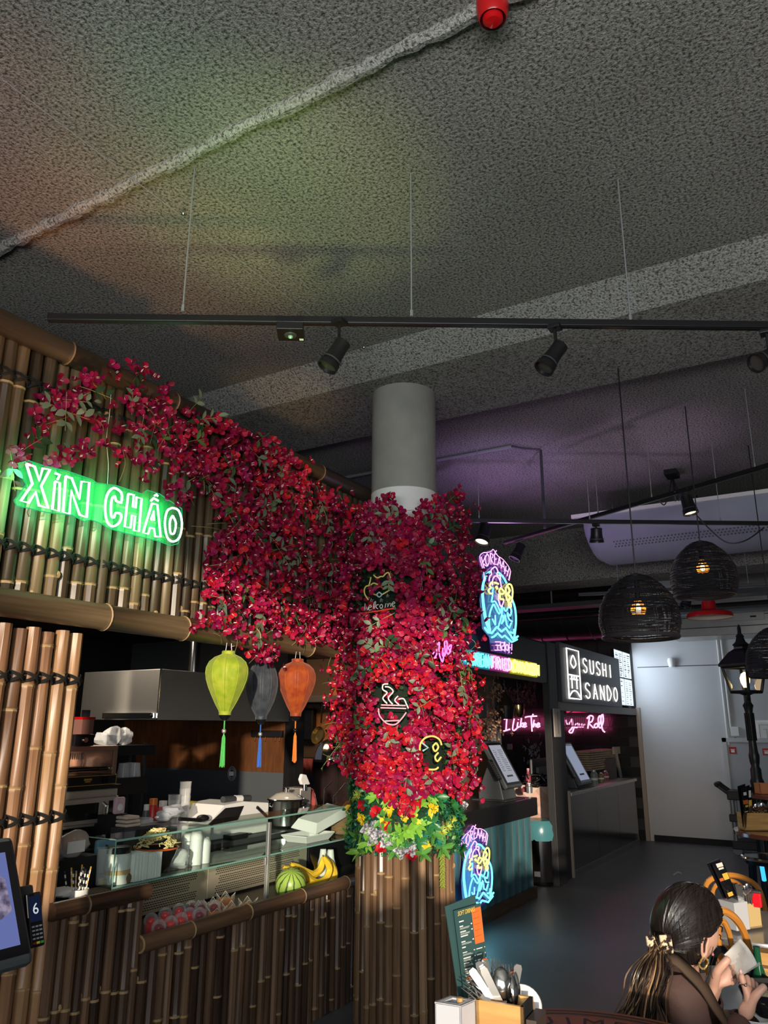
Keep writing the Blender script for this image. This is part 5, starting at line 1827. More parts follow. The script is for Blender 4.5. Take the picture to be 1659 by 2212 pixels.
MB().lathe([(0.04, 0), (0.045, 0.11), (0.043, 0.11), (0.038, 0.004)], (c.x, c.y, zc), 14, cap0=True).build('cup', WHITE, t)
g = random.Random(8)
SB, SW, SY = M('straw_black', (0.02, 0.02, 0.03), 0.6), M('straw_white', (0.8, 0.77, 0.7), 0.6), M('straw_yellow2', (0.75, 0.42, 0.06), 0.6)
for k in range(16):
 a, q = g.uniform(0, 6.28), g.uniform(0.0, 0.036)
 p = Vector((c.x + q * math.cos(a), c.y + q * math.sin(a), zc + 0.02))
 d = Vector((0.25 * q / 0.036 * math.cos(a), 0.25 * q / 0.036 * math.sin(a), 1)) * g.uniform(0.155, 0.19)
 mb = MB()
 for s in range(12):
  mb.mat(s % 2).tube([p + d * (s / 12), p + d * ((s + 1) / 12)], 0.0036, 6, caps=(s == 11))
 mb.build('straw', [SW, (SB, SY, SB)[k % 3]], t)
c = at_y(135, 1920, RY + 0.2)
o = tag(lumpy((c.x, c.y, zc + 0.10), 0.05, (1.2, 1, 0.5), 33, 0.1).build('napkin_pile', PAPER), 'crumpled pale napkins beside the striped straws', 'napkins')
MB().box((c.x - 0.06, c.y - 0.05, zc), (c.x + 0.06, c.y + 0.05, zc + 0.075)).build('holder', BLACK, o, False)
c = at_y(160, 1822, RY + 0.5)
t = thing('bread_bag', 'plastic bag of bread rolls with a printed white label below the microwave', 'bag', c)
for i in range(4):
 MB().ball((c.x - 0.03 + i * 0.035, c.y + 0.02, c.z + 0.012 - 0.004 * i), 0.034, 10, 8, (0.7, 0.8, 1.2)).build('roll', M('bread_%d' % i, (0.55, 0.30, 0.12), 0.7), t)
lumpy((c.x, c.y, c.z), 0.075, (1.3, 0.7, 0.85), 41, 0.1).build('wrapper', film('bread_film', (0.8, 0.78, 0.78), 0.25, 0.2), t)
MB().box((c.x - 0.085, c.y - 0.062, c.z - 0.035), (c.x + 0.02, c.y - 0.058, c.z + 0.02)).build('label', PAPER, t, False)
MB().box((c.x - 0.12, c.y - 0.06, 0.90), (c.x + 0.12, c.y + 0.1, c.z - 0.062)).build('ledge', BLACK_M, t, False)

# ---- on the work counter
ZW = 0.936

def on_counter(px, y):
 p = at_y(px, 1740, y)
 p.z = ZW
 return p

t = thing('stock_pot', 'large shiny steel pot with a glass lid and loop handles', 'pot', on_counter(617, 4.0))
c = on_counter(617, 4.0)
zr = at_y(617, 1727, 4.0).z
RP = 47 / FPX * 4.75
MB().lathe([(RP, 0.02), (RP, zr - ZW - 0.01), (RP * 1.05, zr - ZW), (RP * 0.98, zr - ZW - 0.005)], c, 32, cap0=True).build('pot_body', CHROME, t)
MB().lathe([(RP * 1.06, zr - ZW + 0.003), (RP * 0.95, zr - ZW + 0.012), (RP * 0.6, zr - ZW + 0.045), (RP * 0.3, zr - ZW + 0.055), (0.001, zr - ZW + 0.057)], c, 32).build('glass_lid', film('lid_glass', (0.75, 0.70, 0.62), 0.45, 0.1), t)
MB().tube([(c.x + RP * 1.06 * math.cos(a), c.y + RP * 1.06 * math.sin(a), zr + 0.003) for a in np.linspace(0, 2 * PI, 30, False)], 0.006, 6, True).build('lid_rim', CHROME, t)
MB().lathe([(0.012, 0.055), (0.012, 0.075), (0.026, 0.078), (0.024, 0.088), (0.001, 0.09)], (c.x, c.y, zr), 14).build('lid_knob', CHROME, t)
for s in (-1, 1):
 dx, dy = s * 0.83, -s * 0.5
 b0 = Vector((c.x + dx * RP, c.y + dy * RP, zr - 0.05))
 e = Vector((dx, dy, 0))
 w = Vector((-dy, dx, 0))
 MB().tube(smooth_path([b0 - w * 0.035, b0 - w * 0.03 + e * 0.03 + Vector((0, 0, .015)), b0 + w * 0.03 + e * 0.03 + Vector((0, 0, .015)), b0 + w * 0.035], 4), 0.006, 6).build('handle', CHROME, t)
A = span(418, 1733, 568, 1835, 4.0)
t = thing('cash_register', 'white cash register with black screen and receipt printer on the work counter', 'cash register', ((A[0] + A[2]) / 2, 4.0, ZW))
x0, x1, zt = A[0], A[2], A[3]
w = x1 - x0
MB().poly([(x0 + w * .05, 3.95, ZW), (x1, 3.95, ZW), (x1, 3.95, zt - 0.03), (x0 + w * .62, 3.95, zt), (x0 + w * .32, 3.95, zt - 0.01), (x0 + w * .08, 3.95, zt - 0.13)], (0, 0.35, 0)).build('body', WHITE, t, False, 0.008)
MB().poly([(x0 + w * .10, 3.943, zt - 0.13), (x0 + w * .52, 3.943, zt - 0.12), (x0 + w * .60, 3.943, zt - 0.03), (x0 + w * .34, 3.943, zt - 0.03)], (0, 0.006, 0)).build('screen', BLACK, t, False)
MB().tube([(x0 + w * .45, 4.05, zt + 0.015), (x0 + w * .85, 4.05, zt + 0.005)], 0.024, 12).build('paper_roll', DGREY, t)
MB().tube([(x0 + w * .62, 4.05, zt + 0.012), (x0 + w * .72, 4.05, zt + 0.009)], 0.025, 12).build('roll_band', WHITE, t)
MB().tube([(x0 + w * .80, 3.945, zt - 0.05), (x0 + w * .97, 3.945, zt - 0.13)], 0.011, 6).build('slot', BLACK, t)
MB().box((x0 - w * 0.10, 3.90, ZW), (x0 + w * .10, 4.05, zt - 0.12)).build('card_reader', WHITE, t, False, 0.012)
MB().tube([(x0 - w * 0.32, 3.9, zt - 0.055), (x0 - w * 0.02, 3.92, zt - 0.085)], 0.012, 8).build('handset', BLACK, t)
MB().ball((x0 + w * 0.03, 3.94, zt - 0.075), 0.045, 12, 8, (1, 1, 0.5)).build('handset_cradle', BLACK, t)
MB().box((x0 + w * .32, 3.86, ZW), (x0 + w * .55, 3.94, ZW + 0.028)).build('till_box', BLACK, t, False)
c = on_counter(680, 4.15)
A = span(640, 1690, 730, 1752, 4.15)
t = thing('meat_slicer', 'steel slicer with a white plastic guard behind the pot', 'slicer', (A[0], 4.15, ZW))
MB().box((A[0] + 0.02, 4.12, ZW), (A[0] + 0.17, 4.3, A[3] - 0.03)).build('housing', STEEL, t, False, 0.006)
MB().poly([(A[0] - 0.015, 4.1, A[3] + 0.04), (A[0] + 0.01, 4.1, A[3] + 0.085), (A[0] + 0.07, 4.1, A[3] + 0.075), (A[0] + 0.13, 4.1, A[3] - 0.005), (A[0] + 0.06, 4.1, A[3] - 0.01), (A[0] + 0.01, 4.1, A[3] + 0.0)], (0, 0.03, 0)).build('guard', WHITE, t, False, 0.008)
MB().lathe([(0.022, 0), (0.022, 0.05)], (A[0] + 0.055, 4.11, A[3] - 0.05), 12, cap1=True).build('knob', CHROME, t)
o = tag(lumpy((A[0] + 0.27, 4.25, ZW + 0.12), 0.13, (1.0, 0.7, 0.95), 51, 0.12).build('wrapped_meat', film('meat_film', (0.50, 0.10, 0.09), 0.75, 0.15)), 'dark red meat wrapped in clear film beside the slicer', 'meat')
for i, (p, q, lab) in enumerate((((720, 1722), (746, 1692), 'thin steel skewer rod leaning against the dark cabinet, right one'), ((700, 1705), (716, 1690), 'short steel skewer rod behind the wrapped meat'))):
 a, b = at_y(*p, 4.25), at_y(*q, 4.25)
 tag(MB().tube([a, b], 0.004, 5).tube([Vector((a.x, a.y, ZW)), a], 0.006, 5).build('steel_rod', CHROME), lab, 'rod')
c = on_counter(302, 4.05)
zq = at_y(300, 1768, 4.05).z
t = thing('deli_container', 'clear container of cut vegetables on the work counter', 'container', c)
MB().lathe([(0.085, 0.03), (0.095, zq - ZW), (0.092, zq - ZW), (0.082, 0.035)], c, 6, cap0=True).build('tub', PLASTIC, t, False)
lumpy((c.x, c.y, ZW + (zq - ZW) * 0.6), 0.075, (1, 1, 0.6), 61, 0.2).build('vegetables', M('veg_green', (0.30, 0.42, 0.10), 0.6, var=((0.55, 0.50, 0.25), 20, 0.2)), t)
defs = [('sauce_bottle', 331, 1725, 0.045, 'red plastic sauce bottle with orange cap behind the deli tub', 'bottle', (0.55, 0.03, 0.02), (0.65, 0.16, 0.02)),
  ('spice_tub', 352, 1730, 0.045, 'red and white tub next to the red sauce bottle', 'tub', (0.62, 0.12, 0.10), (0.75, 0.74, 0.70)),
  ('tin_jar', 317, 1738, 0.030, 'small jar with a silver lid left of the red bottle', 'jar', (0.10, 0.10, 0.10), (0.7, 0.7, 0.7))]
for nm, px, pt, r, lab, cat, col, col2 in defs:
 c = on_counter(px, 4.2)
 zt = at_y(px, pt, 4.2).z
 h = zt - ZW
 t = thing(nm, lab, cat, c)
 MB().lathe([(r, 0), (r, h * 0.62), (r * 0.6, h * 0.86)], c, 16, cap0=True, cap1=True).build('body', M(nm + '_body', col, 0.35), t)
 MB().lathe([(r * 0.62, h * 0.86), (r * 0.60, h), (r * 0.5, h)], c, 14, cap1=True).build('cap', M(nm + '_cap', col2, 0.35), t)
 if nm == 'spice_tub':
  MB().box((c.x - 0.03, c.y - 0.05, ZW + h * 0.25), (c.x + 0.03, c.y - 0.044, ZW + h * 0.5)).build('label', PAPER, t, False)
for i, (px, pt, lab) in enumerate(((375, 1718, 'shorter stack of clear plastic cups beside the yellow carton'), (398, 1690, 'tall sleeve of clear plastic cups left of the cash register'))):
 c = on_counter(px, 4.15)
 h = at_y(px, pt, 4.15).z - ZW
 t = thing('cup_sleeve', lab, 'cups', c)
 for k in range(5):
  MB().lathe([(0.030, k * h / 8), (0.040, h * 0.5 + k * h / 8), (0.041, h * 0.5 + k * h / 8 + 0.004)], c, 16).build('cup', PLASTIC, t)
c = on_counter(412, 4.25)
h = at_y(412, 1732, 4.25).z - ZW
t = thing('carton', 'yellow and white carton between the clear cups and the register', 'carton', c)
MB().box((c.x - 0.05, c.y, ZW), (c.x + 0.06, c.y + 0.06, ZW + h)).build('box', M('carton_yellow', (0.62, 0.50, 0.08), 0.6), t, False)
MB().box((c.x - 0.03, c.y - 0.002, ZW), (c.x + 0.03, c.y, ZW + h * 0.7)).build('label', PAPER, t, False)
c = on_counter(365, 3.95)
for i, (px, py, r, lab) in enumerate(((372, 1752, 0.06, 'crumpled clear and blue bread bag lying on the counter edge'), (355, 1762, 0.05, 'crumpled clear bag in front of the red and white tub'))):
 p = at_y(px, py, 3.95)
 tag(lumpy((p.x, p.y, p.z), r, (1.4, 0.8, 0.7), 71 + i, 0.2).build('plastic_bag', film('crumple_%d' % i, (0.65, 0.70, 0.76), 0.5, 0.2)), lab, 'bag')
p = at_y(287, 1775, 3.9)
t = thing('folded_cloth', 'folded cream cloth on the black box at the counter end', 'cloth', p)
for k in range(3):
 MB().box((p.x - 0.05, p.y, p.z - 0.03 + k * 0.022), (p.x + 0.07 - k * 0.008, p.y + 0.1, p.z - 0.012 + k * 0.022)).build('fold', M('cream_cloth_%d' % k, (0.68, 0.58, 0.48), 0.9), t, False, 0.007)
MB().box((p.x - 0.08, p.y - 0.02, ZW), (p.x + 0.30, p.y + 0.14, p.z - 0.031)).build('box_below', DGREY, t, False)
p = at_y(262, 1740, 4.0)
t = thing('sauce_packet', 'pink and white printed packet standing beside the microwave', 'packet', p)
MB().box((p.x - 0.045, p.y, p.z - 0.05), (p.x + 0.035, p.y + 0.03, p.z + 0.05)).build('pouch', M('pink_packet', (0.66, 0.45, 0.52), 0.5), t, False, 0.012)
MB().ball((p.x - 0.01, p.y - 0.004, p.z - 0.01), 0.022, 10, 6, (1, 0.2, 1)).build('print_mark', WHITE, t)
MB().box((p.x - 0.09, p.y, 0.93), (p.x + 0.06, p.y + 0.3, p.z - 0.051)).build('black_box_below', BLACK_M, t, False)
X0K = at_y(78, 2078, 2.3).x
pb_ = at_y(78, 2078, 2.3)
pt_ = at_x(30, 1803, X0K)
up = (pt_ - pb_)
hk_ = up.length
uy = up.normalized()
ux = Vector((1, 0, 0))
nz_ = ux.cross(uy).normalized()
t = thing('order_kiosk', 'dark tilted touch screen order kiosk cut by the left picture edge', 'kiosk', (X0K - 0.2, 2.3, 0))
WK = 0.29
o_ = pb_ - ux * WK
MB().obox(o_ - nz_ * 0.045, ux * WK, uy * hk_, nz_ * 0.045).build('casing', M('kiosk_case', (0.055, 0.065, 0.068), 0.5), t, False, 0.02)
MB().obox(o_ + ux * 0.018 + uy * 0.03, ux * (WK - 0.036), uy * (hk_ - 0.05), nz_ * 0.003).build('bezel', BLACK_GLOSS, t, False)

def screen_mat():
 m, nt, b = nodes('kiosk_screen')
 N, L = nt.nodes, nt.links
 N.remove(b)
 tc = N.new('ShaderNodeTexCoord')
 n = N.new('ShaderNodeTexNoise')
 n.inputs['Scale'].default_value = 26
 n.inputs['Detail'].default_value = 5
 L.new(tc.outputs['Object'], n.inputs['Vector'])
 r = N.new('ShaderNodeValToRGB')
 for pos, c in ((0.35, (0.03, 0.02, 0.03)), (0.48, (0.20, 0.17, 0.28)), (0.6, (0.42, 0.36, 0.50))):
  e = r.color_ramp.elements.new(pos)
  e.color = rgba(c)
 r.color_ramp.elements[0].color = (0.01, 0.01, 0.015, 1)
 r.color_ramp.elements[-1].color = (0.65, 0.30, 0.05, 1)
 L.new(n.outputs['Fac'], r.inputs['Fac'])
 e = N.new('ShaderNodeEmission')
 e.inputs[1].default_value = 0.75
 L.new(r.outputs['Color'], e.inputs[0])
 L.new(e.outputs[0], N['Material Output'].inputs[0])
 return m

so = o_ + ux * 0.045 + uy * 0.06
sw, sh_ = WK - 0.09, hk_ - 0.115
MB().obox(so, ux * sw, uy * sh_, nz_ * 0.0045).build('screen', glow('screen_blue', (0.14, 0.17, 0.42), 0.9), t, False)
pic = [(0.02, 0.27), (0.6, 0.24), (0.95, 0.36), (0.92, 0.70), (0.7, 0.84), (0.02, 0.82)]
MB().poly([so + ux * sw * u + uy * sh_ * v + nz_ * 0.0055 for u, v in pic]).build('food_picture', screen_mat(), t, False)
MB().poly([so + ux * sw * u + uy * sh_ * v + nz_ * 0.0062 for u, v in ((0.05, 0.80), (0.7, 0.72), (0.78, 0.76), (0.7, 0.80), (0.05, 0.86))]).build('noodle_picture', glow('screen_orange', (0.55, 0.25, 0.04), 0.8), t, False)
MB().poly([so + ux * sw * (0.32 + 0.34 * math.cos(a) * (1 if abs(math.cos(a)) < .9 else 1.0)) + uy * sh_ * (0.175 + 0.05 * max(-1, min(1, 1.6 * math.sin(a)))) + nz_ * 0.0065 for a in np.linspace(0, 2 * PI, 24, False)]).build('order_button', BLACK_M, t, False)
text('order_text', 'to order', 0.034, so + ux * sw * 0.56 + uy * sh_ * 0.160 + nz_ * 0.007, ux, uy, glow('screen_white', (1, 1, 1), 0.9), t, 0.0002, align='RIGHT')
MB().box((X0K - 0.22, 2.42, 0), (X0K - 0.16, 2.48, 0.95)).build('stand', BLACK, t, False)
MB().box((X0K - 0.40, 2.3, 0), (X0K - 0.02, 2.62, 0.015)).build('foot_plate', BLACK, t, False)
cT = at_y(78, 1985, 2.42)
t = thing('payment_terminal', 'black card terminal with a keypad beside the order kiosk', 'card terminal', cT)
tw_, th_ = 0.052, 0.165
ty = (Vector((0, 0.35, 1))).normalized()
tn = ux.cross(ty).normalized()
to = cT - ux * tw_ / 2 - ty * th_ / 2
MB().obox(to - tn * 0.02, ux * tw_, ty * th_, tn * 0.02).build('case', BLACK, t, False, 0.005)
MB().obox(to + ux * 0.005 + ty * 0.075, ux * (tw_ - 0.010), ty * 0.078, tn * 0.0012).build('display', glow('terminal_navy', (0.006, 0.010, 0.03), 1.0), t, False)
WGL = glow('terminal_white', (0.75, 0.82, 0.9), 0.75)
text('digit_six', '6', 0.048, to + ux * tw_ * 0.5 + ty * 0.098 + tn * 0.002, ux, ty, WGL, t, 0.0002, align='CENTER')
kb = MB()
for r_i in range(4):
 for c_i in range(3):
  kb.obox(to + ux * (0.008 + c_i * 0.0135) + ty * (0.022 + r_i * 0.012), ux * 0.009, ty * 0.005, tn * 0.002)
kb.build('keys', M('key_grey', (0.35, 0.36, 0.38), 0.5), t, False)
for i, c_ in enumerate(((0.25, 0.02, 0.02), (0.75, 0.6, 0.05), (0.05, 0.4, 0.08))):
 MB().obox(to + ux * (0.006 + i * 0.0145) + ty * 0.008, ux * 0.011, ty * 0.007, tn * 0.002).build('key_row', M('key_%d' % i, c_, 0.4), t, False)
MB().obox(to - ux * 0.02 + ty * 0.06 - tn * 0.06, ux * 0.07, ty * 0.135, tn * 0.03).build('bracket', DGREY, t, False, 0.008)
MB().tube([cT - tn * 0.05, Vector((X0K - 0.12, 2.44, cT.z - 0.08))], 0.012, 6).build('arm', BLACK, t)
MB().obox(to - ux * 0.004 + ty * 0.09, ux * 0.003, ty * 0.07, tn * 0.001).build('receipt', PAPER, t, False)

# ------------------------------------------------------------------ Korean stall
YK = 3.13
herringbone(wt, 'tile', (XT, 5.3, 1.0), (0, -1, 0), (0, 0, 1), 1.36, 1.6, 0.34, 0.085, MAUVE_T)
struct('trim_3', MB().box((XT - 0.04, 3.80, 0), (XT + 0.12, 3.92, 2.62)), M('grey_timber', (0.10, 0.10, 0.105), 0.6))
zk0, zk1 = at_y(1151, 1760, YK).z, at_y(1150, 1722, YK).z
xk1 = at_y(1155, 1850, YK).x
XK0 = 6.1
t = thing('velvet_counter', 'counter with teal velvet channel front and thick black top beside the column', 'counter', (7.2, YK, 0))
MB().box((XK0, YK - 0.05, zk0), (xk1 + 0.02, YK + 0.62, zk1)).build('countertop', M('black_top', (0.016, 0.015, 0.016), 0.3, var=((0.010, 0.010, 0.011), 6, 0.3)), t, False, 0.006)
VEL = M('teal_velvet', (0.045, 0.17, 0.205), 0.9, var=((0.022, 0.085, 0.11), 5, 0.25), sheen=0.15, spec=0.15, stretch=(2.5, 2.5, 0.6))
zb = at_y(1100, 1935, YK).z
zb = 0.11
pw = (xk1 - XK0) / 13
chm = MB().lathe([(0.001, 0), (pw * 0.5, 0), (pw * 0.5, zk0 - zb), (0.001, zk0 - zb)], seg=14)
chm.v = [(x * 1.03, y * 0.26, z) for x, y, z in chm.v]
chm_ = chm.mesh('velvet_channel', VEL)
for i in range(13):
 o = link('velvet_channel', chm_, t)
 o.location = (XK0 + pw * (i + 0.5), YK + 0.035, zb)
MB().box((XK0, YK + 0.03, zb - 0.02), (xk1 - 0.005, YK + 0.58, zk0)).build('carcass', BLACK_M, t, False)
MB().box((XK0, YK - 0.012, 0), (xk1, YK + 0.03, zb)).build('kickboard', M('rough_wood', (0.14, 0.085, 0.05), 0.7, var=((0.06, 0.04, 0.025), 9, 0.25), stretch=(0.5, 1, 4)), t, False)

FB = M('black_fascia', (0.020, 0.021, 0.026), 0.5, var=((0.014, 0.014, 0.017), 5, 0.3))
zf0, zf1 = at_y(1195, 1478, YK).z, at_y(1010, 1347, YK).z
xp0, xp1 = at_y(1203, 1800, YK - 0.03).x, at_y(1221, 1800, YK - 0.03).x
struct('trim_4', MB().box((5.2, YK - 0.02, zf0), (xp0, YK + 0.02, zf1)), FB)
BT = M('black_timber', (0.030, 0.030, 0.032), 0.55, var=((0.016, 0.016, 0.018), 7, 0.3), stretch=(6, 6, 0.6))
struct('trim_5', MB().box((xp0, YK - 0.03, 0), (xp1, YK + 0.055, 2.70)), BT, None, False, 0.004)
xs0 = at_y(1236, 1800, YK).x
struct('trim_6', MB().box((xp1 + 0.02, YK + 0.02, 0), (xs0, YK + 0.12, 2.6)), FB)
struct('trim_7', MB().box((xs0 - 0.03, YK - 0.01, 0), (xs0, YK + 0.04, 0.96)), TRIM)

hw = struct('wall_low', MB().box((9.42, YK + 0.06, 0), (9.52, 3.86, 1.02)), M('pale_grout', (0.66, 0.50, 0.42), 0.8))
herringbone(hw, 'tile', (9.42, 3.86, 0.02), (0, -1, 0), (0, 0, 1), 0.66, 1.0, 0.20, 0.075, M('pink_tile', (0.62, 0.40, 0.32), 0.4, objrand=0.15))
c = at_z(1171, 1908, 0)
t = thing('waste_bin', 'tall shiny steel bin with a teal liner between the velvet counter and black post', 'bin', c)
hb = at_d(1171, 1795, 8.75).z
MB().lathe([(0.19, 0.03), (0.20, 0.05), (0.20, hb), (0.19, hb + 0.005)], c, 26, cap0=True).build('bin_body', M('bin_steel', (0.45, 0.43, 0.42), 0.12, 1.0), t)
MB().lathe([(0.19, 0), (0.195, 0.035)], c, 26, cap0=True).build('base_ring', BLACK, t)
lb = MB()
prof = [(0.205, hb - 0.10), (0.215, hb - 0.03), (0.21, hb + 0.06), (0.18, hb + 0.11), (0.08, hb + 0.12), (0.001, hb + 0.11)]
lb.lathe(prof, (0, 0, 0), 26)
lb.v = [(x * (1 + 0.05 * math.sin(7 * math.atan2(y, x) + z * 30)) + c.x, y * (1 + 0.05 * math.sin(9 * math.atan2(y, x) + z * 23)) + c.y, z) for x, y, z in lb.v]
lb.build('liner', M('teal_liner', (0.06, 0.20, 0.23), 0.25), t)
MB().box((c.x - 0.207, c.y - 0.06, 0.10), (c.x - 0.199, c.y + 0.01, 0.15)).build('sticker', PAPER, t, False)

# ------------------------------------------------------------------ stroke lettering
STROKE = {
 'A': [[(0, 0), (.5, 1), (1, 0)], [(.2, .36), (.8, .36)]], 'C': [[(1, .85), (.6, 1), (.15, .8), (0, .5), (.15, .2), (.6, 0), (1, .15)]],
 'D': [[(0, 0), (0, 1), (.5, .95), (1, .6), (1, .4), (.5, .05), (0, 0)]], 'E': [[(1, 1), (0, 1), (0, 0), (1, 0)], [(0, .5), (.8, .5)]],
 'F': [[(1, 1), (0, 1), (0, 0)], [(0, .5), (.8, .5)]], 'H': [[(0, 0), (0, 1)], [(1, 0), (1, 1)], [(0, .5), (1, .5)]], 'I': [[(.5, 0), (.5, 1)]],
 'K': [[(0, 0), (0, 1)], [(1, 1), (0, .45), (1, 0)]], 'N': [[(0, 0), (0, 1), (1, 0), (1, 1)]],
 'O': [[(.5, 0), (.1, .2), (0, .5), (.1, .8), (.5, 1), (.9, .8), (1, .5), (.9, .2), (.5, 0)]], 'R': [[(0, 0), (0, 1), (.7, 1), (1, .78), (.7, .52), (0, .5)], [(.5, .5), (1, 0)]],
 'S': [[(1, .85), (.6, 1), (.1, .9), (.05, .65), (.5, .5), (.95, .35), (.9, .1), (.45, 0), (0, .15)]], 'U': [[(0, 1), (0, .3), (.2, .05), (.5, 0), (.8, .05), (1, .3), (1, 1)]],
 'V': [[(0, 1), (.5, 0), (1, 1)]], 'W': [[(0, 1), (.25, 0), (.5, .8), (.75, 0), (1, 1)]], 'M': [[(0, 0), (.1, 1), (.5, .2), (.9, 1), (1, 0)]], 'P': [[(0, 0), (0, 1), (.8, 1), (1, .75), (.8, .5), (0, .5)]],
}

def stroke_word(word, o, ex, ey, w, h, r, m, parent, name='letter', gap=0.45, seg=5):
 """centre-line tube letters filling a box of width w and height h"""
 o, ex, ey = Vector(o), Vector(ex).normalized(), Vector(ey).normalized()
 n = len(word)
 cw = w / (n + (n - 1) * gap)
 for i, ch in enumerate(word):
  if ch == ' ':
   continue
  mb = MB()
  for path in STROKE[ch]:
   pts = [o + ex * (i * cw * (1 + gap) + u * cw) + ey * (v * h) for u, v in path]
   if ch in 'OSCDU':
    pts = smooth_path(pts, 3)
   mb.tube(pts, r, seg)
  mb.build(name, m, parent)

N_CYAN = glow('neon_cyan', (0.16, 0.92, 1.0), 2.2)
N_MAG = glow('neon_magenta', (1.0, 0.35, 0.80), 2.4)
N_YEL = glow('neon_yellow', (1.0, 0.92, 0.18), 2.4)
N_WHT = glow('neon_white', (1.0, 0.97, 0.92), 2.2)
EMB = [
 ('board_edge', N_MAG, 0.004, [(620, 560), (625, 480), (600, 380), (570, 250), (620, 200), (665, 200), (720, 180), (745, 160), (800, 240), (870, 290), (960, 420), (945, 560)]),
 ('egg_left', N_CYAN, 0.012, [(700, 445), (650, 500), (610, 620), (605, 760), (625, 950), (650, 1080), (700, 1220)]),
 ('egg_left', N_CYAN, 0.006, [(628, 560), (618, 700), (628, 860), (660, 1060), (690, 1150)]),
 ('egg_right', N_CYAN, 0.011, [(815, 455), (870, 510), (915, 590)]),
 ('egg_right', N_CYAN, 0.011, [(985, 800), (1020, 900), (1035, 1050), (1025, 1200), (1008, 1310)]),
 ('shell_zigzag', N_CYAN, 0.011, [(635, 1160), (680, 1222), (725, 1230), (790, 1150), (850, 1210), (905, 1165), (1000, 1310), (1060, 1270)]),
 ('shell_zigzag', N_CYAN, 0.010, [(725, 1285), (760, 1270), (800, 1230), (855, 1285), (890, 1260), (980, 1345), (1050, 1310)]),
 ('comb', N_MAG, 0.007, [(690, 560), (700, 500), (722, 480), (715, 425), (740, 400), (768, 382), (790, 410), (802, 440), (790, 480), (832, 500), (832, 560)]),
 ('head', N_MAG, 0.007, [(735, 620), (735, 560), (750, 515), (790, 500), (830, 560), (848, 640)]),
 ('ear', N_YEL, 0.009, [(722, 580), (697, 620), (715, 650), (682, 680), (700, 720), (735, 722)]),
 ('eye', N_YEL, 0.014, [(782, 635), (795, 660)]), ('brow', N_YEL, 0.010, [(760, 583), (808, 600)]),
 ('beak', N_YEL, 0.009, [(840, 650), (885, 705), (850, 732), (818, 700), (840, 650)]),
 ('wattle', N_YEL, 0.010, [(830, 740), (835, 790), (875, 800)]),
 ('wattle', N_MAG, 0.007, [(812, 730), (810, 800), (842, 890), (870, 850), (878, 800)]),
 ('neck', N_CYAN, 0.008, [(740, 650), (735, 750), (725, 830), (772, 828), (835, 960)]),
 ('chest', N_CYAN, 0.009, [(742, 860), (706, 950), (690, 1080), (706, 1200)]),
 ('chest', N_CYAN, 0.008, [(755, 860), (820, 985), (860, 890), (850, 1010), (810, 1150)]),
 ('wing', N_CYAN, 0.008, [(735, 1050), (770, 1125)]), ('wing', N_CYAN, 0.008, [(770, 1000), (772, 1125)]),
 ('feathers', N_CYAN, 0.009, [(865, 1000), (880, 1070), (850, 1110), (895, 1000), (915, 1120), (950, 1165), (975, 1100)]),
 ('hand', N_CYAN, 0.009, [(880, 905), (905, 950), (945, 890), (975, 940), (960, 1010), (925, 970), (945, 1050), (985, 1080)]),
 ('tail', N_CYAN, 0.009, [(965, 1215), (1000, 1230), (1010, 1180)]),
 ('drumstick', N_YEL, 0.009, [(945, 600), (905, 650), (910, 760), (935, 830), (975, 830), (992, 700), (975, 620), (945, 600)]),
 ('drumstick', N_YEL, 0.012, [(935, 640), (955, 690), (930, 730), (960, 770), (945, 810)]), ('drum_bone', N_YEL, 0.011, [(945, 830), (945, 895), (970, 890), (962, 840)]),
]
KTXT = [[[(590, 255), (630, 410)], [(645, 240), (608, 335), (660, 375)]], [[(665, 215), (642, 260), (648, 330), (672, 370), (692, 320), (688, 250), (665, 215)]],
  [[(705, 205), (715, 350)], [(705, 205), (738, 225), (735, 265), (712, 275), (745, 345)]], [[(790, 220), (758, 215), (762, 355), (795, 350)], [(760, 285), (785, 282)], [(765, 200), (785, 175)]],
  [[(800, 360), (822, 262), (842, 372)], [(808, 330), (838, 338)]], [[(845, 400), (872, 312), (888, 435)], [(852, 372), (885, 385)]],
  [[(908, 372), (890, 470)], [(945, 400), (922, 500)], [(900, 425), (935, 445)]], [[(965, 440), (945, 520)], [(940, 535), (938, 545)]]]
HTXT = [[[(770, 1342), (838, 1342), (832, 1428)], [(775, 1385), (832, 1385)], [(802, 1395), (802, 1440)], [(765, 1448), (848, 1448)]],
  [[(850, 1350), (880, 1350), (880, 1395), (852, 1395), (850, 1445), (885, 1445)], [(893, 1340), (893, 1465)]],
  [[(918, 1372), (903, 1405), (908, 1440), (925, 1455), (936, 1420), (930, 1385), (918, 1372)], [(948, 1350), (945, 1485)], [(948, 1415), (962, 1418)]],
  [[(982, 1370), (980, 1450)], [(978, 1480), (977, 1492)]]]

def zk(p):
 return (940 + p[0] / 5.925, 1160 + p[1] / 5.925)

YSG = YK - 0.12

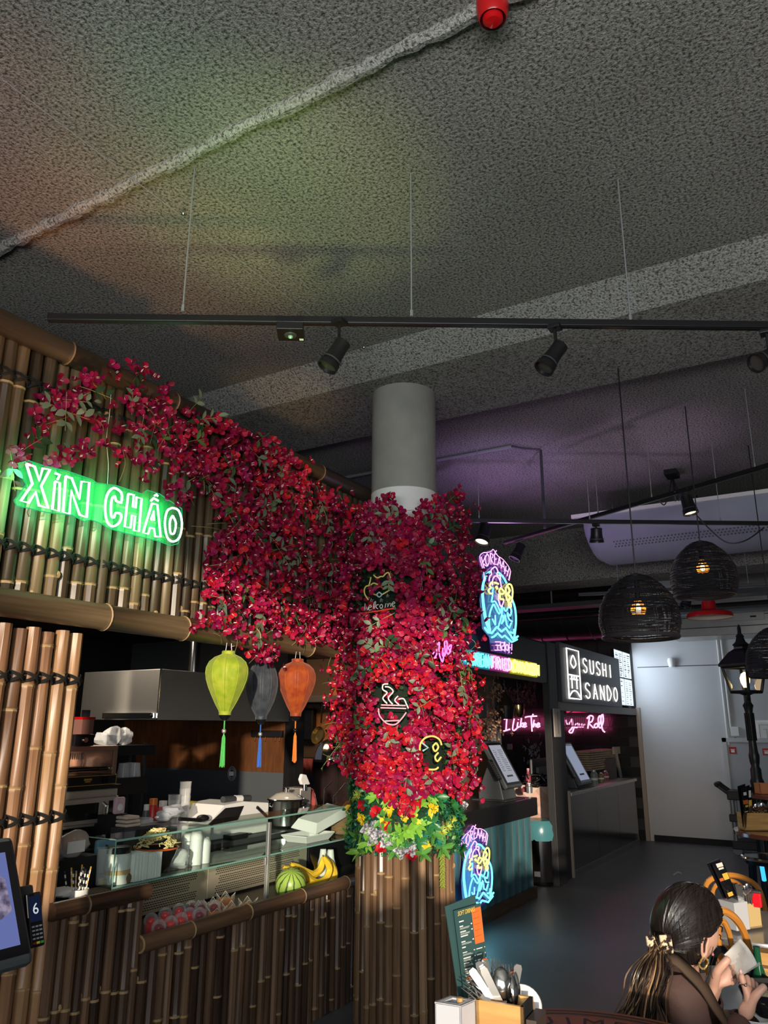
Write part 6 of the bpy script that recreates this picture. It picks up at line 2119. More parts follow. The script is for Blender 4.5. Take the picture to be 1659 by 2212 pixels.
def emblem_sign(label, tf, rs, strong, edge_pts, word=True, hangul=True):
 t = thing('neon_sign', label, 'neon sign', tf((820, 800)))
 for nm, m, r, path in EMB:
  P = smooth_path([tf(p) for p in path], 3) if nm not in ('shell_zigzag', 'feathers') else [tf(p) for p in path]
  MB().tube(P, r * rs, 5).build(nm, m, t)
 for group_, m in ((KTXT, N_MAG), (HTXT if hangul else [], N_MAG)):
  for L in group_:
   mb = MB()
   for path in L:
    mb.tube([tf(p) for p in path], 0.0052 * rs, 5)
   mb.build('letter', m, t)
 P = [tf(p) + Vector((0, 0.02 * rs, 0)) for p in edge_pts]
 MB().poly(P, (0, 0.006, 0)).build('acrylic_board', M('violet_acrylic_%d' % len(bpy.data.materials), (0.02, 0.03, 0.10), 0.1, emit=((0.10, 0.03, 0.30), 0.25)), t, False)
 return t

EDGE = [(625, 560), (625, 480), (570, 250), (620, 200), (745, 160), (800, 240), (870, 290), (960, 420), (950, 600), (1000, 720), (1045, 950), (1065, 1290), (1000, 1350), (990, 1510), (740, 1460), (715, 1280), (625, 1170), (595, 800)]

def tf1(p):
 return at_y(*zk(p), YSG)

emblem_sign('tall neon rooster and egg sign with KOREAAH lettering high above the velvet counter', tf1, 1.0, 1, EDGE)
a0, a1 = tf1((600, 160)), tf1((1050, 1350))
b0, b1 = at_y(1003, 1880, YK - 0.07), at_y(1063, 1880, YK - 0.07)
zt2, zb2 = at_y(1033, 1792, YK - 0.07).z, at_y(1033, 1957, YK - 0.07).z

def tf2(p):
 q = tf1(p)
 u = (q.x - a0.x) / (a1.x - a0.x)
 v = (q.z - a1.z) / (a0.z - a1.z)
 return Vector((b0.x + u * (b1.x - b0.x), YK - 0.07, zb2 + v * (zt2 - zb2)))

emblem_sign('smaller neon rooster and egg sign glowing on the front of the velvet counter', tf2, 0.8, 1, EDGE[:13] + [(740, 1345), (715, 1280), (625, 1170), (595, 800)], hangul=False)
p, q = at_y(975, 1802, YK - 0.055), at_y(1034, 1785, YK - 0.055)
q.z = p.z
light('rooster_light_low', 'AREA', at_y(1033, 1870, YK - 0.16), 3.0, (0.25, 0.75, 1.0), direction=(-0.3, -1, -0.45), shape='RECTANGLE', size=0.5, size_y=0.7)
light('rooster_light_low_back', 'AREA', at_y(1025, 1890, YK - 0.10), 2.2, (0.08, 0.55, 1.0), direction=(0, 1, 0), shape='RECTANGLE', size=0.4, size_y=0.6)
light('rooster_light_high', 'AREA', at_y(1080, 1260, YSG - 0.06), 9.0, (0.75, 0.35, 1.0), direction=(-0.2, -1, 0.75), shape='RECTANGLE', size=0.5, size_y=0.9)
light('rooster_light_back', 'AREA', at_y(1080, 1300, YSG + 0.03), 2.5, (0.1, 0.5, 1.0), direction=(-0.4, 1, -0.5), shape='RECTANGLE', size=0.5, size_y=0.9)
t = thing('neon_banner', 'long cyan pink and yellow neon banner KOREAN FRIED CHICKEN', 'neon sign', at_y(1080, 1430, YSG))
tl, tr_ = at_y(997, 1397, YSG), at_y(1165, 1433, YSG)
bl, br = at_y(1005, 1440, YSG), at_y(1165, 1462, YSG)
zt, zb = (tl.z + tr_.z) / 2, (bl.z + br.z) / 2
XA, XB = tl.x, tr_.x

def bx(px):
 return at_y(px, 1430, YSG).x

hh = zt - zb
for (pa, pb2, word, m, colr, dbl) in ((1012, 1060, 'KOREAN', N_CYAN, (0.02, 0.30, 0.38), 1), (1064, 1103, 'FRIED', N_MAG, (0.38, 0.03, 0.22), 1), (1107, 1162, 'CHICKEN', N_YEL, (0.55, 0.50, 0.02), 2)):
 xa, xb = bx(pa), bx(pb2)
 MB().box((xa - 0.03, YSG + 0.02, zb), (xb + 0.03, YSG + 0.05, zt)).build('light_box', M('box_' + word.lower(), colr, 0.3, emit=(colr, 0.45)), t, False, 0.012)
 stroke_word(word, (xa, YSG - 0.005, zb + hh * 0.16), (1, 0, 0), (0, 0, 1), xb - xa, hh * 0.68, 0.0075 if dbl == 1 else 0.012, m, t, gap=0.45)
 stroke_word(word, (xa + 0.015, YSG + 0.015, zb + hh * 0.10), (1, 0, 0), (0, 0, 1), xb - xa - 0.02, hh * 0.68, 0.005, m, t, 'letter_back', gap=0.45)  # second glowing outline: the letters' reflection built as tubes
xa = bx(999)
mb = MB()
for path in ([(999, 1402), (1003, 1425), (1008, 1404)], [(1003, 1425), (1012, 1430), (1008, 1418)]):
 mb.tube(pxy(path, YSG), 0.010, 5)
mb.build('wing_mark', N_CYAN, t)
MB().box((xa - 0.08, YSG + 0.021, zb), (bx(1012) - 0.03, YSG + 0.05, zt)).build('light_box', M('box_blue', (0.02, 0.2, 0.35), 0.3, emit=((0.02, 0.2, 0.4), 0.4)), t, False, 0.01)
MB().tube([(XA, YSG + 0.05, zb), (XA, YK - 0.02, zb)], 0.01).tube([(XB, YSG + 0.05, zb + 0.02), (XB, YK - 0.02, zb + 0.02)], 0.01).build('bracket', BLACK, t)
light('banner_light', 'AREA', at_y(1085, 1432, YSG - 0.05), 3.0, (0.9, 0.75, 0.6), direction=(0, -1, -0.15), shape='RECTANGLE', size=2.0, size_y=0.2)

# ------------------------------------------------------------------ order kiosks on the two counters
def desk_kiosk(label, s4, c4, yb, ztop, left_body, img):
 """s4: screen corners tl,tr,br,bl in the picture; c4: casing corners; yb: y of its lower edge"""
 br, bl = at_y(*c4[2], yb), at_y(*c4[3], yb)
 xm = (br.x + bl.x) / 2
 tl, tr = at_x(*c4[0], bl.x), at_x(*c4[1], br.x)
 ex = Vector((1, 0, 0))
 w = br.x - bl.x
 o = Vector((bl.x, yb, (br.z + bl.z) / 2))
 up = Vector((0, (tl.y + tr.y) / 2 - yb, (tl.z + tr.z) / 2 - o.z))
 h = up.length
 ey = up.normalized()
 nz = ex.cross(ey).normalized()
 t = thing('order_kiosk', label, 'kiosk', (xm, yb + 0.15, ztop))
 KC = M('kiosk_grey_%d' % int(c4[0][0]), (0.075, 0.085, 0.095), 0.45)
 MB().obox(o - nz * 0.05, ex * w, ey * h, nz * 0.05).build('casing', KC, t, False, 0.012)
 MB().obox(o + ex * w * 0.06 + ey * h * 0.05, ex * w * 0.88, ey * h * 0.90, nz * 0.003).build('bezel', BLACK_GLOSS, t, False)
 so = o + ex * w * 0.13 + ey * h * 0.10
 sw, sh = w * 0.74, h * 0.80
 MB().obox(so, ex * sw, ey * sh, nz * 0.0045).build('screen', glow('kiosk_scr_%d' % int(c4[0][0]), (0.42, 0.43, 0.50) if img else (0.30, 0.34, 0.46), 0.8), t, False)
 ln = MB()
 if img:
  for k in range(12):
   v = 0.30 + k * 0.05
   for u0, u1 in ((0.12, 0.38), (0.5, 0.9)):
    ln.obox(so + ex * sw * u0 + ey * sh * v + nz * 0.005, ex * sw * (u1 - u0) * rnd.uniform(.5, 1), ey * sh * 0.010, nz * 0.0006)
 ln.obox(so + ex * sw * 0.22 + ey * sh * 0.14 + nz * 0.005, ex * sw * 0.5, ey * sh * 0.045, nz * 0.0006)
 ln.build('screen_text', M('scr_dark_%d' % int(c4[0][0]), (0.05, 0.05, 0.08), 0.5), t, False)
 MB().poly([(xm - w * 0.42, yb + 0.06, ztop), (xm - w * 0.42, yb + 0.34, ztop), (xm - w * 0.42, yb + 0.34, ztop + 0.09), (xm - w * 0.42, yb + 0.20, o.z + h * 0.55), (xm - w * 0.42, yb + 0.10, o.z + 0.05)], (w * 0.84, 0, 0)).build('stand', KC, t, False, 0.01)
 MB().box((xm - w * 0.6, yb + 0.0, ztop), (xm + w * 0.6, yb + 0.38, ztop + 0.012)).build('base_plate', DGREY, t, False, 0.004)
 MB().obox(o - ex * 0.13 + ey * h * 0.18 - nz * 0.02, ex * 0.085, ey * h * 0.42, nz * 0.03).build('card_reader', BLACK, t, False, 0.006)
 ds = MB()
 for k in range(9):
  for q in range(2):
   ds.obox(o - ex * (0.115 - q * 0.035) + ey * h * (0.22 + k * 0.038) + nz * 0.011, ex * 0.012, ey * h * 0.012, nz * 0.001)
 ds.build('keys', M('key_tan_%d' % int(c4[0][0]), (0.50, 0.42, 0.36), 0.5), t, False)
 MB().tube([o - ex * 0.09 + ey * h * 0.3 - nz * 0.03, o + ex * 0.02 + ey * h * 0.35 - nz * 0.03], 0.012, 6).build('reader_arm', BLACK, t)
 return t

ZKT = zk1
desk_kiosk('grey tilted order kiosk with a lit menu page on the velvet counter', None, [(1046, 1602), (1078, 1599), (1130, 1695), (1097, 1704)], YK + 0.02, ZKT, True, True)
ZST = at_y(1378, 1680, YK).z
desk_kiosk('grey tilted order kiosk with a plain blue screen on the steel counter', None, [(1209, 1604), (1229, 1602), (1281, 1690), (1256, 1698)], YK + 0.02, ZST, True, False)
defs = [((1140, 1700), 0.05, 'tangle of black cables on the velvet counter end', 'cable_tangle', 'cables')]
g = random.Random(14)
c = at_y(1165, 1735, YK + 0.35)
mb = MB()
for k in range(16):
 P = [Vector((c.x + g.uniform(-.22, .22), c.y + g.uniform(-.15, .15), ZKT + 0.02 + g.uniform(0, .16))) for _ in range(5)]
 mb.tube(smooth_path(P, 4), 0.008, 5)
for k in range(3):
 P = [Vector((xk1 + 0.04, YK + 0.2 + k * 0.06, ZKT)), Vector((xk1 + 0.10 + k * .03, YK + 0.2, ZKT - 0.25 - k * .06)), Vector((xk1 + 0.20, YK + 0.25, ZKT - 0.32 - k * .08)), Vector((xk1 + 0.22, YK + 0.3, ZKT - 0.05))]
 mb.tube(smooth_path(P, 6), 0.008, 5)
tag(mb.build('cable_tangle', BLACK), 'tangle of black cables hanging over the end of the velvet counter', 'cables')
A = span(1150, 1638, 1184, 1690, YK + 0.5)
t = thing('back_monitor', 'black monitor seen from behind beside the timber post', 'monitor', (A[0], YK + 0.5, ZKT))
MB().box((A[0], YK + 0.5, A[1]), (A[2], YK + 0.54, A[3])).build('shell', DGREY, t, False, 0.02)
MB().box((A[0] + 0.12, YK + 0.46, A[1] + 0.05), (A[2] - 0.1, YK + 0.5, A[3] - 0.1)).build('back_plate', GREY, t, False, 0.01)
MB().box(((A[0] + A[2]) / 2 - 0.04, YK + 0.5, ZKT), ((A[0] + A[2]) / 2 + 0.04, YK + 0.54, A[1])).build('neck', BLACK, t, False)
for i, (px, py, h, r, col, lab) in enumerate(((1144, 1715, 0.10, 0.035, (0.6, 0.6, 0.62), 'small shiny steel pot between kiosk and cable tangle'), (1134, 1712, 0.05, 0.04, (0.25, 0.06, 0.08), 'low dark red dish beside the kiosk base'), (1143, 1672, 0.22, 0.03, (0.30, 0.06, 0.09), 'dark bottle with pink cap in front of the monitor'))):
 c = at_y(px, 1720, YK + 0.22 + 0.1 * i)
 t = thing('counter_pot', lab, 'container', (c.x, c.y, ZKT))
 MB().lathe([(r, 0), (r * 1.1, h * 0.7), (r * 0.6, h * 0.8), (r * 0.55, h)], (c.x, c.y, ZKT), 14, cap0=True, cap1=True).build('body', M('pot_%d' % i, col, 0.25, 0.8 if i == 0 else 0), t)
 MB().lathe([(r * 0.58, h), (r * 0.58, h * 1.1)], (c.x, c.y, ZKT), 12, cap1=True).build('cap', M('potcap_%d' % i, (0.55, 0.25, 0.32) if i == 2 else col, 0.3), t)
def pend(label, px, pt, pb, w, y, m, prof, cord=True):
 a, b = at_y(px, pt, y), at_y(px, pb, y)
 t = thing('pendant_lamp', label, 'lamp', a)
 R = w * (EYE - a).length / FPX * 0.5
 H = a.z - b.z
 for nm, pr, mm in prof:
  MB().lathe([(R * r, H * z) for r, z in pr], (a.x, a.y, b.z), 22).build(nm, mm, t)
 MB().tube([(a.x, a.y, b.z + H * 0.98), (a.x, a.y, 2.62)], 0.005, 5).build('cord', BLACK, t)

BRZ = M('bronze', (0.20, 0.16, 0.12), 0.3, 0.9)
BRASS = M('brass', (0.72, 0.55, 0.26), 0.22, 1.0)
pend('black pendant lamp with a conical top above the velvet counter', 1090, 1492, 1553, 38, YK + 0.4, BLACK, [('cone', [(0.05, 1.0), (0.85, 0.46)], BRZ), ('bucket', [(1.0, 0.46), (1.0, 0.42), (0.82, 0.0), (0.80, 0.0), (0.96, 0.42)], BLACK)])
pend('small brass dome pendant lamp beside the black conical one', 1119, 1518, 1549, 25, YK + 0.45, BRASS, [('dome', [(0.98, 0.85), (1.0, 0.6), (0.9, 0.2), (0.5, 0.0), (0.001, -0.02)], BRASS), ('loop', [(0.04, 0.85), (0.04, 1.0)], BLACK)])
pend('wide dark pendant lamp partly behind the blossoms at the column edge', 1018, 1480, 1551, 76, YK + 0.25, BRZ, [('cone', [(0.10, 1.0), (0.35, 0.7), (0.7, 0.48), (1.0, 0.42)], M('iridescent_metal', (0.30, 0.24, 0.28), 0.3, 0.9)), ('band', [(0.86, 0.42), (0.86, 0.05), (0.83, 0.0), (0.80, 0.42)], BLACK)])

def twig(label, path, y, n, cols, seed, w):
 g = random.Random(seed)
 P = smooth_path([at_y(px, py, y) for px, py in path], 5)
 t = thing('blossom_garland', label, 'artificial plant', P[0])
 MB().tube(P, 0.008, 5).build('twig', M('twig_%d' % seed, (0.10, 0.06, 0.04), 0.8), t)
 for ci, col in enumerate(cols):
  mb = MB()
  for k in range(n // len(cols)):
   p = P[g.randrange(len(P))] + Vector((g.gauss(0, w), g.gauss(0, w), g.gauss(0, w)))
   for q in range(5):
    a = q * 1.257 + g.uniform(0, 1)
    d = Vector((math.cos(a), g.uniform(-.6, .6), math.sin(a))) * 0.035
    e = d.orthogonal().normalized() * 0.016
    mb.poly([p, p + d * 0.6 + e, p + d, p + d * 0.6 - e])
  tag(mb.build('petals', M('blossom_%d_%d' % (seed, ci), col, 0.7), t), kind='stuff')

twig('peach artificial blossom garland hanging left of the black conical lamp', [(1068, 1478), (1062, 1510), (1058, 1545), (1068, 1570), (1072, 1585)], YK + 0.5, 90, [(0.55, 0.35, 0.22), (0.40, 0.20, 0.16)], 1, 0.06)
twig('dusky pink blossom garland behind the small brass lamp', [(1098, 1500), (1115, 1502), (1132, 1508), (1148, 1512), (1142, 1488), (1155, 1472)], YK + 0.6, 100, [(0.40, 0.12, 0.14), (0.28, 0.08, 0.10)], 2, 0.05)
twig('white blossom twig standing low at the rear of the dark stall', [(1142, 1615), (1152, 1620), (1163, 1612), (1150, 1630), (1160, 1640)], YK + 0.9, 40, [(0.5, 0.5, 0.5)], 3, 0.05)
q = at_y(1152, 1635, YK + 0.9)
MB().lathe([(0.10, 0), (0.07, 0.6), (0.04, 0.9), (0.05, q.z)], (q.x, q.y, 0), 12, cap0=True).build('vase', BLACK, bpy.data.objects['blossom_garland.002'])
A = span(1097, 1608, 1106, 1618, YK + 1.2)
t = thing('wall_notice', 'small pinkish square note on the dark stall wall under the pink neon', 'sign', (13.2, at_x(1101, 1613, 13.2).y, at_x(1101, 1613, 13.2).z))
a = spanx(1096, 1607, 1106, 1619, 13.2)
MB().box((13.19, a[0], a[1]), (13.22, a[2], a[3])).build('plate', M('pinkish', (0.42, 0.30, 0.32), 0.6), t, False)
c = at_y(1205, 1560, YK - 0.08)
t = thing('post_thermometer', 'narrow beige plate with a thin scale hung on the black post', 'thermometer', c)
A = span(1199, 1531, 1212, 1592, YK - 0.08)
MB().box((A[0], YK - 0.075, A[1]), (A[2], YK - 0.06, A[3])).build('plate', M('beige_plate', (0.42, 0.38, 0.36), 0.6), t, False)
MB().tube([((A[0] + A[2]) / 2, YK - 0.08, A[1] + 0.04), ((A[0] + A[2]) / 2, YK - 0.08, A[3] - 0.03)], 0.006, 5).build('scale', DGREY, t)

# ------------------------------------------------------------------ sushi stall
t = thing('steel_counter', 'dark reflective steel counter of the sushi stall by the white wall', 'counter', (11.4, YK, 0))
xe = at_y(1376, 1750, YK).x
PANL = M('reflective_panel', (0.16, 0.16, 0.165), 0.16, 0.85)
np_ = 3
for i in range(np_):
 xa, xb = xs0 + 0.02 + (xe - xs0 - 0.02) * i / np_, xs0 + 0.02 + (xe - xs0 - 0.02) * (i + 1) / np_
 MB().box((xa + 0.003, YK, 0.07), (xb - 0.003, YK + 0.03, ZST - 0.04)).build('front_panel', PANL, t, False)
MB().box((xs0, YK - 0.02, ZST - 0.04), (xe + 0.06, YK + 0.6, ZST)).build('worktop', STEEL, t, False, 0.004)
MB().box((xs0 + 0.02, YK - 0.008, 0), (xe, YK + 0.03, 0.07)).build('plinth', M('steel_plinth', (0.35, 0.35, 0.36), 0.3, 0.9), t, False)
MB().box((xs0 + 0.02, YK + 0.03, 0), (xe - 0.01, YK + 0.58, ZST - 0.04)).build('carcass', BLACK_M, t, False)
bw = struct('wall_brick', MB().box((XW - 0.02, 3.12, 0), (XW + 0.2, 7.2, 4.2)), M('brick_joint', (0.055, 0.050, 0.048), 0.8))
BRK = M('black_brick', (0.022, 0.020, 0.020), 0.35, var=((0.014, 0.013, 0.013), 8, 0.3), objrand=0.3)
bme = MB().box((-0.02, -0.145, -0.073), (0.004, 0.145, 0.073)).mesh('brick', BRK, False)
k = 0
for r_i in range(16):
 for c_i in range(13):
  y = 3.27 + c_i * 0.30 + (0.15 if r_i % 2 else 0)
  if y > 6.9:
   continue
  o = link('brick', bme, bw)
  o.location = (XW - 0.02, y, 0.08 + r_i * 0.156)
  k += 1
zs0, zs1 = (at_y(1217, 1519, YK - 0.04).z + at_y(1343, 1526, YK - 0.04).z) / 2, (at_y(1209, 1388, YK - 0.04).z + at_y(1336, 1422, YK - 0.04).z) / 2
xs_a, xs_b = at_y(1212, 1450, YK - 0.04).x, at_y(1340, 1470, YK - 0.04).x
t = thing('shop_sign', 'dark grey sign board SUSHI SANDO with white glowing letters and gate emblem', 'sign', (xs_a, YK, zs0))
MB().box((xs_a, YK - 0.04, zs0), (xs_b, YK + 0.02, zs1)).build('board', M('sign_grey', (0.058, 0.060, 0.070), 0.45), t, False, 0.006)
YG = YK - 0.055

def gx(px, py):
 return at_y(px, py, YG)

fr = [gx(1222, 1399), gx(1249, 1407), gx(1256, 1511), gx(1231, 1508)]
x0, x1 = (fr[0].x + fr[3].x) / 2, (fr[1].x + fr[2].x) / 2
z0, z1_ = (fr[2].z + fr[3].z) / 2, (fr[0].z + fr[1].z) / 2

def uv(u, v):
 return Vector((x0 + (x1 - x0) * u, YG, z0 + (z1_ - z0) * v))

for nm, path, sm in (('frame', [(0, 0), (1, 0), (1, 1), (0, 1), (0, 0)], 0), ('sun_ring', [(.5, .62), (.28, .72), (.5, .88), (.72, .72), (.5, .62)], 1), ('gate_beam', [(.1, .47), (.9, .47)], 0), ('gate_beam', [(.2, .39), (.8, .39)], 0),
                     ('gate_post', [(.3, .47), (.3, .2)], 0), ('gate_post', [(.7, .47), (.7, .2)], 0), ('gate_tie', [(.5, .47), (.5, .39)], 0), ('bridge_arc', [(.05, .04), (.3, .14), (.5, .16), (.7, .14), (.95, .04)], 1)):
 P = [uv(*q) for q in path]
 MB().tube(smooth_path(P, 4) if sm else P, 0.009, 5).build(nm, N_WHT, t)
hS = (at_y(1290, 1430, YG).z - at_y(1290, 1461, YG).z)
xa, xb = gx(1260, 1440).x, gx(1321, 1445).x
stroke_word('SUSHI', (xa, YG, gx(1290, 1458).z), (1, 0, 0), (0, 0, 1), xb - xa, (z1_ - z0) * 0.30, 0.0085, N_WHT, t, gap=0.95)
xa, xb = gx(1265, 1490).x, gx(1333, 1495).x
stroke_word('SANDO', (xa, YG, z0 + (z1_ - z0) * 0.04), (1, 0, 0), (0, 0, 1), xb - xa, (z1_ - z0) * 0.32, 0.0085, N_WHT, t, gap=0.85)
struct('trim_8', MB().box((xs_a - 0.05, YK - 0.02, zs0 - 0.10), (XW - 0.02, YK + 0.06, zs0)), M('lintel_timber', (0.22, 0.19, 0.18), 0.5))
ma, mb2 = at_y(1330, 1460, YK + 0.02), at_y(1377, 1470, YK + 0.02)
mz0, mz1 = (at_y(1344, 1525, YK + 0.02).z + at_y(1382, 1527, YK + 0.02).z) / 2, (at_y(1329, 1403, YK + 0.02).z + at_y(1371, 1414, YK + 0.02).z) / 2
xb = min(mb2.x, XW - 0.02)
xa = ma.x
SCRW = glow('menu_white', (0.80, 0.90, 1.0), 1.15)
SCRI = M('menu_ink', (0.10, 0.16, 0.24), 0.6)
for i in range(2):
 for j in range(2):
  x0, x1 = xa + (xb - xa) * i / 2 + 0.02, xa + (xb - xa) * (i + 1) / 2 - 0.02
  z0, z1_ = mz0 + (mz1 - mz0) * j / 2 + 0.012, mz0 + (mz1 - mz0) * (j + 1) / 2 - 0.012
  lab = 'lit white menu screen, %s %s of four beside the sushi sign' % (('lower', 'upper')[j], ('left', 'right')[i])
  t = thing('menu_screen', lab, 'screen', ((x0 + x1) / 2, YK, z0))
  MB().box((x0 - 0.015, YK + 0.025, z0 - 0.01), (x1 + 0.015, YK + 0.07, z1_ + 0.01)).build('bezel', BLACK, t, False)
  MB().box((x0, YK + 0.02, z0), (x1, YK + 0.027, z1_)).build('screen', SCRW, t, False)
  ln = MB()
  g = random.Random(i * 7 + j)
  for r_i in range(11):
   for c_i in range(2):
    if i == 0 and j == 0 and g.random() < 0.6:
     continue
    zz = z0 + (z1_ - z0) * (0.05 + r_i * 0.082)
    xx = x0 + (x1 - x0) * (0.10 + 0.45 * c_i)
    ln.box((xx, YK + 0.018, zz), (xx + (x1 - x0) * g.uniform(.15, .36), YK + 0.0205, zz + (z1_ - z0) * g.choice((0.02, 0.035, 0.012))))
  ln.build('menu_lines', SCRI, t, False)
light('menu_light', 'AREA', ((xa + xb) / 2, YK - 0.05, (mz0 + mz1) / 2), 14, (0.72, 0.85, 1.0), direction=(0.25, -1, -0.1), shape='RECTANGLE', size=xb - xa, size_y=mz1 - mz0)
a = spanx(1313, 1402, 1331, 1422, XW - 0.6)
XN = XW - 0.10
t = thing('neon_sign', 'pink handwritten neon I Like The Way You Roll on the black brick wall', 'neon sign', at_x(1200, 1565, XN))
N_PK = glow('neon_hotpink', (1.0, 0.28, 0.55), 3.0)

def zn(x, y):
 return at_x(1000 + x / 3.95, 1360 + y / 3.95, XN)

SCRIPT = {
 'letter_i': [[(375, 755), (368, 855)], [(345, 868), (402, 850)], [(350, 765), (400, 750)]],
 'letter_l': [[(438, 760), (424, 845), (440, 860), (475, 825)]], 'letter_small_i': [[(470, 790), (463, 835), (480, 828)], [(474, 765), (473, 770)]],
 'letter_k': [[(500, 755), (488, 835)], [(515, 795), (492, 815), (515, 832)]], 'letter_e': [[(518, 818), (540, 806), (530, 795), (516, 815), (525, 832), (545, 822)]],
 'letter_t': [[(530, 750), (560, 742), (632, 738)], [(582, 735), (590, 870)], [(600, 720), (592, 740)]], 'letter_h': [[(608, 770), (598, 835), (612, 805), (622, 810), (622, 832)]],
 'letter_e_two': [[(628, 820), (655, 808), (645, 797), (630, 815), (638, 833), (660, 822)]],
 'letter_w': [[(705, 760), (712, 830), (732, 790), (745, 830), (765, 760)]], 'letter_a': [[(795, 800), (775, 805), (775, 830), (795, 825), (798, 800), (802, 832)]],
 'letter_y': [[(812, 800), (820, 828), (840, 800)], [(840, 800), (825, 860), (808, 870)]],
 'letter_y_two': [[(878, 770), (884, 800), (905, 805), (925, 770)], [(930, 760), (935, 830), (905, 870), (930, 880), (950, 830)]],
 'letter_o': [[(975, 800), (955, 815), (960, 835), (980, 830), (985, 808), (975, 800)]], 'letter_u': [[(992, 800), (995, 830), (1012, 825), (1018, 800), (1022, 832), (1040, 805)]],
 'letter_r': [[(1080, 745), (1065, 845)], [(1058, 760), (1085, 735), (1112, 745), (1100, 785), (1075, 795), (1095, 820), (1115, 840)]],
 'letter_o_two': [[(1140, 800), (1122, 815), (1125, 835), (1145, 832), (1150, 810), (1140, 800)]],
 'letter_l_two': [[(1155, 830), (1175, 780), (1172, 735), (1155, 760), (1162, 830), (1178, 838)]], 'letter_l_three': [[(1180, 835), (1198, 780), (1192, 722), (1178, 760), (1190, 850), (1212, 875)]],
}
for nm, paths in SCRIPT.items():
 mb = MB()
 for p_ in paths:
  mb.tube(smooth_path([zn(*q) for q in p_], 3), 0.013, 5)
 mb.build(nm, N_PK, t)
MB().tube(smooth_path([zn(1212, 860), zn(1250, 820), zn(1262, 760), zn(1255, 700)], 5), 0.008, 5).build('power_cord', BLACK, t)
c = at_x(1195, 1562, XN)
light('pink_neon_light', 'AREA', (XN - 0.04, c.y, c.z), 5.5, (1.0, 0.10, 0.32), direction=(1, 0, 0), shape='RECTANGLE', size=1.9, size_y=0.22)
light('pink_neon_front', 'AREA', (XN - 0.10, c.y, c.z), 4.0, (1.0, 0.12, 0.40), direction=(-1, 0, 0.25), shape='RECTANGLE', size=1.9, size_y=0.22)
a, b = at_x(1224, 1531, XN - 0.3), at_x(1306, 1539, XN - 0.3)
t = thing('red_light_strip', 'narrow glowing red strip hanging behind the sign above the pink neon', 'light', a)
MB().box((XN - 0.32, b.y, b.z), (XN - 0.28, a.y, a.z)).build('tube', glow('red_strip', (1.0, 0.05, 0.16), 0.8), t, False)
MB().box((XN - 0.33, b.y, a.z), (XN - 0.27, a.y, a.z + 0.03)).build('housing', BLACK, t, False)
for yy in (a.y - 0.05, b.y + 0.05):
 MB().tube([(XN - 0.3, yy, a.z), (XN - 0.3, yy, 4.2)], 0.006, 4).build('hanger', BLACK, t)
xa, xb = at_y(1217, 1545, YK + 0.3), at_y(1262, 1550, YK + 0.3)
t = thing('wire_rack', 'small white wire rack hanging under the sushi sign', 'rack', xa)
mb = MB()
for zz in (0.0, -0.14):
 mb.tube([(xa.x, YK + 0.3, xa.z + zz), (xb.x, YK + 0.3, xa.z + zz)], 0.007, 5)
for k in range(11):
 x = xa.x + (xb.x - xa.x) * k / 10
 mb.tube([(x, YK + 0.3, xa.z), (x, YK + 0.3, xa.z - 0.14)], 0.005, 4)
mb.build('wires', GREY, t)
MB().tube([(xa.x, YK + 0.3, xa.z), (xa.x, YK + 0.06, zs0 - 0.05)], 0.006, 5).tube([(xb.x, YK + 0.3, xa.z), (xb.x, YK + 0.06, zs0 - 0.05)], 0.006, 5).build('bracket', GREY, t)
KR = M('kraft', (0.50, 0.37, 0.24), 0.85, var=((0.36, 0.25, 0.16), 12, 0.25))
A = span(1258, 1620, 1300, 1668, YK + 0.42)
B = span(1290, 1616, 1335, 1660, YK + 0.5)
B = (B[0], B[1], min(B[2], XW - 0.12), B[3])
for lab, A_, n_, dz in (('leaning front pile of flat kraft paper bags on the steel counter', A, 9, 0.0), ('tall rear pile of flat kraft paper bags on the steel counter', B, 13, 0.0)):
 t = thing('paper_bag_pile', lab, 'paper bags', ((A_[0] + A_[2]) / 2, YK + 0.45, ZST))
 h = A_[3] - ZST
 MB().box((A_[0] + 0.08, YK + 0.33, ZST), (A_[2] - 0.05, YK + 0.58, ZST + h * 0.35)).build('box_below', BLACK_M, t, False)
 for k in range(n_):
  z = ZST + h * 0.35 + h * 0.65 * k / n_
  j = rnd.uniform(-0.03, 0.03)
  MB().box((A_[0] + j, YK + 0.30 + rnd.uniform(0, .02), z), (A_[2] + j, YK + 0.58, z + h * 0.65 / n_ * 0.8)).build('paper_bag', KR, t, False, 0.006)
for i, (px, pt, r, col, lab) in enumerate(((1284, 1663, 0.05, (0.25, 0.28, 0.22), 'short clear bottle with a steel cap on the steel counter'), (1299, 1668, 0.045, (0.30, 0.22, 0.08), 'small golden striped jar beside the clear bottle'), (1308, 1664, 0.055, (0.45, 0.07, 0.09), 'red drinks can on the steel counter, rightmost of three'))):
 c = at_y(px, 1690, YK + 0.15 + 0.05 * i)
 h = at_y(px, pt, c.y).z - ZST
 t = thing('counter_bottle', lab, 'bottle', (c.x, c.y, ZST))
 MB().lathe([(r, 0), (r, h * 0.75), (r * 0.6, h * 0.88)], (c.x, c.y, ZST), 14, cap0=True, cap1=True).build('body', M('bot_%d' % i, col, 0.2), t)
 MB().lathe([(r * 0.6, h * 0.88), (r * 0.6, h)], (c.x, c.y, ZST), 12, cap1=True).build('cap', STEEL, t)
 MB().lathe([(r * 1.02, h * 0.3), (r * 1.02, h * 0.45)], (c.x, c.y, ZST), 14).build('label', PAPER, t)
a, b = at_y(1340, 1625, YK + 0.3), at_y(1350, 1680, YK + 0.3)
t = thing('tablet_stand', 'pale tablet stand with a leaning arm at the end of the steel counter', 'stand', (b.x, YK + 0.3, ZST))
a.x = min(a.x, XW - 0.36)
b.x = min(b.x, XW - 0.2)
